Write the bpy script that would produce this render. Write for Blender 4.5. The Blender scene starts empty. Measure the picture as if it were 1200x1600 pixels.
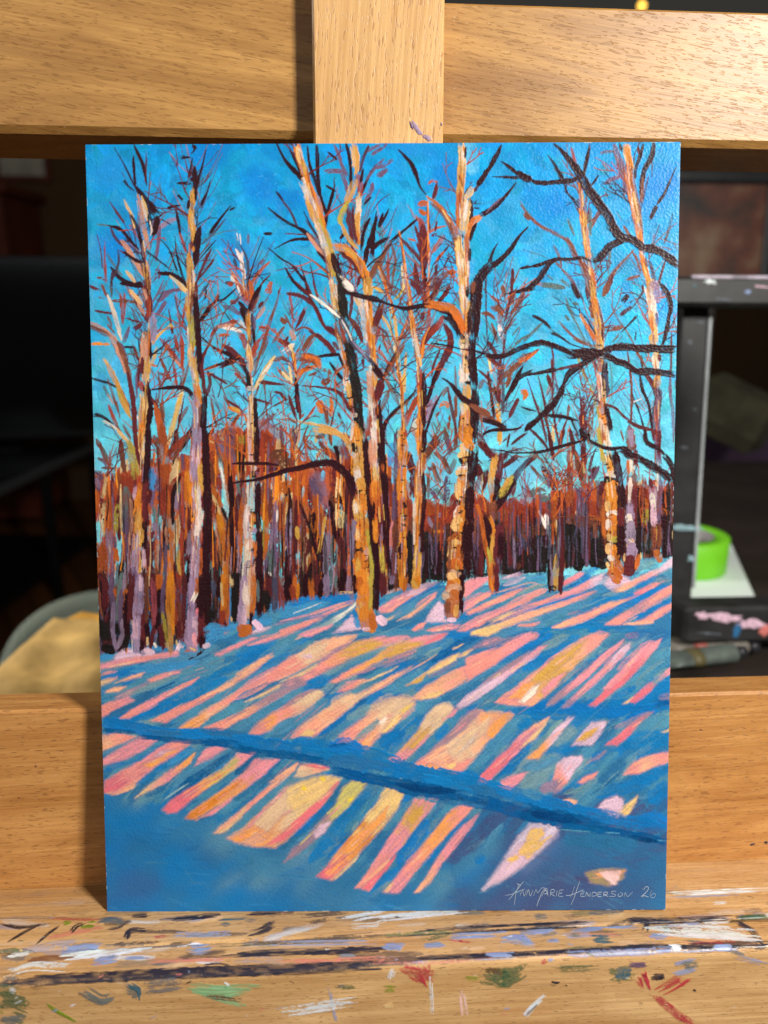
import bpy, math, random
import numpy as np
from mathutils import Vector, Matrix

scene = bpy.context.scene
C = scene.collection
R = math.radians

# ---------------------------------------------------------------- camera
PITCH, YAW, FPX = R(8.75), R(3.7), 1202.0          # focal length in pixels of the 1200 x 1600 photograph
CAM = np.array([0.0, 0.0, 1.30])
cam_data = bpy.data.cameras.new("camera")
cam = bpy.data.objects.new("camera", cam_data)
C.objects.link(cam)
TILT = R(7.5)                                       # the easel leans back; camera and easel are laid out in the easel's own upright frame and leaned together
LEAN = Matrix.Translation((0, 0, 1.30)) @ Matrix.Rotation(-TILT, 4, 'X') @ Matrix.Translation((0, 0, -1.30))
cam.matrix_world = LEAN @ Matrix.Translation(CAM) @ Matrix.Rotation(-YAW, 4, 'Z') @ Matrix.Rotation(R(90) - PITCH, 4, 'X')
cam_data.sensor_fit = 'VERTICAL'
cam_data.sensor_height = 36.0
cam_data.lens = FPX / 1600 * 36.0
cam_data.clip_start, cam_data.clip_end = 0.01, 100
cam_data.dof.use_dof = True
cam_data.dof.focus_distance = 0.409
cam_data.dof.aperture_fstop = 5.6
scene.camera = cam

# ---------------------------------------------------------------- light: a room with one bright window to the right, in front of the easel
world = bpy.data.worlds.new("World")
scene.world = world
world.use_nodes = True
bg = world.node_tree.nodes["Background"]
bg.inputs[0].default_value = (1.0, 0.93, 0.82, 1)
bg.inputs[1].default_value = 0.035

def area(name, loc, target, size, size_y, energy, colour, spread=180):
    l = bpy.data.lights.new(name, 'AREA')
    l.shape = 'RECTANGLE'; l.size = size; l.size_y = size_y
    l.energy = energy; l.color = colour; l.spread = R(spread)
    o = bpy.data.objects.new(name, l); C.objects.link(o)
    loc, target = LEAN @ Vector(loc), LEAN @ Vector(target)
    o.location = loc
    o.rotation_euler = (target - loc).to_track_quat('-Z', 'Y').to_euler()
    return o
area("window_light", (0.80, -0.49, 1.92), (0.03, 0.41, 1.24), 0.20, 0.24, 33, (1.0, 0.965, 0.90))
area("room_light", (-0.9, -1.6, 2.1), (0.0, 0.41, 1.2), 1.8, 1.6, 9.5, (0.90, 0.95, 1.0))

area("chair_fill_light", (-1.9, 0.9, 2.2), (-0.38, 1.15, 0.95), 0.5, 0.8, 7, (1.0, 0.97, 0.92), 70)  # unseen fill lamp added to brighten the chair and envelopes

vs = scene.view_settings
vs.view_transform = 'Standard'; vs.look = 'None'; vs.gamma = 1; vs.exposure = 0.0
vs.use_curve_mapping = False

# ---------------------------------------------------------------- helpers
FW = np.array([math.sin(YAW) * math.cos(PITCH), math.cos(YAW) * math.cos(PITCH), -math.sin(PITCH)])
RT = np.array([math.cos(YAW), -math.sin(YAW), 0.0])
UP = np.cross(RT, FW)
def ray(px, py): return FW + RT * ((px - 600) / FPX) + UP * ((800 - py) / FPX)
def at(px, py, d): return CAM + ray(px, py) * d                       # a photograph pixel at a depth
def on(px, py, axis, v):                                              # a photograph pixel on a plane
    r = ray(px, py); return CAM + r * ((v - CAM[axis]) / r[axis])

rng = np.random.default_rng(7)
random.seed(7)

def tag(o, label=None, cat=None, group=None, kind=None):
    if label: o["label"] = label
    if cat: o["category"] = cat
    if group: o["group"] = group
    if kind: o["kind"] = kind
    return o
def empty(name, loc=(0, 0, 0), rot=(0, 0, 0)):
    o = bpy.data.objects.new(name, None); C.objects.link(o)
    o.location = loc; o.rotation_euler = rot
    o.empty_display_size = 0.02
    return o
class MB:
    def __init__(s): s.v = []; s.f = []; s.sm = []
    def add(s, vs, fs, smooth=False):
        b = len(s.v); s.v += [tuple(v) for v in vs]
        s.f += [tuple(i + b for i in f) for f in fs]; s.sm += [smooth] * len(fs); return s
    def box(s, x0, x1, y0, y1, z0, z1, c=0.0):
        """box with bevelled edges (c): 24 corner points"""
        if c <= 0:
            v = [(x, y, z) for x in (x0, x1) for y in (y0, y1) for z in (z0, z1)]
            return s.add(v, [(0,1,3,2),(4,6,7,5),(0,4,5,1),(2,3,7,6),(0,2,6,4),(1,5,7,3)])
        import itertools
        pts = {}; v = []
        for ix, iy, iz in itertools.product((0, 1), repeat=3):
            p = [(x0, x1)[ix], (y0, y1)[iy], (z0, z1)[iz]]
            q = [(-1, 1)[1 - ix] * c, (-1, 1)[1 - iy] * c, (-1, 1)[1 - iz] * c]
            for a in range(3):
                pp = [p[k] + (q[k] if k != a else 0) for k in range(3)]
                pts[(ix, iy, iz, a)] = len(v); v.append(tuple(pp))
        f = []
        for a in range(3):
            b, d = (a + 1) % 3, (a + 2) % 3
            for sd in (0, 1):
                def k(i, j):
                    t = [0, 0, 0]; t[a] = sd; t[b] = i; t[d] = j; return pts[(*t, a)]
                q = [k(0,0), k(1,0), k(1,1), k(0,1)]
                f.append(tuple(q if sd else q[::-1]))
        for a in range(3):
            b, d = (a + 1) % 3, (a + 2) % 3
            for i in (0, 1):
                for j in (0, 1):
                    t0 = [0, 0, 0]; t0[b] = i; t0[d] = j; t1 = list(t0); t1[a] = 1
                    f.append((pts[(*t0, b)], pts[(*t0, d)], pts[(*t1, d)], pts[(*t1, b)]))
        for ix, iy, iz in itertools.product((0, 1), repeat=3):
            f.append(tuple(pts[(ix, iy, iz, a)] for a in range(3)))
        return s.add(v, f)
    def lathe(s, prof, n=48, smooth=True, close=False):
        vs = []; m = len(prof)
        for i in range(n):
            a = 2 * math.pi * i / n
            vs += [(r * math.cos(a), r * math.sin(a), z) for r, z in prof]
        fs = []
        for i in range(n):
            j = (i + 1) % n
            for k in range(m if close else m - 1):
                k2 = (k + 1) % m
                fs.append((i * m + k, j * m + k, j * m + k2, i * m + k2))
        return s.add(vs, fs, smooth)
    def build(s, name, mat, parent=None, loc=None, rot=None):
        me = bpy.data.meshes.new(name); me.from_pydata(s.v, [], s.f)
        me.polygons.foreach_set("use_smooth", s.sm)
        me.update()
        import bmesh
        b = bmesh.new(); b.from_mesh(me); bmesh.ops.recalc_face_normals(b, faces=b.faces); b.to_mesh(me); b.free()
        if mat: me.materials.append(mat)
        o = bpy.data.objects.new(name, me); C.objects.link(o)
        if parent: o.parent = parent
        if loc is not None: o.location = loc
        if rot is not None: o.rotation_euler = rot
        return o

# ---------------------------------------------------------------- materials
def lin(c):
    c = np.asarray(c, float) / 255.0
    return np.where(c <= 0.04045, c / 12.92, ((c + 0.055) / 1.055) ** 2.4)
def new_mat(name):
    m = bpy.data.materials.new(name); m.use_nodes = True
    nt = m.node_tree
    return m, nt, nt.nodes["Principled BSDF"]
def node(nt, t, **kw):
    n = nt.nodes.new(t)
    for k, v in kw.items(): setattr(n, k, v)
    return n
def plain(name, rgb, rough=0.6, var=0.15, scale=30, spec=0.4, metal=0.0, bump=0.0):
    m, nt, b = new_mat(name)
    tc = node(nt, "ShaderNodeTexCoord"); nz = node(nt, "ShaderNodeTexNoise")
    nz.inputs["Scale"].default_value = scale; nz.inputs["Detail"].default_value = 5
    nt.links.new(tc.outputs["Object"], nz.inputs["Vector"])
    cr = node(nt, "ShaderNodeValToRGB")
    l = lin(rgb)
    cr.color_ramp.elements[0].position = 0.3; cr.color_ramp.elements[0].color = (*(l * (1 - var)), 1)
    cr.color_ramp.elements[1].position = 0.7; cr.color_ramp.elements[1].color = (*np.minimum(l * (1 + var), 1), 1)
    nt.links.new(nz.outputs["Fac"], cr.inputs[0]); nt.links.new(cr.outputs[0], b.inputs["Base Color"])
    b.inputs["Roughness"].default_value = rough; b.inputs["Metallic"].default_value = metal
    b.inputs["Specular IOR Level"].default_value = spec
    if bump:
        bp = node(nt, "ShaderNodeBump"); bp.inputs["Strength"].default_value = 0.5; bp.inputs["Distance"].default_value = bump
        nt.links.new(nz.outputs["Fac"], bp.inputs["Height"]); nt.links.new(bp.outputs[0], b.inputs["Normal"])
    return m

def beech(name, axis, light=(214, 164, 98), dark=(176, 120, 62), fleck=(120, 74, 36), painted=False, fig=1.0, seed=0.0, rough=0.42, fleckiness=0.6, slant=0.0, fl_len=1.0):
    """beech wood: broad figure, fine grain lines and the short dark flecks of the rays, all running along one axis"""
    m, nt, b = new_mat(name)
    L = nt.links.new
    tc = node(nt, "ShaderNodeTexCoord")
    def mapped(along, across, off=0.0):
        mp = node(nt, "ShaderNodeMapping")
        s = [across] * 3; s[axis] = along
        mp.inputs["Scale"].default_value = s
        mp.inputs["Location"].default_value = (off + seed, off * 1.7 + seed, off * 0.6)
        r_ = [0, 0, 0]; r_[1] = slant
        pre = node(nt, "ShaderNodeMapping"); pre.inputs["Rotation"].default_value = r_
        L(tc.outputs["Object"], pre.inputs["Vector"]); L(pre.outputs[0], mp.inputs["Vector"]); return mp
    def noise(mp, scale, detail, rough=0.5, dist=0.0):
        n = node(nt, "ShaderNodeTexNoise")
        n.inputs["Scale"].default_value = scale; n.inputs["Detail"].default_value = detail
        n.inputs["Roughness"].default_value = rough; n.inputs["Distortion"].default_value = dist
        L(mp.outputs[0], n.inputs["Vector"]); return n
    def ramp(src, p0, p1, c0=(0, 0, 0, 1), c1=(1, 1, 1, 1)):
        r = node(nt, "ShaderNodeValToRGB")
        r.color_ramp.elements[0].position = p0; r.color_ramp.elements[0].color = c0
        r.color_ramp.elements[1].position = p1; r.color_ramp.elements[1].color = c1
        L(src, r.inputs[0]); return r
    def mix(fac, a, c, mode='MIX'):
        x = node(nt, "ShaderNodeMix", data_type='RGBA', blend_type=mode)
        if isinstance(fac, float): x.inputs[0].default_value = fac
        else: L(fac, x.inputs[0])
        for s, v in ((6, a), (7, c)):
            if isinstance(v, tuple): x.inputs[s].default_value = v
            else: L(v, x.inputs[s])
        return x
    la, da, fa = [(*lin(c), 1) for c in (light, dark, fleck)]
    figure = noise(mapped(7 * fig, 36 * fig, 3.1), 1.0, 5, 0.6, 1.6)
    grain = noise(mapped(14, 620, 9.2), 1.0, 3, 0.6)
    fl = noise(mapped(250 / fl_len, 1300, 21.0), 1.0, 1.5, 0.4)
    fl2 = noise(mapped(150 / fl_len, 900, 5.5), 1.0, 1.0, 0.4)
    c1 = ramp(figure.outputs["Fac"], 0.34, 0.66, da, la)
    gr = ramp(grain.outputs["Fac"], 0.25, 0.8)
    c2 = mix(gr.outputs[0], (0.72, 0.65, 0.58, 1), (1.08, 1.08, 1.08, 1)); 
    c3 = mix(1.0, c1.outputs[0], c2.outputs[2], 'MULTIPLY')
    f1 = ramp(fl.outputs["Fac"], 0.63, 0.70)
    f2 = ramp(fl2.outputs["Fac"], 0.66, 0.71)
    fm = node(nt, "ShaderNodeMath", operation='MAXIMUM'); L(f1.outputs[0], fm.inputs[0]); L(f2.outputs[0], fm.inputs[1])
    fs = node(nt, "ShaderNodeMath", operation='MULTIPLY'); L(fm.outputs[0], fs.inputs[0]); fs.inputs[1].default_value = fleckiness
    c4 = mix(fs.outputs[0], c3.outputs[2], fa)
    dust = noise(mapped(700, 700, 1.0), 1.0, 2)
    dm = ramp(dust.outputs["Fac"], 0.68, 0.78)
    dv = node(nt, "ShaderNodeMath", operation='MULTIPLY'); L(dm.outputs[0], dv.inputs[0]); dv.inputs[1].default_value = 0.22
    c5 = mix(dv.outputs[0], c4.outputs[2], (0.75, 0.68, 0.58, 1))
    col = c5.outputs[2]
    h = node(nt, "ShaderNodeMath", operation='MULTIPLY_ADD')
    L(fm.outputs[0], h.inputs[0]); h.inputs[1].default_value = -0.8; L(gr.outputs[0], h.inputs[2])
    hd = node(nt, "ShaderNodeMath", operation='MULTIPLY_ADD'); L(dm.outputs[0], hd.inputs[0]); hd.inputs[1].default_value = 0.8; L(h.outputs[0], hd.inputs[2])
    bp = node(nt, "ShaderNodeBump"); bp.inputs["Strength"].default_value = 0.55; bp.inputs["Distance"].default_value = 0.00016
    L(hd.outputs[0], bp.inputs["Height"]); L(bp.outputs[0], b.inputs["Normal"])
    b.inputs["Roughness"].default_value = rough
    b.inputs["Specular IOR Level"].default_value = 0.4
    if painted:
        at_ = node(nt, "ShaderNodeAttribute", attribute_name="paint")
        x = mix(at_.outputs["Alpha"], col, at_.outputs["Color"]); col = x.outputs[2]
    L(col, b.inputs["Base Color"])
    return m

# ---------------------------------------------------------------- a brush that lays paint on a grid (colour, cover, relief)
PIG = dict(
 dk=(44,16,22), mr=(92,34,38), pb=(72,46,62), br=(116,64,46), rd=(150,56,36), ru=(172,80,36), gr=(84,98,98), sl=(62,62,80),
 mv=(104,80,106), li=(146,122,146), oc=(212,160,72), oc2=(198,144,78), cr=(228,190,134), cr2=(228,190,150), wh=(224,210,200), wh2=(240,224,204),
 sa2=(194,132,106), lp=(222,184,202), **{'or':(222,130,34)}, or2=(196,100,36), or3=(244,160,84), ol=(168,146,60), ol2=(160,140,92), bk=(34,28,26),
 sk=(34,140,204), sk2=(98,180,212), sk3=(146,178,186), pk=(232,190,186), pk2=(232,112,122), pn=(234,144,152), pn2=(150,70,80), sa=(240,146,132), pe=(244,172,132),
 ye=(238,196,124), ye2=(246,206,50), ye3=(206,190,104), ye4=(232,184,98), rs=(158,126,140), gb=(112,146,156), lp2=(216,196,214), li2=(130,130,170),
 b1=(20,114,178), b2=(74,134,164), b3=(8,84,140), b4=(42,104,150), b5=(66,80,122), b6=(62,138,188), b6b=(20,120,190), n3=(4,56,104), pu=(84,66,98),
 pw=(222,230,238), pl=(134,150,190), pg=(92,100,108), pk3=(214,120,112), pd=(44,40,52), gn=(58,92,64), gn2=(140,180,130), gn3=(120,138,40), rr=(176,60,66), tl=(70,100,110))
def noise2(n, cells, g):
    a = g.random((cells, cells)); a = np.pad(a, ((0, 1), (0, 1)), mode='wrap')
    t = np.linspace(0, cells, n, endpoint=False); i = t.astype(int); f = t - i; f = f * f * (3 - 2 * f)
    r = a[i][:, :] * (1 - f)[:, None] + a[i + 1][:, :] * f[:, None]
    return r[:, i] * (1 - f)[None, :] + r[:, i + 1] * f[None, :]
NT = 512
NZ = [noise2(NT, c, rng) for c in (16, 48, 128, 256)]
BR = noise2(NT, 170, rng) * 0.6 + noise2(NT, 60, rng) * 0.4        # bristle pattern
def catmull(P, step):
    P = np.asarray(P, float)
    if len(P) == 1: P = np.array([P[0] - [0.6, 0.3], P[0] + [0.6, 0.3]])
    Q = np.vstack([2 * P[0] - P[1], P, 2 * P[-1] - P[-2]])
    out = []
    for i in range(1, len(Q) - 2):
        n = max(1, int(np.linalg.norm(Q[i + 1] - Q[i]) / step))
        t = np.linspace(0, 1, n, endpoint=False)[:, None]
        p0, p1, p2, p3 = Q[i - 1], Q[i], Q[i + 1], Q[i + 2]
        out.append(0.5 * (2 * p1 + (p2 - p0) * t + (2 * p0 - 5 * p1 + 4 * p2 - p3) * t ** 2 + (3 * p1 - p0 - 3 * p2 + p3) * t ** 3))
    out.append(P[-1:]); return np.vstack(out)
class Canvas:
    def __init__(s, w, h, base, alpha=1.0):
        s.w, s.h = w, h
        s.col = np.empty((h, w, 3), np.float32); s.col[:] = lin(base)
        s.a = np.full((h, w), alpha, np.float32)
        s.z = np.zeros((h, w), np.float32)
        s.id = np.zeros((h, w), np.int16)
    def stroke(s, P, width, col, flags='', pid=0, alpha=1.0, thick=1.0, g=rng, opaque=False):
        S = catmull(P, 3.0); n = len(S)
        seg = np.diff(S, axis=0); L = np.linalg.norm(seg, axis=1) + 1e-6; cum = np.concatenate([[0], np.cumsum(L)]); T = cum[-1]
        u = cum / max(T, 1e-6)
        r = np.full(n, width / 2.0)
        k = 0.22
        if 'o' in flags or 's' in flags: r *= 0.92 + 0.08 * np.sin(np.pi * u)
        else:
            lo = np.clip(u / k, 0, 1) ** 0.7; hi = np.clip((1 - u) / k, 0, 1) ** 0.7
            if '<' in flags: r *= 0.22 + 0.78 * np.clip(u / 0.75, 0, 1) ** 0.8
            elif '>' in flags: r *= 0.22 + 0.78 * np.clip((1 - u) / 0.75, 0, 1) ** 0.8
            else: r *= 0.3 + 0.7 * np.minimum(lo, hi)
        r *= 1 + 0.10 * np.interp(np.arange(n), np.linspace(0, n, 8), g.uniform(-1, 1, 8))
        r = np.maximum(r, 0.55)
        soft = 0.75 if 's' in flags else (0.45 if 'h' in flags else 0.0)
        pad = r.max() * 1.5 + 3
        x0, y0 = np.floor(S.min(0) - pad).astype(int); x1, y1 = np.ceil(S.max(0) + pad).astype(int)
        x0 = max(x0, 0); y0 = max(y0, 0); x1 = min(x1, s.w); y1 = min(y1, s.h)
        if x1 <= x0 or y1 <= y0: return
        W, H = x1 - x0, y1 - y0
        dn = np.full((H, W), 9.0, np.float32); sn = np.zeros((H, W), np.float32); tt = np.zeros((H, W), np.float32); rr = np.ones((H, W), np.float32)
        for i in range(n - 1):
            m = max(r[i], r[i + 1]) * 1.5 + 3
            ax0 = int(max(min(S[i, 0], S[i + 1, 0]) - m - x0, 0)); ax1 = int(min(max(S[i, 0], S[i + 1, 0]) + m - x0 + 1, W))
            ay0 = int(max(min(S[i, 1], S[i + 1, 1]) - m - y0, 0)); ay1 = int(min(max(S[i, 1], S[i + 1, 1]) + m - y0 + 1, H))
            if ax1 <= ax0 or ay1 <= ay0: continue
            X = np.arange(ax0, ax1)[None, :] + x0 - S[i, 0]; Y = np.arange(ay0, ay1)[:, None] + y0 - S[i, 1]
            d = seg[i] / L[i]
            t = np.clip(X * d[0] + Y * d[1], 0, L[i])
            ex = X - t * d[0]; ey = Y - t * d[1]
            dist = np.sqrt(ex * ex + ey * ey)
            rl = r[i] + (r[i + 1] - r[i]) * t / L[i]
            q = dist / rl
            sub = (slice(ay0, ay1), slice(ax0, ax1))
            b = q < dn[sub]
            dn[sub] = np.where(b, q, dn[sub]); sn[sub] = np.where(b, (X * d[1] - Y * d[0]), sn[sub])
            tt[sub] = np.where(b, cum[i] + t, tt[sub]); rr[sub] = np.where(b, rl, rr[sub])
        ox, oy = g.integers(0, NT, 2)
        yy = (np.arange(y0, y1) + oy) % NT; xx = (np.arange(x0, x1) + ox) % NT
        n1 = NZ[1][np.ix_(yy, xx)]; n2 = NZ[2][np.ix_(yy, xx)]; n3 = NZ[3][np.ix_(yy, xx)]
        edge = (n1 - 0.5) * 0.30 + (n2 - 0.5) * 0.28 + (n3 - 0.5) * 0.15
        e = np.maximum(soft, 0.75 / rr)
        cov = np.clip((1.0 + e * 0.5 - dn - edge) / e, 0, 1); cov = cov * cov * (3 - 2 * cov)
        # bristles run along the stroke
        bi = ((sn * 2.6).astype(int) + ox) % NT; bj = ((tt * 0.35).astype(int) + oy) % NT
        b = BR[bi, bj]
        if not soft and T > 1.6 * width:                                          # ragged lift-off at both ends
            te = np.minimum(tt, T - tt)
            cov = cov * np.clip(te / (1.1 * rr) + (b - 0.38) * 2.4, 0, 1)
        if 'd' in flags:
            cov = cov * np.clip((b * 0.7 + n3 * 0.5 + n2 * 0.3 - 0.42) * 3.2, 0, 1)
        elif soft:
            cov = cov * np.clip(0.72 + (b - 0.5) * 0.9 + (n3 - 0.5) * 0.5, 0.25, 1)
        else:
            cov = cov * (np.clip(1.05 + (b - 0.5) * 0.5, 0.8, 1) if opaque else np.clip(0.93 + (b - 0.55) * 0.7 + (n1 - 0.5) * 0.55, 0.4, 1))
        cov = cov * alpha
        sub = (slice(y0, y1), slice(x0, x1))
        l = lin(col) if not isinstance(col, np.ndarray) else col
        shade = 1 + (b - 0.5) * 0.34 + (n1 - 0.5) * 0.22 + g.uniform(-0.06, 0.06)
        c = l[None, None, :] * shade[..., None]
        tint = 1 + g.uniform(-0.05, 0.05, 3)
        c = np.clip(c * tint, 0.002, 0.95)
        k3 = cov[..., None]
        s.col[sub] = s.col[sub] * (1 - k3) + c * k3
        s.a[sub] = np.maximum(s.a[sub], cov)
        ridge = np.exp(-((dn - 0.85) / 0.22) ** 2) * 0.35
        hgt = (0.45 + (b - 0.5) * 1.1 + ridge) * thick * (0.35 if soft else 1.0) * np.clip(rr / 4, 0.5, 1.3)
        s.z[sub] = s.z[sub] * (1 - cov * 0.6) + hgt * cov
        s.id[sub] = np.where(cov > 0.5, pid, s.id[sub])
    def poly(s, P, cols, soft, pid=0, alpha=0.96, thick=0.8, g=rng):
        """an area of light worked with strokes along its length; cols run from the first point to the far end"""
        P = np.asarray(P, float); n = len(P)
        far = P[np.argmax(((P - P[0]) ** 2).sum(1))]; ax = far - P[0]; AL = np.linalg.norm(ax) + 1e-6; ax /= AL
        pad = soft + 4
        x0, y0 = np.maximum(np.floor(P.min(0) - pad).astype(int), 0); x1, y1 = np.ceil(P.max(0) + pad).astype(int)
        x1 = min(x1, s.w); y1 = min(y1, s.h)
        if x1 <= x0 or y1 <= y0: return
        Y, X = np.mgrid[y0:y1, x0:x1].astype(float)
        d = np.full(X.shape, 1e9); ins = np.zeros(X.shape, bool)
        for i in range(n):
            a, b = P[i], P[(i + 1) % n]; e = b - a; L2 = e @ e + 1e-9
            t = np.clip(((X - a[0]) * e[0] + (Y - a[1]) * e[1]) / L2, 0, 1)
            d = np.minimum(d, np.hypot(X - a[0] - t * e[0], Y - a[1] - t * e[1]))
            c = (a[1] > Y) != (b[1] > Y)
            with np.errstate(divide='ignore', invalid='ignore'):
                ins ^= c & (X < (b[0] - a[0]) * (Y - a[1]) / (b[1] - a[1]) + a[0])
        sd = np.where(ins, d, -d)
        u = (X - P[0][0]) * ax[0] + (Y - P[0][1]) * ax[1]; v = (X - P[0][0]) * ax[1] - (Y - P[0][1]) * ax[0]
        ox, oy = g.integers(0, NT, 2)
        yy = (np.arange(y0, y1) + oy) % NT; xx = (np.arange(x0, x1) + ox) % NT
        n1 = NZ[1][np.ix_(yy, xx)]; n2 = NZ[2][np.ix_(yy, xx)]; n3 = NZ[3][np.ix_(yy, xx)]
        b = BR[((v * 2.2).astype(int) + ox) % NT, ((u * 0.22).astype(int) + oy) % NT]
        sd = sd + (b - 0.5) * 2.6 + (n2 - 0.5) * 1.6
        cov = np.clip(sd / soft + 0.5, 0, 1); cov = cov * cov * (3 - 2 * cov) * np.clip(0.95 + (b - 0.55) * 0.6 + (n3 - 0.5) * 0.2, 0.6, 1) * alpha
        L = np.array([lin(PIG[c]) for c in cols]); k = len(L)
        q = np.clip((u / AL + (b - 0.5) * 0.25 + (n1 - 0.5) * 0.2) * k - 0.5, 0, k - 1); i0 = np.minimum(q.astype(int), max(k - 2, 0)); f = (q - i0)[..., None]
        c = L[i0] * (1 - f) + L[np.minimum(i0 + 1, k - 1)] * f
        c = np.clip(c * (1 + (b - 0.5) * 0.24 + (n1 - 0.5) * 0.16)[..., None], 0.002, 0.95)
        sub = (slice(y0, y1), slice(x0, x1)); k3 = cov[..., None]
        s.col[sub] = s.col[sub] * (1 - k3) + c * k3
        s.z[sub] = s.z[sub] * (1 - cov * 0.6) + (0.4 + (b - 0.5) * 1.0) * thick * cov * 0.8
        s.id[sub] = np.where(cov > 0.5, pid, s.id[sub])
def parse(txt):
    lists = []
    for ln in txt.strip().splitlines():
        t = ln.split()
        if not t: continue
        if t[0] == '#':
            lists.append((t[1], float(t[2]), float(t[3]), float(t[4]), []))
        elif t[0][0] == '@': lists[-1][4].append(t[0][1:])
        else:
            fl = '' if ',' in t[2] else t[2]
            pts = [tuple(map(float, q.split(','))) for q in t[(3 if fl else 2):]]
            lists[-1][4].append((t[0], float(t[1]), fl, pts))
    return lists

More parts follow.
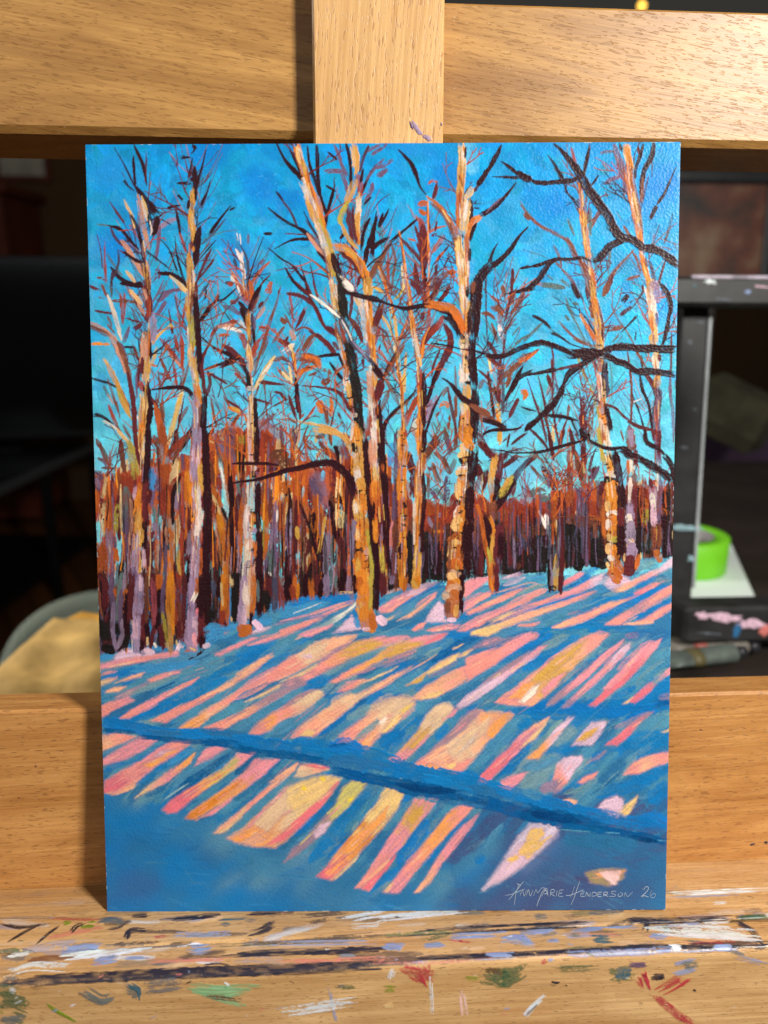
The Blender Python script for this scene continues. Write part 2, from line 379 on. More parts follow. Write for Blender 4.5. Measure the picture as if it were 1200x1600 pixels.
# ---------------------------------------------------------------- brush strokes of the picture
# "# part x0 y0 scale" opens a list; each line is: pigment width [flags] x,y x,y ...
ART = '''
# twigs 120 210 4.8
sk 150 s 440,300 470,520 480,760
dk 20 < 290,118 340,200 390,300 440,400
dk 24 420,170 425,270 435,370
dk 30 430,90 465,160 495,230 512,350
mr 14 515,150 515,250 510,330
mr 9 545,290 540,380 535,470
dk 30 o 352,340 380,380 420,410
gr 16 620,390 630,430 628,480
mr 24 < 250,510 290,570 340,640
pb 10 340,640 370,700 400,760
gr 16 160,670 250,680 310,700
dk 34 250,690 330,710 390,780 440,840
pb 26 255,700 280,760 330,820
mr 14 < 150,765 175,860 185,970
rd 26 < 208,815 205,920 215,1070
gr 26 230,900 280,980 330,1040
dk 40 270,1000 330,1080 400,1110 490,1130
pb 24 300,870 310,960 260,1080
br 40 o 150,1070 180,1075 205,1090
mr 40 o 95,1130 130,1150 170,1160
pb 24 d 265,1020 255,1110 260,1190
mv 20 600,620 630,600 650,580
li 44 620,700 670,655 735,630
mv 34 620,700 610,800 595,920
mv 46 d 600,1000 610,1050 590,1090
dk 26 740,570 760,650 770,740
rd 24 770,740 800,820 810,870
dk 34 o 682,545 720,535 772,525
dk 24 o 762,455 785,480
dk 40 o 755,360 800,358 845,362
dk 26 850,320 870,350
dk 40 o 785,165 845,165
dk 36 o 860,75 880,110 850,130
dk 30 865,70 895,100
dk 30 < 860,180 855,240 840,300
dk 24 885,270 885,340
dk 26 < 960,130 945,200 915,310 895,380
mr 12 985,290 975,320 955,350
dk 24 < 995,350 970,440 940,500
dk 26 o 945,500 935,540
dk 30 < 1140,545 1080,620 1010,720
pb 22 1100,640 1020,740 940,810
dk 14 o 1150,560 1180,545
gr 5 970,780 1080,730 1180,718
dk 12 1030,800 970,870 910,940
mr 26 1000,870 950,970 900,1100
mr 20 1020,945 970,1010 920,1070
dk 12 995,1090 960,1160
dk 18 < 625,790 690,860 735,990
dk 26 < 740,790 750,910 790,1050 820,1140
mv 36 630,1190 700,1170 780,1160
dk 14 520,870 600,930 690,1000
dk 44 620,1040 720,1050 800,1110
cr 30 700,1060 760,1110 820,1160
br 10 690,1000 720,920 740,830
mr 20 330,870 400,910 480,950
pb 16 385,560 410,660 440,800
@a
mv 60 o 600,640 580,720
dk 60 < 435,380 500,460 550,540 600,600
dk 40 600,600 590,690 560,760
sa2 34 450,440 480,540 490,650 520,780 540,860
cr 22 480,450 510,540 530,640
bk 30 d 540,580 545,660 565,740
wh 14 480,480 500,560 525,650
wh 12 545,640 560,720 550,750
cr 20 350,480 375,540 410,600 430,700
dk 26 400,590 450,690 480,800 500,900 510,980
sa2 36 325,780 390,870 450,970 520,1080
dk 24 345,870 410,920 480,960
br 40 480,960 520,1060 540,1190
sa2 22 520,940 540,1050 545,1180
mr 30 510,980 530,1080 540,1190
cr 26 365,1015 400,1060 440,1110
cr 26 390,1160 430,1190
dk 36 430,1120 490,1120
@b
dk 40 880,230 885,400 875,520
oc 36 o 860,405 862,470 868,520
dk 24 840,480 830,560
oc 40 865,510 855,600 870,720 860,800
oc 24 850,640 885,740 870,820
dk 50 920,680 905,780 895,880 885,980
mr 26 860,790 860,860
or 22 875,830 870,880
oc 44 835,880 850,980 845,1100 850,1190
wh 34 865,1010 870,1080 865,1170
cr 22 835,1080 860,1180
mr 24 890,1100 900,1190
# twigs 350 210 4.8
sk 120 s 600,300 680,520
dk 44 < 400,65 440,160 490,230 590,320
dk 22 490,100 530,190 570,280
pb 22 520,130 560,230
dk 26 630,110 640,220 680,340 700,420
dk 36 695,100 698,220 705,330 720,430
dk 30 710,420 745,530 765,600
dk 30 825,400 795,510 770,600 760,700
dk 22 765,380 830,420
pb 12 825,320 825,400
dk 28 910,65 940,180 950,300 945,380
dk 24 390,425 425,470 440,500
pb 20 440,500 500,580 540,670
dk 24 350,560 420,620 500,670 560,700 620,750
dk 40 560,700 620,740 660,790
pb 16 505,590 540,680
dk 28 300,740 360,740 
mr 12 470,740 560,745 620,750
dk 30 < 400,850 480,800 560,780 640,790
dk 20 < 605,590 650,680 700,760
pb 16 620,650 680,740 720,790
dk 26 < 350,865 430,930 510,980 580,1075
dk 24 < 570,965 600,1060 630,1180
dk 30 470,1010 530,1110 620,1190
pb 18 650,990 670,1080 690,1190
dk 30 < 640,930 700,970 780,1040
br 70 640,760 700,820 750,900 790,970
sa2 36 630,750 680,820 740,900
dk 30 700,880 750,930 780,980
mv 36 830,90 860,150 880,220 910,290
dk 22 780,130 840,180
mv 44 d 760,275 840,270 910,290
mv 36 880,300 910,360 915,420
mv 30 1060,130 1110,100 1160,80
mv 30 d 1110,150 1140,120
pb 34 1080,90 1040,180 1020,260
pb 30 1130,240 1080,320 1040,420
mv 30 d 1190,190 1130,250 1080,320
mv 40 d 1190,270 1150,310
mv 36 d 1110,380 1090,440 1060,500
dk 22 1040,260 1030,330
dk 26 1060,360 1030,440
pb 12 840,450 880,520
dk 22 1100,470 1050,520
dk 28 1090,640 1050,720 1030,850
dk 44 1140,640 1110,750 1070,870 1060,980
dk 30 1190,590 1160,690
dk 40 d 1190,800 1120,830 1080,850
br 60 1190,920 1130,1000 1090,1090
br 30 1190,960 1160,1010
dk 30 870,780 910,730
dk 40 880,890 950,930 1010,1000 1020,1060
mr 30 1020,1060 1000,1130
pb 20 850,900 860,990
or 20 1120,1140 1190,1170
sl 26 120,850 160,900 180,1000 175,1180
mv 24 180,745 180,810
dk 14 < 285,795 250,880 210,1000 180,1120
wh 10 95,740 105,790
wh 10 118,750 125,810
wh 34 90,870 120,920 140,1010 150,1060
wh 24 135,880 130,960
sl 30 75,930 95,1010
ru 30 330,970 270,1020 220,1090 195,1180
mv 24 o 275,965 290,940
mr 18 340,1060 280,1120 250,1190
ru 50 o 340,1190 350,1130
sa2 40 60,1030 100,1110 150,1190
rd 40 80,1080 120,1150 150,1190
wh 26 50,1060 80,1110
pb 30 10,1110 70,1110
pb 14 410,1165 405,1195
@c
or 50 o 545,70 560,160 590,250 600,330
wh 40 550,90 575,190 
cr 22 545,80 550,150 570,220
oc 40 o 590,200 620,310 640,400 660,470
wh 70 o 600,350 640,450 680,560 700,640
or 40 o 610,290 640,380 690,480 720,570 750,700
cr 50 630,420 660,520 700,630
wh 30 610,390 650,470 690,560
oc 50 o 630,500 670,610 710,680 760,790
ol 34 o 720,640 770,750 800,850 840,960
wh 40 o 690,650 730,760 760,860 790,970
or 12 680,480 720,580 750,690 780,780
cr 22 760,830 790,930
oc 60 o 790,880 810,980 830,1080
ol 20 800,1000 840,1070
wh 36 800,1080 830,1190
dk 50 810,880 840,980 870,1080 890,1190
bk 20 850,1050 880,1150
@d
cr 55 o 965,75 985,160 985,260
oc 26 o 975,80 1000,190 985,300
cr 18 965,90 968,190
rd 40 1000,290 1020,380 1020,460
dk 26 1040,290 1020,360
oc 56 990,330 950,430 910,520 
ol 40 930,500 900,550 870,630 880,680
cr 40 o 1010,450 1005,560 1000,680 1000,780
wh 34 o 1010,490 1005,600
oc 40 1010,580 990,700 1010,790
or 30 995,720 1010,830
mr 60 o 945,540 950,650 970,760 990,830
oc 30 880,660 910,740 950,800 1010,860
or 60 o 820,840 900,850 960,900 1010,960 1060,1060 1080,1190
oc 26 890,840 960,890 1010,950
mr 26 880,900 960,950 1010,1040
gr 40 < 850,1040 900,1090 960,1160
wh 22 870,1060 930,1110 970,1150
bk 30 o 900,1165 980,1170
br 50 1060,1060 1085,1190
# twigs 580 210 4.8
mv 30 d 10,140 60,110 110,70
mv 34 d 30,250 90,230 150,190
mv 50 d 60,310 110,260 
mv 40 d 10,360 5,420
pb 12 10,580 60,500 130,455
dk 32 o 70,680 100,620 125,570
dk 34 < 35,600 20,720 10,870
dk 44 d 10,860 60,810 120,780
br 44 0,1050 70,930 140,820
dk 24 150,790 230,730 335,640
ru 26 o 205,720 215,760 235,790
or 22 215,760 240,900 260,1040 280,1190
cr 20 230,1000 240,1100 250,1180
br 24 140,820 180,930 165,1050 150,1150
rd 26 130,900 125,1020 140,1130
br 30 60,980 110,1090 150,1170
or 22 60,1000 90,1090 130,1170
oc 24 15,1140 80,1180
mr 30 220,780 290,850 350,920 380,970
rd 60 370,640 390,760 400,860
mr 80 390,700 395,850 400,980
mr 30 330,700 360,800 375,890
mr 24 345,820 370,900
ru 50 360,530 390,510 415,530
ru 54 o 360,560 395,590 420,580
ru 30 o 335,600 350,640
mr 24 420,560 430,660 440,720
or 18 425,530 425,700 430,900 435,1190
ru 34 o 430,370 460,345 490,360
mr 34 490,370 480,420 465,470
ru 40 o 440,730 490,700 550,690
mr 34 o 450,760 490,740
mr 20 490,650 480,720
ru 40 545,760 510,810 470,870
ru 30 o 280,780 330,795
pb 22 575,840 520,910 470,970
ru 26 540,880 490,940
mr 50 330,980 340,1090 360,1190
sl 50 o 380,980 400,1060 410,1120
dk 60 o 390,1000 410,1130
mr 24 290,1080 330,1120
ru 50 630,1030 580,1030
br 60 570,1040 500,1090 450,1160
mr 60 o 470,1100 490,1130
rd 26 o 575,1160 545,1195
pb 30 d 490,980 480,1060
sk2 90 s 740,90 760,250
@br
dk 40 < 200,110 240,150 300,220 340,310
dk 26 > 320,250 345,330 365,390 410,450
dk 34 975,75 940,150 890,240 860,290
dk 40 880,250 830,330 790,390
pb 22 800,380 770,430
dk 36 < 1085,360 1030,430 980,490 900,560 830,600
mv 14 980,470 900,540 860,590
dk 40 < 1175,690 1110,760 1050,850 980,930 900,990
dk 30 < 950,810 910,880 880,980
dk 70 o 900,980 840,1040 800,1110 785,1190
br 30 760,1190 770,1100
pb 14 860,1070 855,1190
mr 24 1060,1000 1055,1190
gr 10 1115,500 1160,570 1195,610
br 36 1140,590 1195,640
br 10 1110,1010 1060,1130
dk 24 1110,1005 1190,990
dk 26 970,200 1030,240 1090,290 1190,345
dk 24 < 905,315 1000,318 1100,325
dk 60 1090,285 1190,345
br 30 980,1130 1000,1190
dk 26 1080,1180 1190,1150
@e
cr 56 o 675,70 678,200 675,340 672,450
oc 40 o 665,220 660,360 655,500
wh 30 o 690,90 685,200
or 16 690,80 695,140
dk 16 707,90 700,180
br 18 655,300 690,400
or2 44 o 660,430 655,560 655,700
cr 40 760,390 735,440 705,480
dk 40 740,480 745,600 730,720
cr 70 o 710,480 700,600 690,730
wh 26 720,490 700,650
or2 20 690,480 680,620
or 50 825,615 770,650 740,720 730,780
or2 30 770,620 735,690
dk 26 790,660 760,720 740,800
or2 46 < 410,460 490,520 550,590 600,680 640,760
br 26 440,510 520,580 580,670 620,770
cr 12 530,560 590,660
br 70 o 640,740 650,850 670,950
cr 60 o 650,780 660,900 680,1050 690,1190
or2 40 o 715,760 715,900 715,1050 710,1190
bk 14 o 685,750 685,775
wh 22 650,870 665,1000 665,1120
sa2 26 720,890 715,1010
dk 30 740,850 735,960
oc 40 o 670,1000 690,1190
wh 16 725,950 725,1070
# twigs 820 210 4.8
pb 26 480,80 470,170 450,250
dk 34 475,120 455,210 440,310
dk 20 545,310 520,350 495,380
gr 24 600,430 615,470
br 40 555,570 520,640 480,710
br 26 460,470 450,560 465,640
gr 36 490,560 485,650 490,740
gr 34 o 320,640 345,700 365,750
mv 60 670,90 690,160 720,240 740,330
mv 70 o 720,200 740,300 740,430
br 26 565,140 610,130 660,130
mv 40 600,370 640,340 700,325
dk 24 705,70 720,120
mr 40 o 845,90 850,150
dk 36 880,90 850,190 825,260 830,310
dk 44 960,65 945,160 900,250 880,320 870,420
br 30 880,330 875,430 865,500
pb 10 950,200 950,310
pb 18 920,330 890,450 870,550
dk 26 < 1120,265 1070,380 1030,470
dk 30 1030,460 990,520
dk 44 980,540 940,630
pb 24 1100,610 1075,720 1045,800
pb 8 1000,690 970,780 960,820
br 40 o 740,690 770,740 800,780
gr 10 690,590 720,640
br 28 0,560 50,630 120,690 220,740 310,790 360,850 375,930
br 40 310,780 350,850 370,920
gr 10 0,870 100,900 180,930
br 22 215,840 250,900 270,980
br 26 230,960 270,1000
br 30 280,1020 340,1080 400,1190
gr 30 270,1090 330,1140
gr 34 d 100,1110 180,1140 280,1150
gr 20 160,1050 210,1090
gr 24 640,880 625,960 625,1030
br 40 < 800,890 700,990 650,1060 620,1150
mr 44 650,1060 620,1150 590,1195
br 34 d 770,1090 820,1070 850,1065
br 22 800,880 840,950 860,1030
pb 34 935,960 960,1050 985,1150
mr 26 1045,960 1010,1080 990,1150
br 26 1010,1130 1060,1190
gr 30 d 770,1170 800,1190
mr 34 o 880,1130 885,1190
gr 8 370,960 380,1050
@f
rd 22 345,95 365,180 385,250
dk 14 410,360 420,440
or 22 400,360 415,440 425,550
mv 20 425,430 430,540
or 44 o 420,560 440,680 455,780 475,940
cr 20 420,590 435,700 460,840
oc 30 o 440,580 455,700
cr 14 470,840 480,930
br 60 o 420,950 460,1040 500,1190
or2 40 490,1000 510,1100 520,1190
cr 20 480,990 490,1060
sa2 20 500,1130 515,1190
@g
oc 50 o 750,90 770,170 790,260
cr 30 765,70 785,120
wh 18 735,130 765,220
or 46 o 755,100 775,200 785,330
or2 60 o 765,280 790,430 820,560 840,680
cr 50 o 800,450 830,580 850,690
or 24 780,420 800,540 820,640
br 22 790,230 830,450 860,600 880,780
or 44 o 840,680 860,800 880,900
cr 30 870,890 900,1010 930,1120
or 40 o 870,900 900,1020 940,1160
mr 18 900,920 910,1000
wh 30 d 910,1160 930,1195
@br
dk 60 < 205,65 260,110 330,190 390,270 430,330
dk 66 o 420,310 470,410 530,490 590,570 640,650 690,740 740,790
dk 60 o 640,690 720,770 800,790 890,850 960,860 1040,900 1090,940 1140,980
dk 40 o 930,840 1010,880 1060,930 1140,990
dk 36 0,310 60,350 130,365 250,355 350,345 400,320 430,330
dk 30 < 165,150 215,220 260,300 285,350
dk 14 290,360 310,430 350,480 410,560
dk 50 760,790 690,810 630,840 590,890 540,940 500,950
dk 26 500,955 430,925 350,935 250,935 180,950 100,980 0,1000
dk 40 250,930 180,970 130,1050 80,1110 0,1170
# twigs 120 440 4.8
dk 34 330,10 400,20 480,30
mv 18 570,150 620,50 640,0
mv 70 o 630,130 700,70 780,60
mv 60 o 590,260 640,190 660,150
sl 16 560,230 640,80
br 30 185,20 210,80 215,100
mr 30 d 100,30 150,50
br 20 d 150,110 200,120
gr 16 250,30 260,110
rd 60 > 340,110 345,180 340,300
br 30 d 260,140 340,140 440,150
mr 22 140,215 200,225 260,235
br 24 230,260 260,330
br 20 d 230,320 280,380
mr 20 375,270 430,290 480,300
mr 40 d 430,350 480,320
mr 26 < 690,215 700,280 715,370
oc 44 o 570,450 620,390 690,330
oc 20 o 690,310 720,340
rd 20 740,110 755,210 770,300
rd 22 810,170 800,240 790,320
br 24 770,350 775,250
sa2 40 110,310 170,340 230,380 280,430
br 40 95,330 160,360 240,400
or 40 o 110,465 150,460 190,465
or 22 190,465 240,465
mv 36 390,340 370,400 350,450
dk 24 350,485 430,490
mr 30 430,490 440,530 460,580
dk 20 460,440 480,540
oc 30 600,490 580,560 560,620
or2 30 d 560,620 600,630
rd 46 635,440 690,500 740,570 790,650
sa2 24 690,540 740,590 790,640
rd 34 735,400 745,460 765,520
rd 40 780,410 790,520 790,620
br 34 630,580 660,650 700,730
br 30 d 620,680 680,720
rd 26 720,600 740,700 750,780
br 22 840,600 820,690 790,790
rd 18 790,620 800,700 780,780
mr 30 470,600 460,700 455,780
mv 20 445,690 450,850
br 22 610,690 620,800 600,920
dk 24 105,720 170,740 230,755 300,795
gr 26 200,780 240,860
br 24 235,740 270,850 300,950
br 40 300,760 350,860 390,950
sa2 14 230,840 270,910
rd 34 240,930 270,1010 300,1080
br 14 300,900 320,1010
br 22 300,1080 340,1150
mr 26 560,870 590,930 640,1010
br 80 d 600,900 630,1050 630,1190
ru 60 590,930 620,1060 640,1190
br 24 640,880 650,960 655,1010
br 30 830,940 790,1010 770,1060
mr 18 770,1000 760,1100
dk 40 > 135,1000 190,1010 260,1060
cr 18 195,1045 250,1070 300,1110
wh 14 220,1050 290,1095 360,1160
br 26 350,1080 400,1170
dk 34 890,1080 850,1120 790,1190
dk 36 < 940,410 1000,470 1060,510 1190,555
dk 40 > 1190,570 1100,610 1000,640 960,660
mr 22 1190,600 1080,640
rd 36 1190,300 1100,320 1050,340 1020,400
sa2 50 o 1060,330 1120,330 1190,310
wh 30 o 1120,340 1190,350
ru 40 o 1070,400 1140,395
br 24 1050,340 1010,420 980,500
mr 26 980,490 950,560 940,650
rd 26 1110,480 1160,500 1195,530
dk 30 < 1190,50 1100,130 1030,150 950,260
dk 60 o 990,200 950,260 920,300
br 14 1090,230 1020,270 940,290
mr 44 o 1060,100 1040,140 1000,190
pb 20 920,120 960,30
dk 16 960,130 970,60
dk 10 1110,230 1160,300
mr 36 o 1150,150 1190,160
rd 34 d 1160,290 1190,300
mr 34 980,680 1000,760 970,850
mr 26 1000,690 1070,730 1120,760
br 14 1080,770 1110,840 1140,920
br 24 1010,890 1030,1000 1050,1080
mr 22 1130,890 1190,930
oc 40 1140,940 1190,960
@a
sl 30 < 225,80 250,150 285,260
wh 30 225,90 260,180 300,310 335,440
mv 36 300,440 340,500 370,620
sa2 50 o 260,400 310,500 350,590 380,690
br 36 300,440 350,560 390,690 400,780
mr 40 380,680 410,820 430,960 440,1190
oc 36 210,580 250,660 300,760 360,900 400,1000
cr 20 195,570 230,620
ol 26 300,800 350,920 410,1030
oc 30 320,860 370,960 400,1010
mr 50 o 510,10 530,110 545,210 520,300
sa2 26 o 500,50 525,130
rd 26 540,100 530,270
cr 30 390,60 440,110 490,170
sa2 24 450,150 490,220 510,250
li 60 o 560,250 570,350 560,450
dk 40 o 525,360 535,450 545,560
sa2 60 o 510,400 505,500 500,600
cr 54 o 525,580 515,680 520,740
oc 44 o 530,600 530,700
wh 12 490,380 500,420
wh 16 485,715 510,750
mr 26 490,560 490,700
rd 40 470,740 500,820
dk 50 o 520,760 535,860 545,960 530,1080 535,1190
cr 60 o 500,850 500,960 490,1000
oc 56 o 490,960 490,1060 480,1190
or 40 o 490,1050 500,1190
wh 16 455,1000 460,1040
@b
cr 50 o 860,0 850,100 840,200
oc 40 o 830,100 830,200 850,300
or2 20 810,170 820,220
cr 26 750,0 790,50 820,80
br 60 o 880,60 880,200 900,330
wh 40 o 845,330 850,420 870,500
ol 50 o 855,260 870,400 870,500
cr 40 o 850,480 860,600 890,720
oc 36 o 880,560 890,660 910,760
wh 24 860,640 880,740
dk 44 o 890,100 900,260 910,420 920,560 930,700
mr 30 o 930,600 950,740 960,850
or 50 o 890,750 910,850 920,930
li 60 o 880,870 900,960 900,1060 900,1190
sa2 24 900,890 910,950
br 30 o 925,930 925,1060 920,1190
dk 46 o 960,840 955,960 950,1080 955,1190
@br
dk 36 > 870,860 820,800 720,790 560,808
@twigs
cr 60 o 780,850 750,960 700,1190
oc 50 780,870 740,1010 700,1160
mr 14 800,880 780,1000 740,1170
# twigs 350 440 4.8
br 40 60,1080 110,1000
rd 50 30,10 60,20
sa2 50 90,0 130,50 170,110
rd 60 100,20 140,80 170,140
dk 40 110,150 150,190 180,230
wh 16 100,30 125,100
ru 40 190,0 210,80 190,140
br 24 280,20 250,110 220,200
dk 40 270,40 220,130 190,210
ru 60 o 340,30 350,10 320,80
mr 30 290,150 260,190
sa2 34 300,190 270,240 250,270
rd 60 o 40,150 80,145 100,130
mv 40 0,180 60,200 110,240
dk 50 130,200 160,270 190,340
rd 60 o 50,290 90,300
wh 50 o 120,290 140,330 170,370
wh 34 0,345 60,350 120,370
sa2 50 o 0,330 30,325
ru 40 o 0,395 40,395
rd 80 o 120,400 150,430 150,490
dk 30 210,260 220,360 230,470
mv 30 220,260 230,350
rd 60 o 270,340 310,360
rd 50 o 355,350 390,380
rd 50 260,440 230,500 220,560
br 36 < 415,65 390,170 350,280 310,420
br 26 310,420 270,540 230,680
br 14 330,450 290,540
br 30 450,340 410,390 370,450
mr 50 0,480 60,520 110,560 150,640
dk 40 0,520 50,550 70,580 110,560
dk 40 60,570 30,600 0,620
dk 36 140,620 180,700 190,770
rd 50 o 85,680 120,720
mr 22 130,735 180,790
gr 14 0,740 70,770 120,850 150,900
br 22 0,860 40,930
mr 26 30,890 90,930 140,980
or2 60 o 50,950 120,980 170,1040
oc 30 60,940 120,970
or2 30 o 160,1000 180,1100
ol 36 > 370,580 310,650 260,740 240,780
cr 40 370,580 300,680 250,780
wh 16 350,610 290,690
br 20 240,850 260,780
mr 40 > 290,750 360,760 440,770
gr 10 440,770 500,830
br 22 300,740 310,840
mr 44 o 380,830 430,840 460,890
sk 24 o 390,850 410,870
mr 16 450,890 380,930
mr 22 240,880 340,910
mr 14 310,860 320,960 330,1050
br 30 d 400,960 350,1020 290,1060
mr 30 490,860 520,960 540,1010
mr 40 430,290 470,300 
br 22 460,250 500,330 520,350
rd 24 > 490,100 510,200 515,340
mr 40 480,95 560,100 620,130 680,190
dk 20 640,110 680,190 710,260
mr 40 > 600,215 570,290 540,340
sa2 60 o 505,360 515,400 530,430
br 50 430,270 460,310
br 24 540,370 600,340 660,370
mr 44 410,430 460,460 500,490
mr 26 480,410 460,450
wh 40 d 440,530 480,500 520,470
cr 40 o 500,480 520,540
mr 36 650,380 720,420 780,480 820,540
mr 50 700,400 780,470 830,540
br 40 680,400 630,440 600,510
br 50 650,430 610,490
dk 30 710,560 780,550 860,545
br 90 d 570,580 650,570 710,610
or2 50 590,560 690,580 710,640
or2 40 d 690,640 600,660 560,700
br 40 380,590 440,570 470,600
br 20 420,560 460,590
br 30 d 410,660 470,720
cr 40 d 440,680 490,730
oc 30 o 515,530 530,620 540,720
or 22 530,540 540,700
cr 22 490,620 510,760
br 30 d 640,700 700,680
br 40 d 720,660 790,670 780,720
br 60 d 740,760 790,740
mr 30 < 610,785 720,790 820,810 880,850
mr 36 860,830 910,890 940,960
dk 44 o 800,610 840,670 890,730
rd 24 830,740 870,800
dk 44 540,740 550,850 555,960
mr 30 550,860 570,960 570,1020
rd 26 680,940 640,1000 600,1040
sa2 10 670,980 620,1030
or2 70 d 720,900 740,970
or2 70 d 790,880 800,990
br 40 d 760,940 780,1060
mr 40 o 860,980 880,1040 910,1090
rd 24 600,990 580,1020
mr 30 940,20 960,120 940,260
mr 44 940,270 1000,350 1030,440
mr 24 990,540 1000,620
mr 40 o 1040,580 1050,650
pb 30 1000,0 1010,20
br 14 360,1090 420,1060
br 22 d 330,980 400,1100
rd 100 s 290,1060 360,1120 420,1170
rd 110 s 60,1100 130,1170
mr 30 < 540,0 610,70 640,90
mr 26 610,0 640,60 660,110
mr 22 670,0 700,110
mr 34 650,120 700,220 760,340 850,390
mr 50 770,340 840,390 870,430
mr 30 820,450 860,510
dk 26 860,540 900,640
oc2 36 < 500,1035 600,1055 700,1075 800,1105 900,1160 940,1200
cr 16 640,1050 740,1085
br 20 490,1030 540,1060
mr 14 420,1050 430,1190
br 18 520,1080 530,1190
cr 26 550,1080 545,1190
or2 18 570,1060 565,1190
@h
oc 26 o 188,230 185,330 190,440
wh 36 180,460 190,560 200,680
cr 40 o 175,480 200,600 205,680
bk 50 o 185,700 200,800
wh 36 o 190,800 220,800
cr 44 o 210,860 205,1000 200,1190
wh 30 195,900 190,1080 205,1180
dk 36 o 230,860 240,1000 240,1190
@d
oc 70 o 1080,0 1080,80
wh 60 o 1000,120 1040,200 1070,330 1075,450
cr 30 980,110 1020,180
or 60 o 1080,120 1090,230 1100,340 1110,470
or 50 o 1100,400 1120,560 1140,620
mv 40 o 1080,480 1090,560
wh 60 o 1100,660 1110,800 1110,950 1130,1190
sa2 40 o 1090,700 1100,850
oc 40 1130,690 1130,790
mr 60 1190,740 1160,830 1140,900
rd 100 o 1060,1000 1060,1190
dk 50 o 1150,930 1170,1060 1180,1190
rd 40 o 1010,1090 1020,1190
br 40 1190,170 1150,280 1130,380
mr 50 1180,200 1130,330
@c
cr 60 o 820,0 830,120 850,220
wh 30 840,30 850,140
oc 50 o 850,100 880,230 880,300
bk 70 o 880,0 890,160 910,280
br 70 o 860,330 880,420 900,500
rd 22 o 880,350 910,440
wh 34 o 885,520 900,570
or 60 o 910,520 930,620 940,720
wh 50 o 910,740 930,790 920,830
oc 50 o 930,760 960,880 970,960
or 40 o 940,830 970,930 1000,1010
bk 76 o 930,440 950,560 980,700 1000,850 1010,980 1020,1190
bk 40 o 960,950 990,980
wh 30 o 965,1000 985,1000
wh 40 o 970,1060 985,1100 960,1130
or 60 o 980,1080 990,1190
@br
sl 30 640,95 740,160 860,260 920,330 950,430 1030,530 1110,600 1195,700
wh 22 640,90 700,130 790,200 870,270
wh 12 880,280 930,370 960,440
li 14 960,440 1020,510 1090,590
dk 50 900,60 980,90
dk 44 950,85 1040,110 1130,130 1195,150
wh 50 900,0 940,40 970,70
dk 50 1120,630 1190,720
# twigs 580 440 4.8
or2 44 o 100,0 120,80 160,170
oc 24 20,40 70,70 100,90
br 30 200,60 150,100
ol 24 250,30 210,100 180,120
ru 40 230,0 250,60
cr 22 240,10 250,90
mr 40 300,10 350,50
mr 80 o 390,0 395,90 400,160
rd 60 o 400,80 405,150
mr 40 520,0 480,70 440,140
mr 50 > 575,60 540,110 500,155
or2 30 420,10 430,160
dk 50 < 60,170 40,260 0,320
rd 40 60,350 30,440 0,500
br 24 60,350 110,380 140,460 160,530
oc 22 80,260 140,350 180,480
oc 30 150,190 180,300 195,480
or2 22 280,270 240,370 210,470
ol 12 140,200 150,330
mr 16 70,470 60,510
ru 20 80,530 130,620 190,740
or 44 o 195,500 195,600 215,730
oc 26 260,550 255,650 240,760
cr 20 170,480 190,550
cr 40 o 200,660 230,780 220,900
dk 44 > 210,530 150,610 110,680 90,740
br 40 240,490 180,580 120,690
dk 40 0,610 50,670 90,730
br 40 110,740 160,820 200,910
dk 70 60,750 30,830 20,920
or 50 o 210,720 235,840 235,960 240,1080
oc 44 o 250,700 250,820
or2 50 o 240,1050 250,1190
dk 44 < 320,840 260,900 180,970 120,1040 90,1110 70,1190
rd 60 360,860 310,940 270,1030 250,1090
br 40 130,830 90,930 60,980
dk 30 70,900 50,1000 60,1100
cr 60 s 340,1050 330,1110
rd 40 300,1090 340,1160
@k
or2 36 o 280,20 290,150 300,250 320,330
or 30 o 300,240 320,370 350,480 370,560
wh 26 310,340 340,480 360,620
cr 26 360,560 375,640
rd 50 o 360,660 370,780 370,880
or 56 o 370,800 380,940 370,1060 375,1190
rd 30 430,200 430,330 390,450 380,560
or 26 440,340 400,450 380,580
mr 60 > 500,320 440,400 400,470
rd 36 540,250 500,330 430,410
dk 40 390,680 400,800 390,960 400,1100
mr 30 380,220 390,290
@twigs
mr 60 550,340 590,400 590,490 560,570
mr 50 580,480 540,590 500,680 470,750
dk 60 o 500,650 460,780 430,870 410,960
mr 24 515,520 470,620 460,690
li 70 d 500,870 440,950 410,1050
dk 24 520,860 470,950 430,1070 400,1170
br 40 580,790 530,850
or2 50 o 500,940 560,910 570,950
br 34 d 490,1010 510,980
mr 30 580,820 600,930 630,1060 640,1190
br 26 550,1090 580,1170
br 22 630,660 640,860 630,1000
br 30 d 590,1010 580,1100
br 22 540,1120 480,1190
br 30 630,870 640,1000
pb 14 865,20 860,200 870,400 880,560
cr 22 880,570 900,680
dk 40 o 880,700 900,850 920,1000
br 40 840,740 810,800
mr 26 800,660 850,700 900,740
mr 30 880,450 910,500 940,540
mr 40 870,550 920,600 950,620
br 30 905,320 930,390 940,450
ru 40 o 900,110 940,140 970,160
br 40 980,30 1000,110
br 40 900,190 950,220
br 34 830,240 880,240 920,280
br 60 d 950,180 980,260
rd 40 > 1145,100 1100,170 1050,240
rd 26 1050,80 1030,180 1010,270
mr 30 1050,0 1045,110 1010,250
br 30 1080,60 1050,160
dk 44 > 1195,50 1120,70 1020,90
br 20 1080,280 1040,330 1000,380
gr 20 1110,340 1060,400
gr 30 d 1190,400 1080,470 1010,550
br 70 d 1190,550 1090,620 1010,700
or2 40 1190,560 1110,600
br 40 d 1060,640 1020,780
dk 36 1130,650 1080,740 1010,880
dk 44 > 1195,690 1110,720 1070,790 1010,890
or2 60 o 1120,820 1160,840 1140,880
br 20 1110,890 1050,960
dk 16 1130,940 1195,965
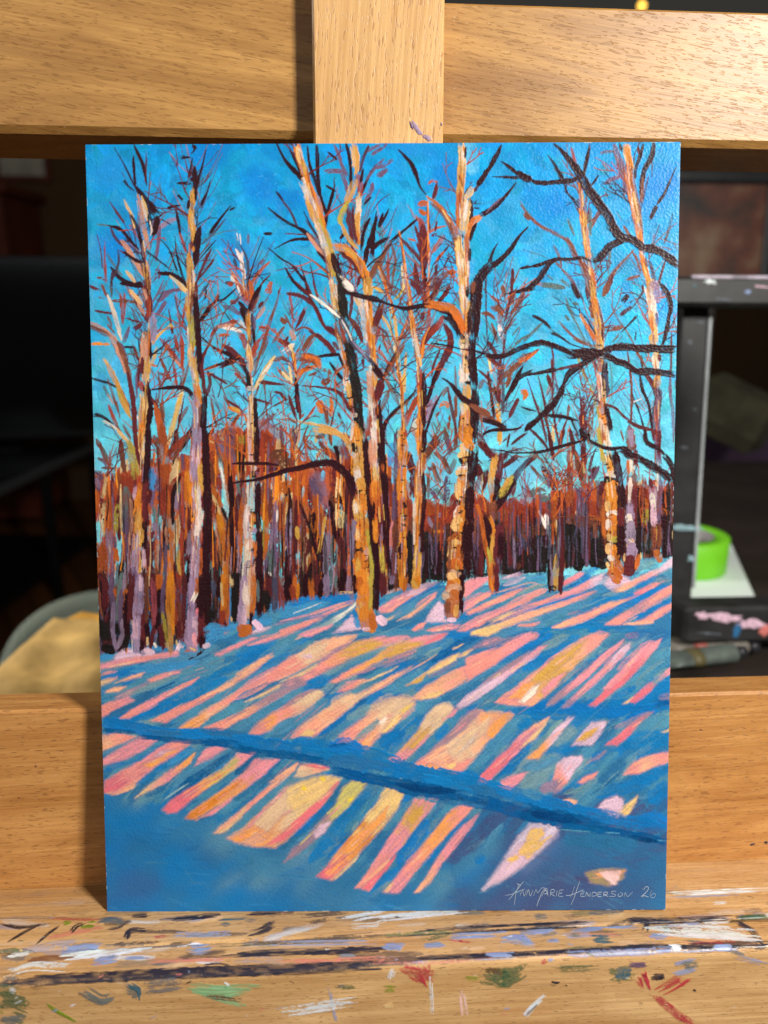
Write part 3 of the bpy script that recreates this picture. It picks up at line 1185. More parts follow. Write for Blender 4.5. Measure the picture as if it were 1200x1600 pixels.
mr 60 o 970,600 960,760 960,900
li 34 d 940,260 970,350 990,450
wh 44 d 960,330 980,420
mr 34 o 1010,370 990,540 985,700
sl 40 o 990,640 990,800 990,950
mr 40 < 880,770 930,840 960,900
dk 30 920,790 940,840
mr 40 1100,880 1040,1010
oc 60 o 950,920 955,1010 970,1090
or 36 o 940,960 960,1060
ol 50 o 965,1090 955,1190
br 60 780,960 860,1010 940,1060 1000,1100
dk 50 840,1040 920,1060 1000,1090
mr 24 1130,1080 1060,1140 1000,1190
dk 16 1170,1135 1090,1190
mr 16 670,990 660,1100 665,1190
@br
dk 40 < 0,125 80,150 170,180 250,200 320,190 400,180 480,195 560,230
mr 50 400,175 500,190 570,220
or2 60 o 420,170 520,180 610,210 660,280 690,330
dk 66 o 540,230 600,280 650,340 680,400
or2 50 o 630,250 670,310 700,380
@e
cr 60 o 690,0 690,100 700,200 710,260
wh 36 680,20 700,130 710,220
bk 24 715,20 720,120
oc 40 o 740,130 735,250
br 40 760,0 750,100
or 60 o 720,240 725,330 705,400
wh 26 715,380 705,440
oc 60 o 690,400 700,470 720,530
wh 60 o 680,460 700,500 690,560
or 50 o 720,520 720,600
wh 70 o 690,640 700,720 690,770
cr 60 o 720,590 720,660
oc 60 o 720,760 720,840 740,890
cr 70 o 700,930 720,960
or 80 o 715,1000 710,1070
oc 70 o 700,1060 700,1130
wh 26 680,930 690,1000
ol 40 o 700,1120 740,1140
or 80 o 700,1170 720,1190
bk 26 o 700,550 720,590
bk 26 o 715,755 735,760
bk 60 d 690,1080 730,1120
dk 90 o 790,0 785,150 770,290 765,430
dk 60 o 760,420 755,560 765,690 775,790
dk 60 o 780,790 780,900 775,1060 770,1190
@br
dk 44 < 530,720 590,760 650,830 690,880 760,920
br 50 740,920 830,970 900,1000
dk 14 445,462 520,470 600,485 690,510
dk 18 680,505 780,520 860,545
dk 40 o 860,545 930,560 1010,550 1080,520 1130,495 1195,480
dk 24 835,1150 900,1115 970,1110 1050,1110 1130,1095
# twigs 820 440 4.8
pb 24 350,10 390,70 430,130
dk 44 355,20 400,120
br 50 620,10 590,100
pb 50 d 460,60 490,150 510,230
gr 50 d 120,20 190,30 280,40
br 40 490,180 510,270
gr 20 310,130 330,190 380,260
gr 30 d 350,160 400,170
gr 30 430,195 440,210
gr 20 320,200 390,320 440,430
gr 40 o 300,250 330,290
dk 34 65,260 130,290 180,340
gr 30 0,440 60,380 120,320
dk 24 > 220,390 290,430 350,470 440,495
gr 10 180,350 260,400
br 24 270,310 330,380 400,440 470,470
br 40 > 370,420 440,460 520,480
dk 50 d 730,150 770,100
pb 44 d 720,250 790,190
pb 20 > 880,80 830,160 790,210
br 16 660,200 700,290 760,370 810,460
dk 26 > 825,270 780,320 730,370
br 60 d 600,360 660,345 720,340
pb 26 d 700,400 680,430
dk 14 830,380 825,440
gr 16 660,450 700,400
rd 30 d 100,510 50,550 10,590
or2 24 80,530 20,580
mr 18 200,500 215,600 205,700
mv 14 215,660 240,780 240,820
or2 40 d 0,810 20,860
mr 24 < 25,745 70,880 110,990
mr 26 < 105,730 140,870 160,1000
mr 24 > 200,600 210,740 205,880
mr 34 170,700 200,790
dk 16 0,950 80,970
mr 24 120,1010 150,1130 160,1190
mr 24 150,1000 175,1100 190,1190
pb 24 270,980 260,1050
mr 22 210,960 230,1080 250,1190
cr 20 210,1080 220,1190
br 24 330,930 320,1030
mr 22 310,1050 280,1130 260,1190
mr 24 < 410,820 420,920 430,1030
mr 60 d 440,880 450,1000 460,1100
mr 60 o 420,1020 430,1110 440,1190
br 50 d 500,950 490,1100 480,1190
dk 22 350,1040 400,1150
br 20 340,1100 370,1190
br 30 40,1110 130,1190
mr 16 0,1130 20,1100
or 10 438,1010 438,1060
ol 36 o 400,580 440,690 490,790 520,880 550,1000 560,1190
br 20 430,640 470,740
mr 22 770,560 790,700 800,850 795,1000
br 26 o 795,700 800,850 790,1020
gr 10 630,590 650,700 650,850
dk 16 810,870 860,990 890,1100 900,1190
dk 24 870,560 880,640
br 26 830,520 880,600 900,630
mr 40 910,700 950,760 980,830
dk 30 865,710 880,810 920,900 940,1000 950,1100
mr 20 1095,400 1095,560 1090,700
mv 30 1090,720 1090,850 1110,1000 1110,1160
pb 22 1130,740 1130,800
mr 36 780,1080 800,1140 810,1190
mr 30 950,1100 970,1190
br 18 720,1120 740,1190
wh 10 820,900 870,880
@f
br 40 o 490,0 520,110 560,260 580,380
oc 40 o 510,30 510,120 530,220 550,330
or 40 o 510,110 530,200 545,250
cr 24 410,240 460,330 520,430
or2 34 < 415,240 470,340 530,440
oc 60 o 540,290 560,400 565,520
mr 16 575,310 585,450
cr 16 550,380 560,470
or2 50 o 565,590 560,660
wh 50 o 560,680 575,780 575,880
sa2 30 o 545,700 560,800
or2 40 o 585,860 580,960
or 56 o 575,930 590,1060 600,1190
wh 30 560,1020 590,1130
mr 16 520,590 545,670
dk 46 o 600,590 600,700 610,830
sl 40 o 600,680 615,850
dk 40 o 600,930 630,1030 640,1130
cr 40 d 610,1100 620,1190
@g
oc 50 o 935,0 945,60
li 70 o 965,30 985,130
wh 60 o 920,60 950,180 970,260
cr 50 o 940,240 965,350 970,460
or 26 935,260 960,380
mv 22 985,230 990,340
oc 44 o 950,420 960,480
cr 50 o 980,540 985,620
wh 50 o 970,580 985,650
mr 26 1005,540 1010,600
oc 54 o 995,700 990,770
pb 60 o 990,790 1000,880 985,1000 985,1100
mv 40 o 995,880 985,1010 990,1190
@twigs
mr 24 530,895 600,920 680,950 740,1010 790,1050
mr 34 780,1050 860,1090 950,1110
@br
dk 40 1000,10 1060,80 1090,170 1080,270
dk 30 1085,200 1070,310 1050,400 1030,480
dk 46 0,485 70,465 130,455 210,480 290,510 360,550
dk 80 o 340,540 430,540 520,545 600,545
dk 64 o 590,540 650,500 760,490 900,500 1050,505 1136,508
dk 50 o 590,545 680,590 760,620 830,670 900,685
dk 56 o 830,680 900,670 1000,680 1060,690 1136,695
dk 46 560,555 480,590 400,640 330,690 290,770
dk 46 300,740 270,830 220,910 140,990 50,1080
mr 22 430,620 330,640 230,660
dk 34 > 240,655 130,680 50,695 0,710
dk 26 150,1000 260,1010 330,1025 400,1045
dk 46 100,1030 40,1080 0,1120
# woods 120 670 4.8
br 34 145,75 180,140 230,240
br 26 150,215 200,240 270,270
br 22 180,290 250,295 310,295
gr 22 190,130 240,240
mv 100 d 150,350 150,430
li 50 o 150,390 170,420
br 60 o 300,340 330,440 320,520
rd 120 o 360,360 380,500 300,560
cr 24 340,90 340,220 330,330
cr 20 375,220 380,320
br 40 330,80 340,200 360,330
cr 60 o 230,350 225,420 200,480
cr 60 o 215,560 210,650
cr 50 o 205,700 210,790
mr 30 270,360 265,500 280,700
ru 90 o 250,450 250,600 245,790
li 60 o 245,800 250,950 270,1190
mv 22 280,800 290,900
ru 90 d 180,860 190,1000 200,1130
mr 60 o 320,520 320,680 320,800
mr 90 o 180,1090 220,1190
ol 40 d 310,560 290,700 300,780
gr 90 o 370,460 370,640 380,800
mv 70 o 370,620 370,800 360,960
li 60 o 390,950 380,1080 350,1190
gr 40 o 310,1020 310,1190
dk 50 o 340,1000 330,1120
or2 30 295,890 310,1000
br 50 o 400,530 410,660 400,800
sa2 30 o 405,560 415,700 400,830 405,960
mr 30 510,320 550,450 545,560
dk 60 o 520,180 530,330 515,450
mr 60 o 515,470 510,600 530,700
dk 50 o 510,700 510,850 500,960
sk 60 s 575,320 580,430
mv 60 d 620,360 610,480
sk 40 o 565,480 550,570
mv 30 d 610,500 600,540
gr 60 o 590,580 600,700 610,780
li 50 d 580,700 610,780 620,840
mr 70 o 550,850 550,980 560,1090
mr 40 o 565,1100 550,1190
or2 70 o 610,860 620,1000 620,1190
or 40 o 640,980 630,1080
br 40 o 600,1060 610,1190
mv 30 o 670,880 670,1040 660,1190
sa2 24 o 670,740 680,860
br 22 550,60 600,130 620,200
br 40 o 610,150 620,260
br 30 550,220 590,280
br 60 o 560,60 620,100
ru 90 o 640,0 660,200 650,400
rd 100 o 670,420 670,560 660,650
or2 50 o 690,530 700,700 720,900 730,1190
or2 26 o 700,800 720,1000
mr 24 735,1000 750,1190
cr 26 710,0 680,120
mr 40 745,0 740,100 690,200
cr 80 o 740,220 740,330 715,400
oc 40 o 770,240 760,310
rd 50 820,50 740,140 700,230
mv 40 o 790,190 800,300
dk 40 > 870,0 800,120 740,200 720,270
rd 50 790,330 740,400 700,450
dk 40 o 780,370 730,460 720,560 730,680
li 60 o 765,490 760,600
cr 50 o 760,680 750,850
or 70 o 830,330 820,450 840,520
or2 60 o 800,400 820,520
sa2 24 810,540 860,620
mr 80 o 830,600 830,720 840,960
rd 40 o 790,600 800,700 790,820
rd 60 o 780,850 790,1000 790,1190
mr 50 o 820,760 840,900 830,960
li 40 o 850,790 840,930
dk 50 o 850,1000 840,1190
oc 40 760,900 780,1100
@a
cr 60 o 490,20 480,150 470,280
or 56 o 500,0 490,130
ol 60 o 400,120 430,260 440,360
cr 26 300,0 340,50 400,110
ol 40 o 380,70 410,170
mr 30 440,0 450,150 475,280
mr 20 o 490,220 480,310
or 70 o 480,440 465,560 450,640
oc 60 o 470,620 460,720 480,830
oc 50 o 470,820 455,950 470,1060
lp 26 o 440,430 430,520
li 60 o 450,790 440,950 440,1190
lp 30 o 500,900 510,1040
mv 50 o 430,1060 450,1190
dk 44 o 535,0 530,200 510,420
mr 40 o 520,400 500,560 510,680
@b
li 60 o 910,10 900,120 880,200
lp 70 o 900,130 890,260 880,370
li 50 o 870,230 890,380
oc 50 o 930,250 930,350 935,470
lp 66 o 900,430 900,540 900,640
wh 40 o 905,420 910,560 930,640
wh 60 o 930,620 910,730 910,830
mr 30 o 945,500 950,600
rd 30 o 940,750 930,860
li 70 o 900,830 890,980 880,1190
lp 40 o 890,880 880,1020 870,1190
dk 60 o 965,0 970,200 980,420 985,640 980,860 975,1060 970,1190
ru 26 o 935,900 930,1100
@woods
mr 30 1030,0 980,60
rd 150 d 1030,190 1050,300 1090,420
mv 120 s 1130,40 1140,130
li 90 d 1130,150 1110,80
or2 80 o 1080,200 1050,320
cr 40 o 1000,90 1020,100
cr 30 d 1060,10 1100,90
ru 120 o 1180,60 1180,200
br 40 o 1000,250 1030,400
sl 14 1040,80 1060,180 1090,250
gr 40 o 1075,220 1100,330
sk3 40 o 1080,280 1110,430 1130,640
wh 20 o 1085,300 1115,440
dk 40 o 1145,310 1160,450 1165,560
dk 34 o 1160,560 1155,720 1170,900 1190,1000
or2 70 o 1010,440 1060,560 1090,700
or 60 o 1060,620 1090,760 1110,900
or 70 o 1100,850 1110,1000 1140,1090
cr 20 1000,470 1050,560 1080,650
sa2 20 1040,760 1080,900
mr 60 o 1020,780 1040,950 1040,1150
dk 40 o 1010,700 1025,850
bk 26 1090,590 1130,690
gr 50 o 1000,1000 1010,1190
oc 50 o 1110,1090 1100,1190
cr 30 o 1165,1110 1160,1190
rd 70 o 1010,560 1020,700
# woods 350 670 4.8
or2 80 o 30,250 40,400 60,520
mv 120 s 30,60 40,170
ru 90 o 110,60 120,180
ol 50 d 130,50 150,110
bk 40 o 105,130 115,260 125,310
rd 130 d 310,60 330,180 320,260
mr 40 o 270,20 260,120
cr 40 o 410,80 410,180
br 30 o 435,0 440,200 430,340
sk2 60 o 490,20 480,180
br 50 o 525,20 520,150 525,280
cr 34 o 545,0 545,140 545,260
or2 30 o 570,150 560,280
sk2 70 o 600,80 600,220
sk2 70 o 710,50 740,130
sk2 60 o 850,90 820,60
cr 30 o 690,100 700,40
cr 20 d 730,150 690,220
rd 20 620,0 600,80 650,150 700,130
rd 20 660,80 640,130 600,240
br 44 o 710,60 740,50
mr 30 710,90 770,160 840,220
br 26 790,20 810,130
rd 50 760,150 820,200 870,250
rd 80 o 890,130 930,240 960,330
dk 36 830,120 860,200 860,240
rd 60 960,100 900,60
br 120 d 400,200 440,260
ru 70 o 450,190 480,190
sk2 40 o 470,330 490,390
or2 100 o 530,400 560,480
or2 90 d 450,440 520,430
cr 24 o 420,480 420,560
sk3 20 o 425,500 430,530
sk3 24 o 600,440 590,510
rd 50 d 700,290 740,340
sk2 40 o 745,330 740,370
li 110 s 700,380 720,470 750,560
mv 60 d 660,350 680,440 730,540
rd 60 o 300,300 380,300
mr 40 o 250,310 400,300
br 110 o 310,450 330,560 320,680
or2 60 o 300,600 320,760 300,940
ru 100 o 280,500 290,620
li 60 o 400,580 390,700 370,820
li 50 o 370,870 380,1000 400,1190
wh 20 405,600 400,700
sl 60 o 380,900 370,1030
gr 60 o 350,930 360,1060
wh 16 330,1070 370,1110
ol 14 o 295,600 300,800 290,1000
rd 70 o 430,540 440,680 430,830
or2 36 o 470,560 460,760 440,980
cr 16 o 475,560 465,700
dk 50 < 488,440 500,560 490,680 480,830
dk 60 o 500,830 490,1000 480,1190
rd 40 o 520,850 530,1000 510,1190
mr 40 o 550,560 540,720 540,900
or2 70 o 590,560 640,640
br 44 o 570,560 600,680 590,850
dk 26 570,560 640,730 680,870 720,1020
dk 40 670,620 690,720 690,820
or2 50 o 620,780 640,950 600,1080
cr 60 o 620,800 625,900 600,1060
oc 40 o 550,740 560,820
mr 50 o 640,830 640,940
dk 60 < 660,1000 640,1100 620,1190
sa2 50 o 570,980 580,1060
mr 40 o 580,1050 590,1190
or2 70 o 690,530 720,640 700,760
oc 30 o 760,680 740,800 720,900
br 50 o 800,500 820,620
dk 50 o 800,560 830,700 860,840
or2 40 o 790,700 800,900
li 60 o 780,820 770,960 770,1190
gr 40 o 820,830 815,1000 820,1190
gr 30 o 850,1000 850,1190
dk 60 o 730,1100 740,1190
mr 60 o 880,830 890,960 900,1080
dk 80 o 890,1060 900,1190
cr 80 d 860,620 890,730
cr 30 o 860,380 880,500
dk 40 840,470 880,540 920,560
rd 40 o 820,430 830,480
ru 40 o 940,640 960,720
li 50 o 980,700 960,880 940,1000
li 60 o 920,730 950,880 950,1190
mr 90 o 900,320 930,420 950,560 960,640
dk 50 o 960,300 970,420
ru 70 o 700,600 690,500
or2 60 o 70,540 60,680
mr 60 o 110,500 110,640 110,740
or2 50 o 140,540 130,720 130,900
or2 100 o 20,760 30,900 60,1060
mv 26 o 90,760 95,900
dk 50 o 40,330 60,520 60,700 70,900 80,1060
cr 50 o 20,1100 60,1150
dk 60 o 90,1080 100,1190
@h
cr 50 o 215,0 210,120 205,260
lp 30 o 190,30 200,170 205,260
bk 36 o 210,330 225,350
wh 30 o 235,290 230,300
wh 56 o 200,400 200,520 200,620
sk3 60 o 215,420 215,560 215,620
dk 44 o 245,0 245,170 245,260
dk 40 o 258,400 255,560 260,760
dk 50 o 265,760 270,950 260,1190
bk 30 o 205,630 235,640
wh 60 o 180,600 180,740 190,840
li 50 o 200,750 230,760
or2 50 o 215,660 220,700
bk 20 o 215,690 235,710
cr2 70 o 190,850 190,960
cr2 50 o 210,900 190,970 180,1010
wh 50 o 190,880 170,1000 160,1100 150,1190
or2 30 o 235,850 235,960
bk 24 o 220,890 215,930
li 60 o 190,1010 180,1100
cr2 50 o 220,1010 210,1080 200,1190
wh 30 o 195,840 180,900
@c
oc2 40 o 900,40 930,100 960,160
oc2 70 > 700,0 800,10 880,50 930,110
oc 90 o 990,0 1000,90 1020,210
or 60 o 990,20 990,90
wh 20 o 965,0 955,90
bk 40 o 975,120 985,160
wh 40 o 985,190 1000,260
oc 80 o 1010,240 1010,340
wh 50 o 1000,300 1010,390
oc 80 o 1030,400 1040,460
bk 30 d 990,490 1040,460
or 90 o 1050,480 1030,560 1060,640
cr 60 o 1000,530 1000,640
wh 26 o 985,550 1000,650
oc 80 o 1020,660 1050,700
bk 30 d 1050,680
or 100 o 1040,730 1040,850
cr 40 o 1010,740 1010,840
or 70 o 1020,870 1060,880
bk 40 o 990,930 1060,915
sa2 50 o 1080,910 1060,960
or 110 o 1030,970 1035,1100
oc 40 o 1010,980 1010,1120
bk 40 d 1060,1050
or 110 o 1040,1100 1050,1190
dk 30 o 990,1130 1000,1160
ol 40 o 1080,740 1110,950 1120,1190
dk 50 o 1060,60 1070,240 1090,440 1120,720 1150,960 1170,1190
ru 60 o 1120,420 1140,600 1160,800
@d
wh 50 o 1120,0 1140,150 1140,300
sa2 40 o 1110,80 1120,300
cr 40 o 1140,280 1140,420
dk 50 o 1180,0 1185,180
mr 60 o 1190,300 1180,420
or 60 o 1140,440 1150,600 1170,740
mr 50 o 1190,600 1190,1100
rd 60 o 1170,500 1185,700
@br
dk 50 > 880,280 800,250 700,260 600,285 480,310 380,340 250,380 130,395 60,408
dk 60 o 820,260 890,310 950,390 980,500
dk 26 60,260 130,258 230,258 330,262 420,275
# woods 580 670 4.8
mr 40 o 140,380 150,470 160,560
sk 50 s 160,130 150,260
sk2 60 o 180,260 180,400
mv 40 o 180,60 190,240 180,420
mv 50 d 185,420 190,560 170,700
rd 60 o 130,400 140,580
mr 40 o 120,580 140,720
pn 24 o 160,720 150,830 160,940
li 60 o 150,930 160,1060 150,1190
br 60 o 190,740 190,1000 180,1150
mv 30 o 170,500 180,650
rd 60 o 290,540 290,640
br 60 o 290,680 295,760
bk 50 o 290,790 290,960 300,1100
sk2 110 s 300,130 310,280
mr 60 270,170 300,260 320,350
mr 60 > 510,40 450,150 390,240
br 70 > 440,130 390,250 330,350
mr 70 o 310,350 320,460 310,500
sk2 120 s 470,280 440,400
sk2 100 s 590,330 600,450
br 30 o 430,340 430,500
br 40 550,10 590,140 620,160
br 30 640,10 630,160
br 30 475,170 540,230 590,300
br 36 540,200 570,290 590,340
br 34 635,220 610,290 590,340
mv 30 580,70 590,200
br 36 460,250 490,350 520,410
gr 30 480,440 530,500 560,540
mv 50 d 570,350 570,480 550,560
mv 40 d 450,450 500,540
rd 60 640,480 600,580 570,620
mv 30 d 430,290 460,310
rd 170 o 440,590 500,640 580,640
rd 130 o 430,700 510,740 570,700
ru 100 o 420,560 440,620
br 120 d 480,760 600,760
br 100 o 440,830 520,850 580,800
li 30 430,660 460,740
li 40 d 500,630 530,660
mv 30 440,780 460,900 470,1020
mv 26 490,740 490,880 480,960
bk 80 o 430,860 410,1030 450,1090
dk 120 o 540,870 520,1000 510,1080
bk 60 o 540,900 560,1050
bk 60 o 420,1100 550,1120
br 40 600,800 590,950 580,1050
or 26 d 470,770 560,770
br 40 o 800,30 820,110
mr 50 800,100 860,150 910,220
mr 60 o 800,270 830,380
li 60 o 800,380 790,450
cr 30 o 840,340 850,420
mr 40 > 865,290 860,390 830,480
cr 20 o 870,480 850,500
rd 130 o 830,560 860,620
rd 90 o 800,520 790,620
mv 30 790,720 790,860 800,1000
br 90 o 780,720 840,790
br 60 o 800,800 800,860
bk 110 o 830,900 800,1050
bk 60 o 770,1080 860,1090
ru 40 o 800,600 830,700
sk2 120 s 1060,60 1150,100
sk2 120 s 1060,290 1020,380
sk2 140 s 1170,300 1150,440
mr 40 1110,190 1050,240 980,290
mr 34 1020,170 1000,240
mr 16 1040,30 1020,140
mr 20 1170,30 1110,70 1050,120
li 90 s 1170,480 1150,530
br 60 o 1070,400 1060,490
rd 150 o 1050,560 1100,620 1180,640
rd 120 o 1000,680 1080,700 1180,700
or2 30 d 980,630 1020,600
br 150 o 1000,790 1090,790 1180,780
bk 150 o 1010,980 1030,1020 1120,960
bk 100 o 1160,900 1170,1000
bk 60 o 1000,1080 1190,1020
mv 34 < 1040,640 1050,800 1075,900 1070,1060
li 20 1050,760 1080,900 1075,1040
mv 30 1100,650 1110,800
mv 40 1170,590 1180,800
sl 50 o 1100,780 1150,860 1190,920
mv 60 d 1100,860 1110,940
br 40 o 1110,1000 1105,1050
@m
oc 44 o 965,20 960,100
mr 60 o 920,170 930,300
mr 50 o 970,170 960,340 950,420
oc 50 o 935,200 910,330 895,430
or2 40 o 900,410 910,520 910,600
dk 44 o 940,360 950,460 930,560
sl 70 < 1195,210 1100,330 1030,440 960,560
dk 60 o 1080,360 1010,480 940,600
ol 60 d 1060,350 1000,450 970,510
oc 26 1040,370 980,470
br 60 o 910,580 920,660
dk 60 o 850,640 880,760 890,860
or2 30 o 800,580 830,680 850,820 880,980 900,1190
or 26 o 890,660 920,740 915,880
oc 40 o 920,800 910,960 900,1100
ol 30 o 880,900 900,1000
or2 50 o 920,1000 915,1190
mr 70 o 970,700 960,860 950,980
mr 40 o 940,1000 940,1190
dk 50 o 980,800 975,960
@k
or 60 o 370,0 370,120 380,200
or2 70 o 380,190 370,300 360,420
or 60 o 360,360 360,520 355,640
wh 24 o 328,550 330,700 328,860
cr 16 345,360 345,500
or 56 o 350,640 360,800 350,960
oc 60 o 360,860 350,1000 340,1100
oc 70 o 350,1060 340,1170
dk 34 o 385,320 400,480 395,640 380,780 385,930
dk 40 o 400,0 400,100 390,190
@l
oc 36 o 220,0 215,120 220,240
or 60 o 240,20 245,150 235,290
or 70 o 240,280 230,420 235,540
or2 66 o 235,520 240,660 245,780
or 60 o 240,760 240,900 235,1050 240,1190
cr 20 210,60 210,140
bk 26 o 250,560 255,580
bk 30 o 235,640 245,680
bk 36 o 230,870 225,910
bk 20 o 230,950 220,970
rd 30 260,0 260,60
dk 20 o 215,880 220,960
@d
wh 50 o 20,0 30,140 30,260
sa2 60 o 10,100 20,240
cr 40 o 40,280 40,400
or 60 o 30,380 40,540 60,700
ru 70 o 50,480 60,640 80,800
mr 60 o 80,540 80,700 90,860
ol 50 o 80,880 100,1050 100,1190
mr 60 o 80,1050 90,1190
dk 60 o 80,0 80,160 90,300
dk 50 o 100,320 110,500 115,700 120,900 140,1060
dk 40 o 10,560 10,800 40,1000 50,1190
or 40 o 30,680 40,840
@e
or 90 o 710,0 720,70
cr 50 o 690,130 700,190
wh 30 o 700,130 710,160
or 60 o 720,90 750,140
cr 80 o 680,200 720,210
oc 70 o 730,230 710,290
bk 30 o 670,230 690,260
bk 14 o 680,220 750,208
wh 50 o 670,300 700,290
cr 60 o 660,330 700,330
bk 20 o 655,352 715,350
or 100 o 690,400 690,480
cr 12 670,480 700,430
wh 20 700,490 720,430
cr 60 o 655,430 660,500
bk 40 d 650,540 690,570
oc 60 o 705,540 710,590
wh 60 o 660,600 640,650
or 90 o 690,620 680,660
cr 80 o 650,690 640,740
or 50 o 690,720 680,780
bk 40 o 620,790 650,800
cr2 30 o 680,850 690,860
or2 110 o 640,840 640,880
cr 100 o 630,880 620,950
wh 40 o 630,920 650,980
or2 80 o 660,900 650,1010
or2 110 o 630,1020 640,1050
bk 26 o 590,1060 690,1070
cr2 110 o 620,1100 640,1120
or2 100 o 630,1160 640,1190
br 20 600,800 590,1000 585,1150
dk 70 o 770,160 760,300 745,420
dk 70 o 745,420 740,560 735,700
dk 80 o 735,680 720,820 715,960
dk 60 o 720,960 730,1060
@br
dk 20 835,45 890,15 960,10 1060,5
dk 14 920,158 1000,165 1050,178 1195,180
dk 40 1000,0 960,10
# woods 820 670 4.8
sk2 60 o 40,20 60,110
mr 24 40,0 130,90 180,160
mr 30 180,0 200,130 220,240
cr 24 210,10 215,90
mr 24 300,0 270,100 250,170
mr 14 < 130,190 190,280 240,340
mr 30 > 70,210 20,270 0,300
br 26 40,270 100,340 180,430
br 30 100,170 60,240
mr 40 d 130,280 180,380 230,470
mr 60 d 200,310 230,420
li 60 s 20,480 80,520
gr 90 d 60,500 100,470
gr 60 d 130,530 180,500
br 24 110,440 160,470
mr 30 340,0 360,100 370,200
rd 60 o 340,180 340,300 340,420
cr 22 o 345,180 350,270
or2 40 o 370,250 375,360
cr 26 o 310,380 300,440
br 40 380,160 400,280 420,380
mr 60 o 440,120 440,250 420,360
dk 40 o 420,0 430,80
dk 60 o 460,20 470,90
br 60 o 430,300 440,430
cr 14 440,240 445,340
mr 24 < 530,150 500,240 480,330
mr 40 530,280 500,380
mv 30 > 550,290 520,360 480,450
br 40 o 540,400 560,500 590,600
li 80 o 430,560 440,700
mv 80 o 440,540 440,760
mv 60 o 440,750 450,900 465,1000
mv 40 > 390,440 420,520 430,590
mv 40 > 500,420 470,500 450,570
rd 120 o 330,500 340,620
rd 110 o 520,580 540,640
ru 90 o 350,480 310,560
or2 30 d 480,660 560,680
cr 20 o 385,620 390,650
br 100 o 330,690 500,700
bk 150 o 350,780 370,900
bk 120 o 340,960 400,1010
bk 120 o 530,850 540,950
bk 80 o 520,1000 580,1020
rd 100 o 60,620 160,640
rd 80 o 20,600 30,680
br 90 o 50,760 150,770
mv 36 < 15,580 25,720 40,860
sl 50 o 100,680 110,820 120,960
sl 40 o 20,880 80,960 130,1020
bk 110 o 40,960 60,1010 140,900
bk 60 o 0,1060 140,1050
bk 80 o 190,940 200,1000
wh 24 < 105,610 140,690 160,740
wh 50 o 160,650 180,740
gr 40 o 175,740 200,850 210,950
li 24 o 195,800 215,960
li 26 o 200,950 200,1190
bk 36 o 180,1040 190,1190
or2 60 o 235,480 240,600
or 40 o 220,540 235,680 250,800
rd 40 o 225,550 240,700
cr2 20 o 240,700 265,880
wh 20 o 260,830 250,950
oc 60 o 240,960 235,1100 235,1190
mr 70 o 270,480 280,620 275,800
mr 50 o 290,760 280,950 275,1190
oc 40 o 300,380 290,430
or2 20 o 520,410 550,530 570,660
br 60 o 560,500 590,700 600,860
or2 40 o 580,620 600,800
mr 60 o 580,420 570,470
sk2 60 o 730,350 740,420
mr 60 o 740,470 745,560
br 50 o 760,600 750,720
mr 30 o 750,760 750,860
mr 80 o 890,460 880,540
rd 90 o 880,400 900,560
ru 60 o 880,600 890,720
cr 30 d 850,420 880,380
or2 24 900,520 920,590
ol 50 d 910,600 900,720
gr 50 o 920,800 910,880
br 60 o 890,760 880,850
dk 70 o 850,480 850,660 850,900
bk 50 o 900,880 930,940
gr 50 o 940,830 930,900
br 90 o 1060,500 1080,600
br 60 o 1090,440 1110,480
dk 80 o 1050,500 1060,560
dk 80 o 1060,640 1060,900
or2 50 o 1040,620 1090,640
dk 60 o 1090,700 1090,900
br 40 o 1110,560 1100,700
cr 12 1110,760 1110,830
@n
br 70 o 790,20 800,130
li 40 o 790,0 800,120
wh 44 o 800,220 800,330
or2 24 o 770,240 775,330
mr 36 o 830,150 830,280
br 70 o 800,330 810,470
wh 34 o 790,380 790,560
mr 50 o 825,440 820,600 815,750
li 60 o 790,560 790,680
wh 50 d 780,640 790,720
li 70 o 795,720 790,830
cr2 70 d 790,840 800,920
li 80 o 800,880 800,1010
mr 90 o 790,980 780,1060
or2 40 o 850,960 840,1040
cr 16 870,930 870,980
wh 10 o 780,830 810,850
@g
mv 50 o 1000,0 995,130 1000,270
mr 30 o 1010,0 1000,200
mr 34 960,0 990,60
mv 60 o 1005,370 1000,540 990,700
li 60 o 960,440 965,560
wh 40 d 950,480 970,620
lp 50 d 960,560 970,740
rd 40 o 970,400 990,420
br 70 o 990,740 990,900
or2 50 o 990,930 1010,980
mr 30 940,370 950,450
dk 30 o 1030,640 1040,760
@f
ol 34 o 550,0 570,130 590,260
wh 50 o 600,0 610,80 630,140
or2 40 o 580,20 600,100
cr 50 o 620,190 640,260 660,330
or 44 o 630,230 640,330
wh 60 o 630,350 670,340
dk 60 o 620,380 670,400
bk 40 o 620,390 650,410
oc 70 o 640,430 650,520
or 110 o 660,440 660,520 650,590
or 40 o 700,500 700,590
cr 40 o 620,560 620,600
wh 70 o 640,640 670,640
or 90 o 660,680 650,720
wh 50 o 625,700 630,740
or 80 o 670,750 660,790
bk 50 d 640,770 640,800
cr 40 o 630,800 640,830
ol 50 o 660,830 680,830
cr 50 o 630,880 630,920
or 70 o 670,900 680,950
wh 40 o 640,960 670,1000
cr 30 o 620,1010 630,1040
or2 100 o 680,1030 690,1060
or2 90 o 670,1080 690,1120
or 30 > 690,1120 700,1170
or2 22 o 590,560 595,800
dk 60 o 660,160 690,280 710,380
sl 30 o 690,260 720,400
dk 60 o 710,400 725,500 720,620
dk 60 o 720,620 720,800 720,960
mr 60 o 720,620 720,700
cr 16 750,930 745,1000
@br
dk 26 0,180 90,175 180,160 260,135 350,110 440,90
dk 30 480,80 530,115 610,145 680,150 730,140
dk 60 o 700,155 750,160 790,200 850,215
dk 60 o 840,210 920,260 1000,310 1060,350 1120,390
dk 46 o 1120,390 1110,300 1080,240 1040,190
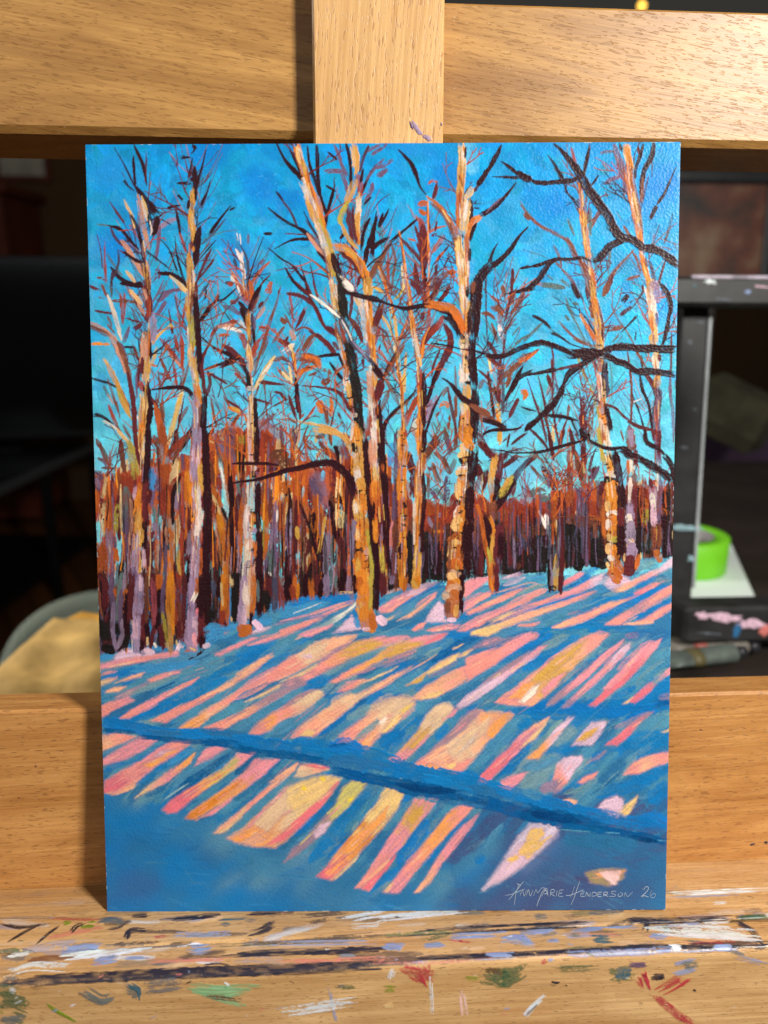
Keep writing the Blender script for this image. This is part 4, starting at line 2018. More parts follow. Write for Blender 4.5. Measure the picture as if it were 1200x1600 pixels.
dk 36 1050,200 1000,150 940,120 905,90 900,0
'''

SNOW = '''
# snow 140 900 4.8
b6 50 o 80,620 140,600 190,590
lp 70 o 200,610 260,580 320,560
lp 60 o 190,640 280,620 340,600
pn 44 o 80,690 200,660 330,640 450,610 560,590 650,570
li 30 400,650 480,620 560,600
b2 44 560,640 700,620 800,600 900,570
b6 60 o 330,700 500,690 650,680 800,655
b1 40 330,720 430,700
b1 40 h 90,780 200,740 340,690
sa 30 80,745 150,725 210,718
pe 24 80,805 130,790 190,768
b2 40 90,840 200,800 300,760
pe 18 190,808 300,768 400,735
sa 30 h 450,780 540,750 620,725 690,705
b2 60 h 300,830 450,770 600,730 800,690
pe 36 130,868 190,858 240,845
rs 18 220,890 320,850 430,800
gb 40 h 200,920 350,870 500,820 600,770
b2 50 h 90,940 180,900 260,880
sa 60 h 90,990 180,960 260,930
pn 40 90,1040 150,1010 240,970 330,930
b4 50 h 100,1055 300,960 480,870 640,810
b2 40 h 480,860 650,790 800,740
b3 14 500,860 600,820 650,795
pe 10 800,710 860,690
pn 30 940,600 1050,550 1190,500
b2 30 860,650 1000,600 1190,540
b6 60 o 900,420 960,400 1050,400
b2 40 960,470 1100,410 1190,370
sa 44 240,1060 350,1010 480,950 620,870 800,775
b1 110 h 260,1090 450,1010 650,920 850,830 1020,770
b1 60 h 900,770 1050,700 1190,640
b2 40 h 700,780 850,720 1000,660
pe 14 470,1088 600,1020 700,960
sa 60 520,1080 680,1010 850,930 1000,840
pe 40 960,860 1080,780 1190,710
b2 80 h 640,1090 800,1020 950,930 1190,800
b4 40 h 1080,790 1190,750
cr 30 820,1040 900,990 960,960
pe 64 700,1135 830,1070 970,980 1090,900 1190,830
b2 70 h 860,1120 1000,1040 1190,940
sa 50 930,1155 1050,1090 1190,1040
b2 40 h 1010,1160 1190,1100
# snow 370 900 4.8
b6 80 o 250,230 350,230 500,200 650,190
b1 60 h 400,210 550,180 700,170 880,145
b2 60 h 200,330 350,300 500,250 700,200
b6 70 h 330,300 500,250 660,200
wh2 14 430,280 540,240 640,200
li 40 h 280,370 450,320 600,290
pn 24 330,340 470,310 640,260 880,180
sa 30 560,290 700,240 820,200
b2 40 h 700,250 820,200
gb 30 h 620,390 750,320 870,260
wh2 30 630,385 720,345 800,300 880,210
b2 50 h 640,330 750,290 880,240
sa 40 150,500 300,440 450,380 640,310
pe 22 90,525 200,490 260,470
sa 22 0,520 120,480 250,440
b2 40 h 0,500 150,440 330,380
b2 60 h 130,540 300,470 480,410
pn 40 h 480,440 580,410 690,370
b4 50 h 560,470 680,430 800,400
lp 60 o 790,400 840,370 880,330
lp 40 o 720,430 850,400 940,390
b1 70 h 0,600 150,540 300,490
b1 60 h 0,660 130,610 250,570
b2 60 h 170,620 300,560 500,470
pe 40 0,740 100,690 200,640 280,600
pe 20 440,480 500,450
b2 70 h 40,810 180,740 330,660 500,590
sa 90 0,880 130,800 270,730 400,650 560,560 
sa 60 130,800 300,720 500,650 700,590 860,490
cr2 90 s 550,590 620,540 700,490
pe 60 600,620 700,550 800,500 900,460
pn 40 h 470,610 540,600 620,560
lp 30 720,500 780,480
sa 40 0,930 150,860 240,810
b2 60 h 40,920 200,840 350,770 540,720
b4 60 h 60,930 180,850 320,800
pe 14 90,940 200,890 330,820 500,760
pe 24 380,760 500,690 640,610
rs 60 h 330,840 460,760 600,690
sa 50 560,760 700,650 830,580
oc 60 h 760,620 900,560 1080,490
sa 40 900,560 1000,510 1100,470
pn 50 h 1050,480 1190,480
b4 60 h 650,640 750,580 900,500 960,450
b2 50 h 730,440 950,420 1190,440
b4 30 h 720,430 850,420 960,410
gb 50 h 640,750 750,700 900,620 1190,520
b2 60 h 760,740 950,650 1190,560
rs 60 h 200,880 320,840 450,790
sa 70 0,1080 120,1010 250,930 400,860
pe 40 60,1040 150,980 240,940
b1 90 h 480,850 600,800 700,770
b2 90 h 0,1120 180,1020 350,920 500,850
sa 60 750,790 900,720 1040,690
pe 40 800,770 900,720 960,700
rs 40 h 900,720 1020,680 1190,640
ye 40 h 1050,650 1190,560
b4 70 h 780,800 950,740 1100,700
sa 50 760,870 850,820 940,790
b2 90 h 820,870 950,810 1190,700
pn 26 820,800 930,785
gb 80 h 640,870 760,820 900,760
cr2 100 h 380,1020 480,950 580,890 640,880
li 30 h 420,960 480,900 560,870
oc 60 h 400,1060 500,1000 620,910
sa 80 100,1190 250,1100 380,1010
pe 60 230,1100 350,1040 500,980 640,900
rs 40 h 120,1150 200,1080 300,1010
cr2 90 h 720,950 830,910 890,910
sa 70 450,1190 600,1100 750,1000 900,930
pe 80 480,1170 600,1080 720,990
sa 40 850,960 970,890 1100,830 1190,780
cr 14 980,880 1080,830 1190,780
b2 90 h 330,1100 480,1020 640,920
b2 90 h 250,1180 400,1110 560,1020 680,930
b1 90 h 620,1190 750,1090 900,1000 1190,830
b3 40 h 800,1020 900,960 980,930
cr2 130 s 1040,980 1120,950 1190,940
rs 50 h 1000,1010 1080,950 1150,920
gb 60 h 830,1090 930,1030 1030,990
pe 120 s 980,1080 1060,1040 1190,1000
wh2 60 s 1090,1080 1130,1060
sa 60 830,1190 930,1120 1020,1060
ye 100 s 1100,1160 1190,1080
b2 40 h 960,1180 1050,1090 1080,1060
# snow 600 900 4.8
pe 40 20,130 60,110 120,100
pn 40 h 10,230 90,170 180,130 280,80
sa 36 0,270 120,200 230,140
b2 60 h 20,160 100,130
lp 44 h 200,130 290,80 380,50
b4 60 h 190,210 300,140 380,80 450,60
b1 60 h 130,250 260,170 400,70
b2 60 h 30,330 150,260 270,190 440,100
sa 30 240,230 320,170 400,120
pe 20 100,340 250,260 330,200
b2 60 h 200,310 330,240 440,170
pe 18 40,330 80,300
b4 80 h 0,400 120,360 250,320 360,260
lp 90 o 350,310 400,260 440,220
lp 60 o 340,330 460,320
b6 40 o 440,240 450,300
b6 30 o 300,345 400,350 490,345
pn 40 o 225,405 270,380 310,360
sa 36 330,410 430,380 520,360
b2 60 h 0,440 120,430 260,430 420,400 500,390
pn 80 o 620,60 660,50 760,30
sa 90 o 600,110 640,90
pn 60 h 600,220 660,170 760,130
sa 40 590,210 700,170 780,130
b2 60 o 640,170 720,110 780,70
pe 20 760,150 820,120
b1 50 h 720,170 830,130 1010,70
lp 50 h 900,70 980,40 1060,10
b2 60 h 960,70 1080,20 1190,10
pe 18 830,130 1000,80 1100,50 1190,70
b6 60 o 1100,60 1190,30
sa 44 620,290 760,220 900,160 1040,90
gb 20 880,200 1000,140 1190,60
b2 50 h 610,270 760,200 880,150
sa 60 570,390 700,330 850,270 1000,190 1190,100
pn 40 600,370 760,300 900,240
b2 60 h 850,240 1000,180 1190,130
sa 60 860,330 1000,270 1190,200
b1 40 h 560,330 700,260 860,190
b4 60 h 640,400 780,330 900,300
pe 16 780,370 900,310 1050,250
b1 50 h 900,340 1050,280 1190,230
pe 60 830,400 980,340 1100,290 1190,270
ye 50 700,420 800,410 850,400
pe 26 720,450 780,440 830,420
b1 60 h 870,400 1000,340 1190,290
gb 30 h 1010,370 1100,330 1190,310
sa 16 1060,380 1130,370 1170,350
b2 90 h 830,430 950,430 1190,400
li 30 h 750,510 820,470 880,460
rs 50 h 770,530 870,500 1000,460
b4 60 h 900,500 1050,440 1140,410
pn 50 h 0,490 100,470 200,460
cr2 40 h 0,530 100,490 160,470
sa 60 h 200,500 320,480 460,440
oc 110 h 30,600 120,550 250,500
sa 40 0,650 120,610 250,560
pn 30 360,490 420,450 470,430
rs 30 h 0,690 100,650 220,600
b1 90 h 400,500 560,450 700,430
b2 80 h 260,590 400,530 520,480
gb 50 h 190,700 300,620 430,540
b4 80 h 50,730 200,660 330,610
b1 90 h 0,790 120,720 260,660
pe 16 0,830 120,750 250,680 400,590
b3 60 h 370,640 500,560 600,500 720,450
ye 40 350,700 450,650 560,590
ye 30 560,610 620,580 670,545
ye 14 520,555 600,510
oc 24 200,810 300,740 380,700
li 60 h 330,760 450,700 560,640
b2 70 h 120,870 230,790 360,740
b2 90 h 0,860 150,800 300,720
sa 90 330,850 500,760 700,660 880,580 1120,450
pe 110 h 250,900 400,830 560,740 700,680
sa 60 700,600 850,570 1000,500 1140,440
ye 40 h 330,890 400,880 430,870
b2 110 h 450,850 650,750 850,640 1040,540
b1 90 h 830,650 1000,560 1190,430
rs 30 870,740 1000,640 1090,580
lp 70 o 590,940 700,870 820,790 900,740
lp 50 880,750 1000,680 1100,620 1190,550
b4 60 h 450,930 570,900 700,820 850,740
b1 60 h 730,880 900,780 1050,690 1190,590
b2 80 h 640,960 800,870 950,800 1190,650
oc 110 s 1080,810 1190,720
sa 80 860,940 980,880 1080,810 1190,730
pe 110 1000,920 1110,850 1190,790
wh2 60 s 1040,880 1110,830
wh2 50 1060,920 1150,860
sa 60 h 1050,960 1130,930 1190,850
pn 40 h 850,945 950,950 1090,960
cr2 130 s 20,1000 80,960 200,930
pe 130 s 20,1110 120,1040 230,950
rs 30 h 20,930 100,915 220,910
ye2 34 120,1020 160,1000 220,960
ye 60 h 30,1170 80,1100 130,1030
pn 30 150,1060 200,1010
b2 90 h 130,1080 300,980 420,920
b1 90 h 30,1190 150,1110 260,1030
cr2 90 o 440,990 470,1000 510,1000
cr2 100 h 330,1090 410,1040 490,990
ye 70 h 260,1190 330,1130 420,1070
rs 24 h 310,1110 360,1050 410,990
pn 22 480,1070 530,1020 570,990
b2 90 h 420,1160 500,1090 600,1020
b1 60 h 500,1090 620,1000
rs 80 s 580,1110 680,1040 740,1010
pe 130 h 660,1120 760,1080 900,1040
or3 70 h 860,1130 900,1060 980,1040
pe 150 s 560,1180 700,1140 850,1100
sa 60 500,1180 600,1090
b2 60 h 960,1160 1050,1080 1190,1070
pn 30 1050,1190 1110,1150 1190,1100
# snow 820 900 4.8
gb 24 0,110 80,80 160,60
b2 40 h 0,60 100,40 160,20
sa 60 0,170 90,130 170,100
pe 20 h 0,100 100,60
pn 40 o 280,60 350,20 420,0
b1 60 h 340,70 420,40 490,0
lp 60 h 470,90 560,40 630,10
b6 30 o 480,80 530,60
lp 110 o 620,70 720,30 780,20
b6 60 o 550,100 620,70
sa 54 80,220 250,160 400,110 520,70
b1 50 h 0,270 150,220 300,170 460,120
pe 44 0,310 150,250 330,190
sa 50 200,230 350,190 500,130
b1 40 h 140,240 240,200 320,180
b2 70 h 60,350 200,300 350,240 500,180
pe 30 650,110 720,80 800,60
gb 30 h 580,150 700,120 800,80
b1 50 h 480,210 620,170 760,140 830,120
sa 50 820,130 920,90 1000,50
gb 40 h 900,50 1000,30 1100,30
b1 60 h 820,70 920,30 980,10
b4 30 830,140 940,100 1000,80
sa 24 690,200 800,160 900,120
b1 90 h 570,290 720,220 860,160 1060,80
sa 100 820,270 950,190 1100,100
sa 60 620,360 740,320 860,260
rs 60 h 800,250 900,210 980,170
pe 60 680,340 800,280 950,200
b1 50 h 830,320 950,260 1100,180
pe 14 780,340 850,300
sa 50 900,340 1000,270 1105,215
pe 30 760,360 850,350 930,340
b2 60 h 740,350 830,330
pe 60 210,385 300,370 420,330 580,260
sa 60 280,380 420,320 600,250 730,190
b1 90 h 390,350 520,300 660,230
b2 50 h 120,380 250,320 400,280
rs 30 h 320,290 430,260
sa 14 20,370 80,355
pe 12 0,340 100,320
b2 60 h 0,380 150,380
sa 60 0,480 60,460 100,430
b1 70 o 100,420 300,400 500,385 700,385 950,385
b2 50 h 150,430 350,430 480,400
b1 90 h 0,560 120,500 200,440
gb 60 h 130,550 230,490 330,450
b1 90 h 0,700 150,620 280,530 400,450
b2 30 h 0,620 100,560
lp 40 0,640 80,580 150,540
or3 60 h 470,480 560,460
sa 90 h 400,510 500,470 620,435
oc 110 h 130,760 260,650 400,540 
pe 110 h 60,790 200,690 330,580 500,490
pn 40 150,660 240,600 330,560
sa 110 0,940 130,850 260,750
pn 60 140,850 240,770 310,730
pe 110 h 0,880 80,830 150,790
wh2 60 s 30,900 100,860
wh2 16 0,840 60,810
b2 90 h 130,900 260,790 380,660 520,540
gb 40 h 300,790 420,650 560,520
b2 60 h 600,480 640,440 700,440
rs 60 170,970 280,880 400,770
pn 60 210,950 340,840 440,760 560,650 740,480
b2 90 h 300,920 430,800 560,690 700,570
li 60 h 600,650 680,570 760,500
pn 70 o 420,890 520,790 620,690 700,600 780,520
lp 34 o 720,600 770,530 790,510
li 60 h 300,980 360,930 410,890
b2 80 h 480,900 580,800 680,690
pn 70 o 700,700 800,620 900,520 960,490
pk2 80 o 500,970 620,880 720,770 840,670 1000,490
rs 30 h 560,900 650,810 760,690
pe 14 880,650 960,560 1010,500
b4 80 h 780,480 860,440 1000,440 1090,420
li 60 h 760,450 850,440
b2 150 h 700,900 850,760 1000,640 1090,560
b1 60 h 640,950 740,880 830,830
gb 30 h 850,780 950,690 1050,620
pk2 80 o 800,940 890,880 960,800
gb 50 h 960,790 1030,740 1080,700
pn 30 1060,710 1100,690
pe 14 750,955 800,920
b1 130 h 850,950 980,850 1100,760
b1 130 o 0,1020 200,1010 450,1000 700,990 900,970 1090,940
rs 50 h 1010,910 1090,890
b3 60 s 1000,960 1080,950
b1 60 h 640,1080 800,1050 1000,1010
pn 50 0,1190 90,1130 180,1070
cr 14 140,1120 180,1080
lp 60 h 180,1180 260,1110 350,1070
lp 90 o 470,1150 540,1110 610,1100
oc 60 h 450,1190 520,1160
pn 60 700,1190 780,1140 830,1100
rs 40 h 830,1110 900,1050 960,1020
b2 60 h 850,1170 950,1090 1060,1060
cr 20 1040,1160 1090,1140
# snow 150 1100 4.8
sa 60 50,80 100,40 200,0
b4 50 h 60,110 200,60 330,0
sa 44 190,110 330,60 470,0
b1 80 h 250,110 400,60 600,0
sa 60 430,130 600,70 760,0
pe 12 400,130 470,110
b2 60 h 560,140 760,50 880,0
pe 70 640,180 820,90 1000,0
sa 50 660,185 800,160
b2 90 h 800,170 950,100 1100,20
sa 60 860,190 1000,130 1190,60
b2 60 h 950,190 1100,130 1190,90
pn 30 1100,215 1190,200
pe 80 o 50,300 120,260 280,240
sa 60 o 50,270 160,250
pe 40 50,340 150,300 290,245
b2 50 h 50,380 180,320 290,270
pn 90 o 60,450 180,380 330,300 460,270
sa 60 60,430 200,350 330,290
b1 60 h 60,510 180,450 330,390 470,320
b2 50 h 200,440 350,370 500,290
pe 16 170,530 260,470 330,440
pn 90 o 480,330 570,300 700,300
rs 60 h 330,430 430,370 520,320
sa 110 o 70,620 200,550 330,480 430,420
pn 60 70,640 200,570 300,520
oc 60 h 370,470 470,420 620,340
or3 40 h 380,460 480,400 560,360
lp 40 h 460,390 520,360
sa 40 540,370 640,330 700,300
pe 50 80,680 200,640 300,580 400,510
pe 30 110,670 220,620
b1 90 h 250,620 400,520 520,440 720,340
b6 40 h 540,460 650,390 740,340
cr 16 300,710 400,620 500,530 620,450
rs 30 430,600 540,520 650,430
pn 50 370,660 450,610 560,560 640,520
or3 60 h 580,520 650,460 720,400
pe 30 500,560 600,530
b2 60 h 640,500 720,410 800,330
b4 60 h 380,690 480,640 560,580
b2 110 h 600,620 720,520 850,440 980,360
pn 80 o 790,400 850,350 960,345
cr 12 750,465 800,430 850,400
b3 60 h 560,730 700,600 850,500 1000,380
rs 30 540,760 650,680 770,600
pk2 90 o 530,780 640,700 740,640
or3 80 h 740,640 850,570 960,500
ye 60 h 920,500 1000,450 1080,410
rs 30 870,520 970,430 1080,380
pn 60 h 1060,390 1120,380 1180,380
pk2 40 760,680 880,590 1000,500 1100,440
b4 60 h 640,800 780,680 930,580 1100,440 1190,390
b2 40 h 760,720 900,620 1050,510
or 80 h 700,840 800,780 900,710
or3 110 h 880,720 1000,640 1150,560
pn 60 850,720 1000,600 1190,460
or3 60 1020,620 1140,550 1190,520
pn 40 820,830 930,760 1040,700
pk2 30 740,850 850,800
sk3 14 520,720 620,650 700,600
b2 90 h 880,820 1010,730 1190,590
b4 60 h 780,860 900,780
pe 50 900,960 1000,890 1100,800 1190,700
cr 50 o 910,960 970,930 1060,860
rs 30 860,950 980,850
cr 20 1090,830 1150,760
b2 110 h 1000,960 1100,860 1190,780
# snow 370 1100 4.8
sa 60 0,120 100,60 200,0
b2 80 h 40,190 200,90 350,10
sa 60 90,220 220,150 330,70
pe 80 h 200,170 350,90 550,0
or3 40 h 240,150 340,90
b2 80 h 250,220 420,130 600,30
pe 110 420,250 560,160 700,80 860,0
ye 60 h 470,230 540,200
sa 40 560,240 700,140 830,40
b1 80 h 620,230 750,120 900,30
b2 80 h 680,290 800,190 930,90
gb 70 h 840,110 940,60 1040,20
sa 90 740,300 880,210 980,140 1060,80
cr2 140 s 1010,60 1190,30
wh2 60 s 1090,150 1110,110
ye 80 h 1130,200 1190,110
pe 60 h 980,260 1100,180 1190,110
pn 90 o 930,340 1010,300 1080,240
or3 40 h 900,330 960,270
b2 40 h 940,230 1050,130
b1 80 h 1090,310 1190,230
oc 60 h 0,450 60,400 100,380
pn 30 0,480 100,420 170,370
b3 60 h 0,530 100,450 160,400
pn 70 o 0,540 120,460 210,400
oc 80 h 120,480 200,440 280,420
sa 50 h 180,410 270,430 320,420
or3 90 h 0,640 100,570 200,510
pk2 30 100,560 200,480 280,440
b4 80 h 0,720 120,620 270,500 400,430
b2 40 h 280,520 380,440 450,430
pe 50 0,850 100,740 220,640 340,550
cr 60 o 0,840 60,780
rs 60 60,770 180,670 280,600
pe 60 h 290,560 390,490 460,440
sa 30 200,660 300,590
b2 90 h 60,870 200,750 340,620 430,480
sk3 24 330,600 420,480
gb 80 h 380,620 500,570 600,540
pe 90 o 450,520 560,480 660,490
sa 40 500,450 600,460 680,490
or3 30 390,560 500,540
ye 160 h 420,720 560,630 720,560
cr2 110 s 300,800 400,680 540,620 680,530
cr2 180 s 220,840 330,780 450,720
ye 90 h 400,760 550,690 700,610
ye2 24 o 490,640 510,640
ye2 24 o 640,560 660,555
or3 40 h 280,960 340,920
pe 190 h 130,970 260,900 400,830 520,760
cr2 90 s 200,900 330,820
or3 90 h 30,1000 130,990 240,990
pe 60 h 100,1040 200,1050 260,1040
pn 40 20,960 120,890 200,800 300,690
pk2 40 280,1060 400,960 520,860
sa 60 330,1000 460,880 600,760 760,600
pn 60 380,960 480,880 560,800
pe 30 560,790 680,690 780,570
b2 90 h 0,920 150,790 300,650
b4 90 h 350,1080 520,900 700,720 780,600
b1 60 h 440,990 580,860 720,740
cr2 60 h 790,650 850,590 960,590
ye3 110 h 830,690 890,620 930,610
ye3 90 h 680,820 760,750 860,680
ye3 30 560,950 650,870 740,790
ye2 16 o 850,720 870,715
pn 24 950,600 985,605
li 90 h 590,990 650,940 700,890
lp 50 s 600,980 640,920
rs 60 390,1180 480,1080 560,1000
rs 90 400,1170 500,1080 640,980
b1 110 h 560,1180 720,1000 900,800 1000,680
b2 60 h 820,960 930,850 1010,720
gb 24 870,960 920,880
oc 60 h 980,780 1050,700 1110,640
ye 140 h 1000,880 1090,760 1160,660
ye 90 h 950,910 1030,830 1100,740
or3 110 h 880,1080 1000,960 1110,830
or 50 h 920,1070 1030,940 1100,830
sa 40 1040,1000 1120,900 1190,800
sa 60 780,1120 840,1020 900,980
pn 90 o 710,1190 760,1140
cr 16 870,1170 980,1070 1080,950
b4 110 h 1000,1150 1100,1020 1190,890
rs 90 s 1100,1130 1190,1020
pe 60 h 1130,640 1190,660
# snow 600 1100 4.8
cr2 130 s 20,60 100,20 180,0
pe 60 h 0,200 60,140 110,80
ye2 40 120,50 170,30 200,10
ye 50 h 40,130 100,80
b2 90 h 60,180 180,80 300,0
b1 90 h 20,340 90,270 150,220
b1 40 h 60,290 140,240
b2 60 h 180,220 250,180
cr2 90 o 440,20 480,20 510,40
cr2 100 h 330,130 420,70 500,40
ye 60 h 210,290 310,200 420,110
cr2 70 h 150,370 260,280 350,190
li 50 h 60,400 110,380
pn 40 100,420 200,350 330,240
pn 24 500,60 550,35
b2 80 h 200,420 350,290 500,130 620,40
b1 60 h 400,260 480,160
rs 80 s 560,160 640,90 720,50
cr2 120 s 600,250 700,150 780,110
or3 90 h 830,200 880,130 960,90
or3 60 h 760,280 860,180 980,85
pe 150 h 430,330 600,230 760,160
pe 130 h 560,360 700,270 830,180
sa 110 h 300,420 420,350 540,280
rs 50 h 400,310 500,200 600,120
wh2 14 660,350 720,270
cr2 60 s 500,320 650,210
or3 50 o 260,460 380,470 460,490
sa 80 o 440,500 560,510 620,450
sa 60 560,500 680,400 780,290
ye 40 h 330,470 460,470
wh2 16 o 490,460 530,465
b2 110 h 640,480 780,360 900,240 1020,120
b2 60 h 900,220 1000,120 1100,100
b1 60 h 1020,170 1100,120
pn 60 720,570 850,470 960,380 1050,270
pk2 60 o 840,430 950,330 1070,230 1190,140
pk2 40 760,560 880,480
b3 24 h 860,540 960,430 1060,310 1190,190
rs 30 720,540 850,420 960,300
gb 24 h 1100,270 1190,190
b1 60 h 880,550 1000,420 1100,310
or3 40 h 1090,400 1150,360 1190,310
pn 30 1060,405 1130,390 1190,360
li 30 h 980,520 1080,500 1190,460
pn 60 o 870,600 960,570 1060,540
pn 40 880,610 960,625 1010,590
gb 110 s 1090,600 1190,540
b2 60 h 850,600 950,540
cr 30 o 1180,640 1195,650
oc 110 h 30,760 70,690 110,680
ye 110 h 0,830 60,770 110,720
or3 20 h 90,690 135,700
cr2 60 h 0,680 60,640
sa 40 0,890 60,830
b2 60 h 10,950 100,830 170,740
pn 60 h 230,740 310,725 400,730
pk2 40 o 310,740 380,740
oc 100 h 200,830 260,780 310,770
oc 60 h 190,900 250,850 310,800
rs 110 s 60,1010 140,900 220,810
pn 130 h 40,1070 140,960 230,880
pk2 50 90,1100 180,990 250,890
sa 60 0,1180 80,1130
sa 70 o 40,1190 90,1150
b1 110 h 120,1190 230,1040 330,870
b2 60 h 310,860 390,740
or3 80 h 430,900 510,800 600,770
pe 40 h 450,830 520,770 600,760
pn 24 580,830 640,790 690,770
sa 100 h 300,1080 400,970 500,860
sa 90 220,1190 340,1060 430,940
rs 40 h 380,940 440,850 510,770
cr 12 290,1180 400,1060 500,950
b1 70 h 340,1180 470,1000 640,820
b2 30 h 460,970 560,860 700,790
pn 40 400,1190 480,1090 560,980 640,900 720,830
pn 40 430,1160 500,1080 560,1000
b4 90 h 560,1100 680,930 800,800
b5 110 s 520,1150 700,1000 850,850
b2 40 d 760,1080 830,980 900,900
b1 60 h 700,1180 760,1150
lp2 90 s 1000,1060 1080,950 1170,900
lp2 90 s 900,1190 1000,1080
# snow 820 1100 4.8
b1 90 o 0,40 200,20 500,40 700,60 1000,40
b2 90 h 200,270 330,180 450,120
b1 90 h 330,160 430,110 560,80
pk2 60 0,240 80,180 180,110
cr 14 20,270 110,180 180,110
pn 60 o 90,370 200,250 280,180 350,110
pe 40 20,405 100,370
lp 40 190,230 280,140 340,100
or3 40 60,390 140,310 190,260
gb 40 0,430 90,330 180,230 280,120
b1 60 h 150,370 300,330 400,320
gb 90 s 250,270 350,200
lp 110 o 440,260 520,190 590,140
oc 70 o 440,260 500,220 560,180
li 40 o 380,300 440,305
lp 40 o 450,300 540,250 600,160
b4 60 h 560,270 640,180 700,110
pk2 80 o 640,290 720,240 800,160
pn 40 610,300 700,300
rs 60 h 680,180 800,130 850,90
rs 40 h 840,100 900,75 960,65
b2 80 h 820,250 880,170 960,90
b2 110 h 880,240 1000,160 1080,110
cr 24 1040,210 1090,190
b1 130 h 760,300 900,260 1085,270
gb 150 s 40,560 130,500 230,440
b2 60 h 0,480 120,460 250,400
lp 110 o 300,440 360,430 410,430
sa 60 o 230,580 300,520 380,450
pe 60 h 290,560 350,490 430,410
li 70 o 130,640 170,620 210,610
pe 24 220,650 280,590
gb 60 h 250,640 400,500 500,400
rs 30 h 480,440 560,390 620,360
li 60 h 450,470 560,400
sa 50 o 420,590 480,550 540,520
pe 24 500,600 540,550
rs 40 h 330,640 400,590 460,540
gb 40 h 300,670 420,640 520,590
b2 80 h 560,540 620,440 700,370
b4 110 s 620,560 720,460
sa 110 o 800,490 880,440 980,410
sa 90 o 860,430 980,390 1085,390
pe 40 900,490 1000,450 1085,430
cr2 60 h 920,450 1040,400
sa 40 740,530 830,500
rs 24 850,410 950,370 1085,350
b1 110 h 820,570 950,520 1080,470
pe 50 o 310,720 350,730 390,740
ye 30 o 340,740 380,760
b4 60 h 790,690 870,660 940,640
b1 90 h 540,690 700,640 850,600 1000,560
lp 110 o 610,760 680,750 720,760
lp 50 o 600,790 660,820 720,830
ye 60 h 740,810 780,760 830,720
ye 20 640,820 720,850 760,820
b5 60 s 820,810 880,770
cr2 24 h 830,720 880,690
b2 110 s 450,710 540,640
b1 110 h 950,720 1080,620
b1 110 h 860,880 1000,860 1075,900
# snow 150 1200 4
b1 200 s 100,280 200,380
b4 260 s 200,480 350,560
b4 240 s 120,700 300,740
b1 200 s 100,560 130,650
b1 200 s 520,660 620,720
b2 200 s 480,360 600,400
b4 240 s 640,440 760,520
b2 140 s 700,380 850,500
b1 140 h 440,560 600,600 720,700
b4 120 h 520,440 620,520 740,590
b4 90 h 260,500 380,490
b1 90 h 460,800 760,800 1190,790
b2 40 h 560,850 800,850
b6 12 d 540,745 600,740 660,745
b6 14 d 410,850 480,835
b6 14 d 350,510 370,550
b6 12 d 560,620 570,650
b6 12 d 120,730 170,715
b6 8 d 140,430 160,480
b6 10 d 440,620 455,590
b5 160 s 200,720 350,730
b5 120 s 110,840 300,820
b1 160 s 150,880 400,880
b1 140 s 700,880 1190,870
b4 30 h 1090,730 1190,755
b2 140 s 950,560 1100,640
b2 120 s 1050,720 1190,700
b4 60 h 830,620 1000,640
# snow 450 1200 4
b4 300 s 0,760 200,800
b2 160 s 60,640 180,600
b1 90 s 500,790 640,800
b2 200 s 200,840 480,850
b4 200 s 600,850 800,840
b2 140 s 900,780 1000,700
b4 300 s 1050,400 1100,560
b2 60 d 1090,680 1190,570
b4 160 s 330,760 440,660
b5 200 s 1130,800 1190,860
b2 90 s 860,850 960,800
# snow 750 1200 4
b5 500 s 500,740 900,760
b5 400 s 250,860 700,840
b4 300 s 750,520 1100,640
b4 260 s 560,560 640,500
b6b 60 h 20,620 60,570
b4 160 s 120,420 200,330
b2 40 d 30,520 90,440 150,350
b2 60 h 150,420 60,560
pu 90 s 480,700 540,640
pu 70 s 270,750 340,750
pu 60 s 560,570
b5 300 s 150,860 300,840
b4 140 s 950,850 1100,850
b1 60 s 780,590 920,610
b4 120 s 700,440 900,480
lp2 150 s 300,400 380,380 430,380
lp2 110 s 200,540 290,440
lp2 90 s 90,690 160,620 260,600
li2 60 s 280,640 400,540 480,420
lp2 60 < 40,750 110,700 180,640
lp 60 h 130,690 210,610 300,570
ye4 110 h 320,410 360,410
ye4 90 h 270,510 310,490 400,450
ye 40 h 330,520 430,430
ye4 60 h 190,570 230,560
pe 24 270,560 330,520
li2 60 s 400,370 470,390 480,420
ol2 60 h 680,640 760,660 850,640
ol2 50 h 700,720 780,730 850,700
rs 60 h 740,660 830,640 900,640
pk 60 o 780,670 840,680
pk 40 o 810,690 840,720
pk 60 o 820,660 860,660
# band 150 1100 4.8
b1 90 o 40,140 200,160 400,200 620,225
b4 60 o 400,220 600,230 800,250 1000,270 1190,290
b1 90 o 620,220 820,230 1000,250 1190,280
b3 36 h 40,195 120,205 300,220
b3 40 o 340,250 520,265 700,285 850,290
b1 60 h 100,150 260,170 420,170
b4 60 h 800,200 1000,220 1190,250
b3 60 o 820,290 1000,300 1190,320
# band 370 1100 4.8
b1 130 o 0,280 200,310 400,330 600,350 750,390
b1 150 o 560,330 760,360 900,380 1080,420 1190,450
b1 110 o 740,320 830,310 900,330
b4 90 h 700,420 900,440 1190,480
b3 60 o 0,330 200,370 420,390 640,430
b3 50 h 400,390 600,420 760,490
b3 80 o 760,500 950,550 1190,590
b1 60 h 450,270 600,280
b3 26 h 700,320 830,300
# band 600 1100 4.8
b1 150 o 0,470 150,500 350,540 560,570
b1 130 o 350,540 550,570 740,610 900,660
b1 110 h 560,540 700,560
b4 90 h 640,620 850,680 1190,760
b3 110 o 0,570 180,620 400,660 600,690
n3 60 h 100,600 300,640 540,660
n3 50 h 560,700 750,740 900,770
b1 110 h 860,640 1000,680 1190,720
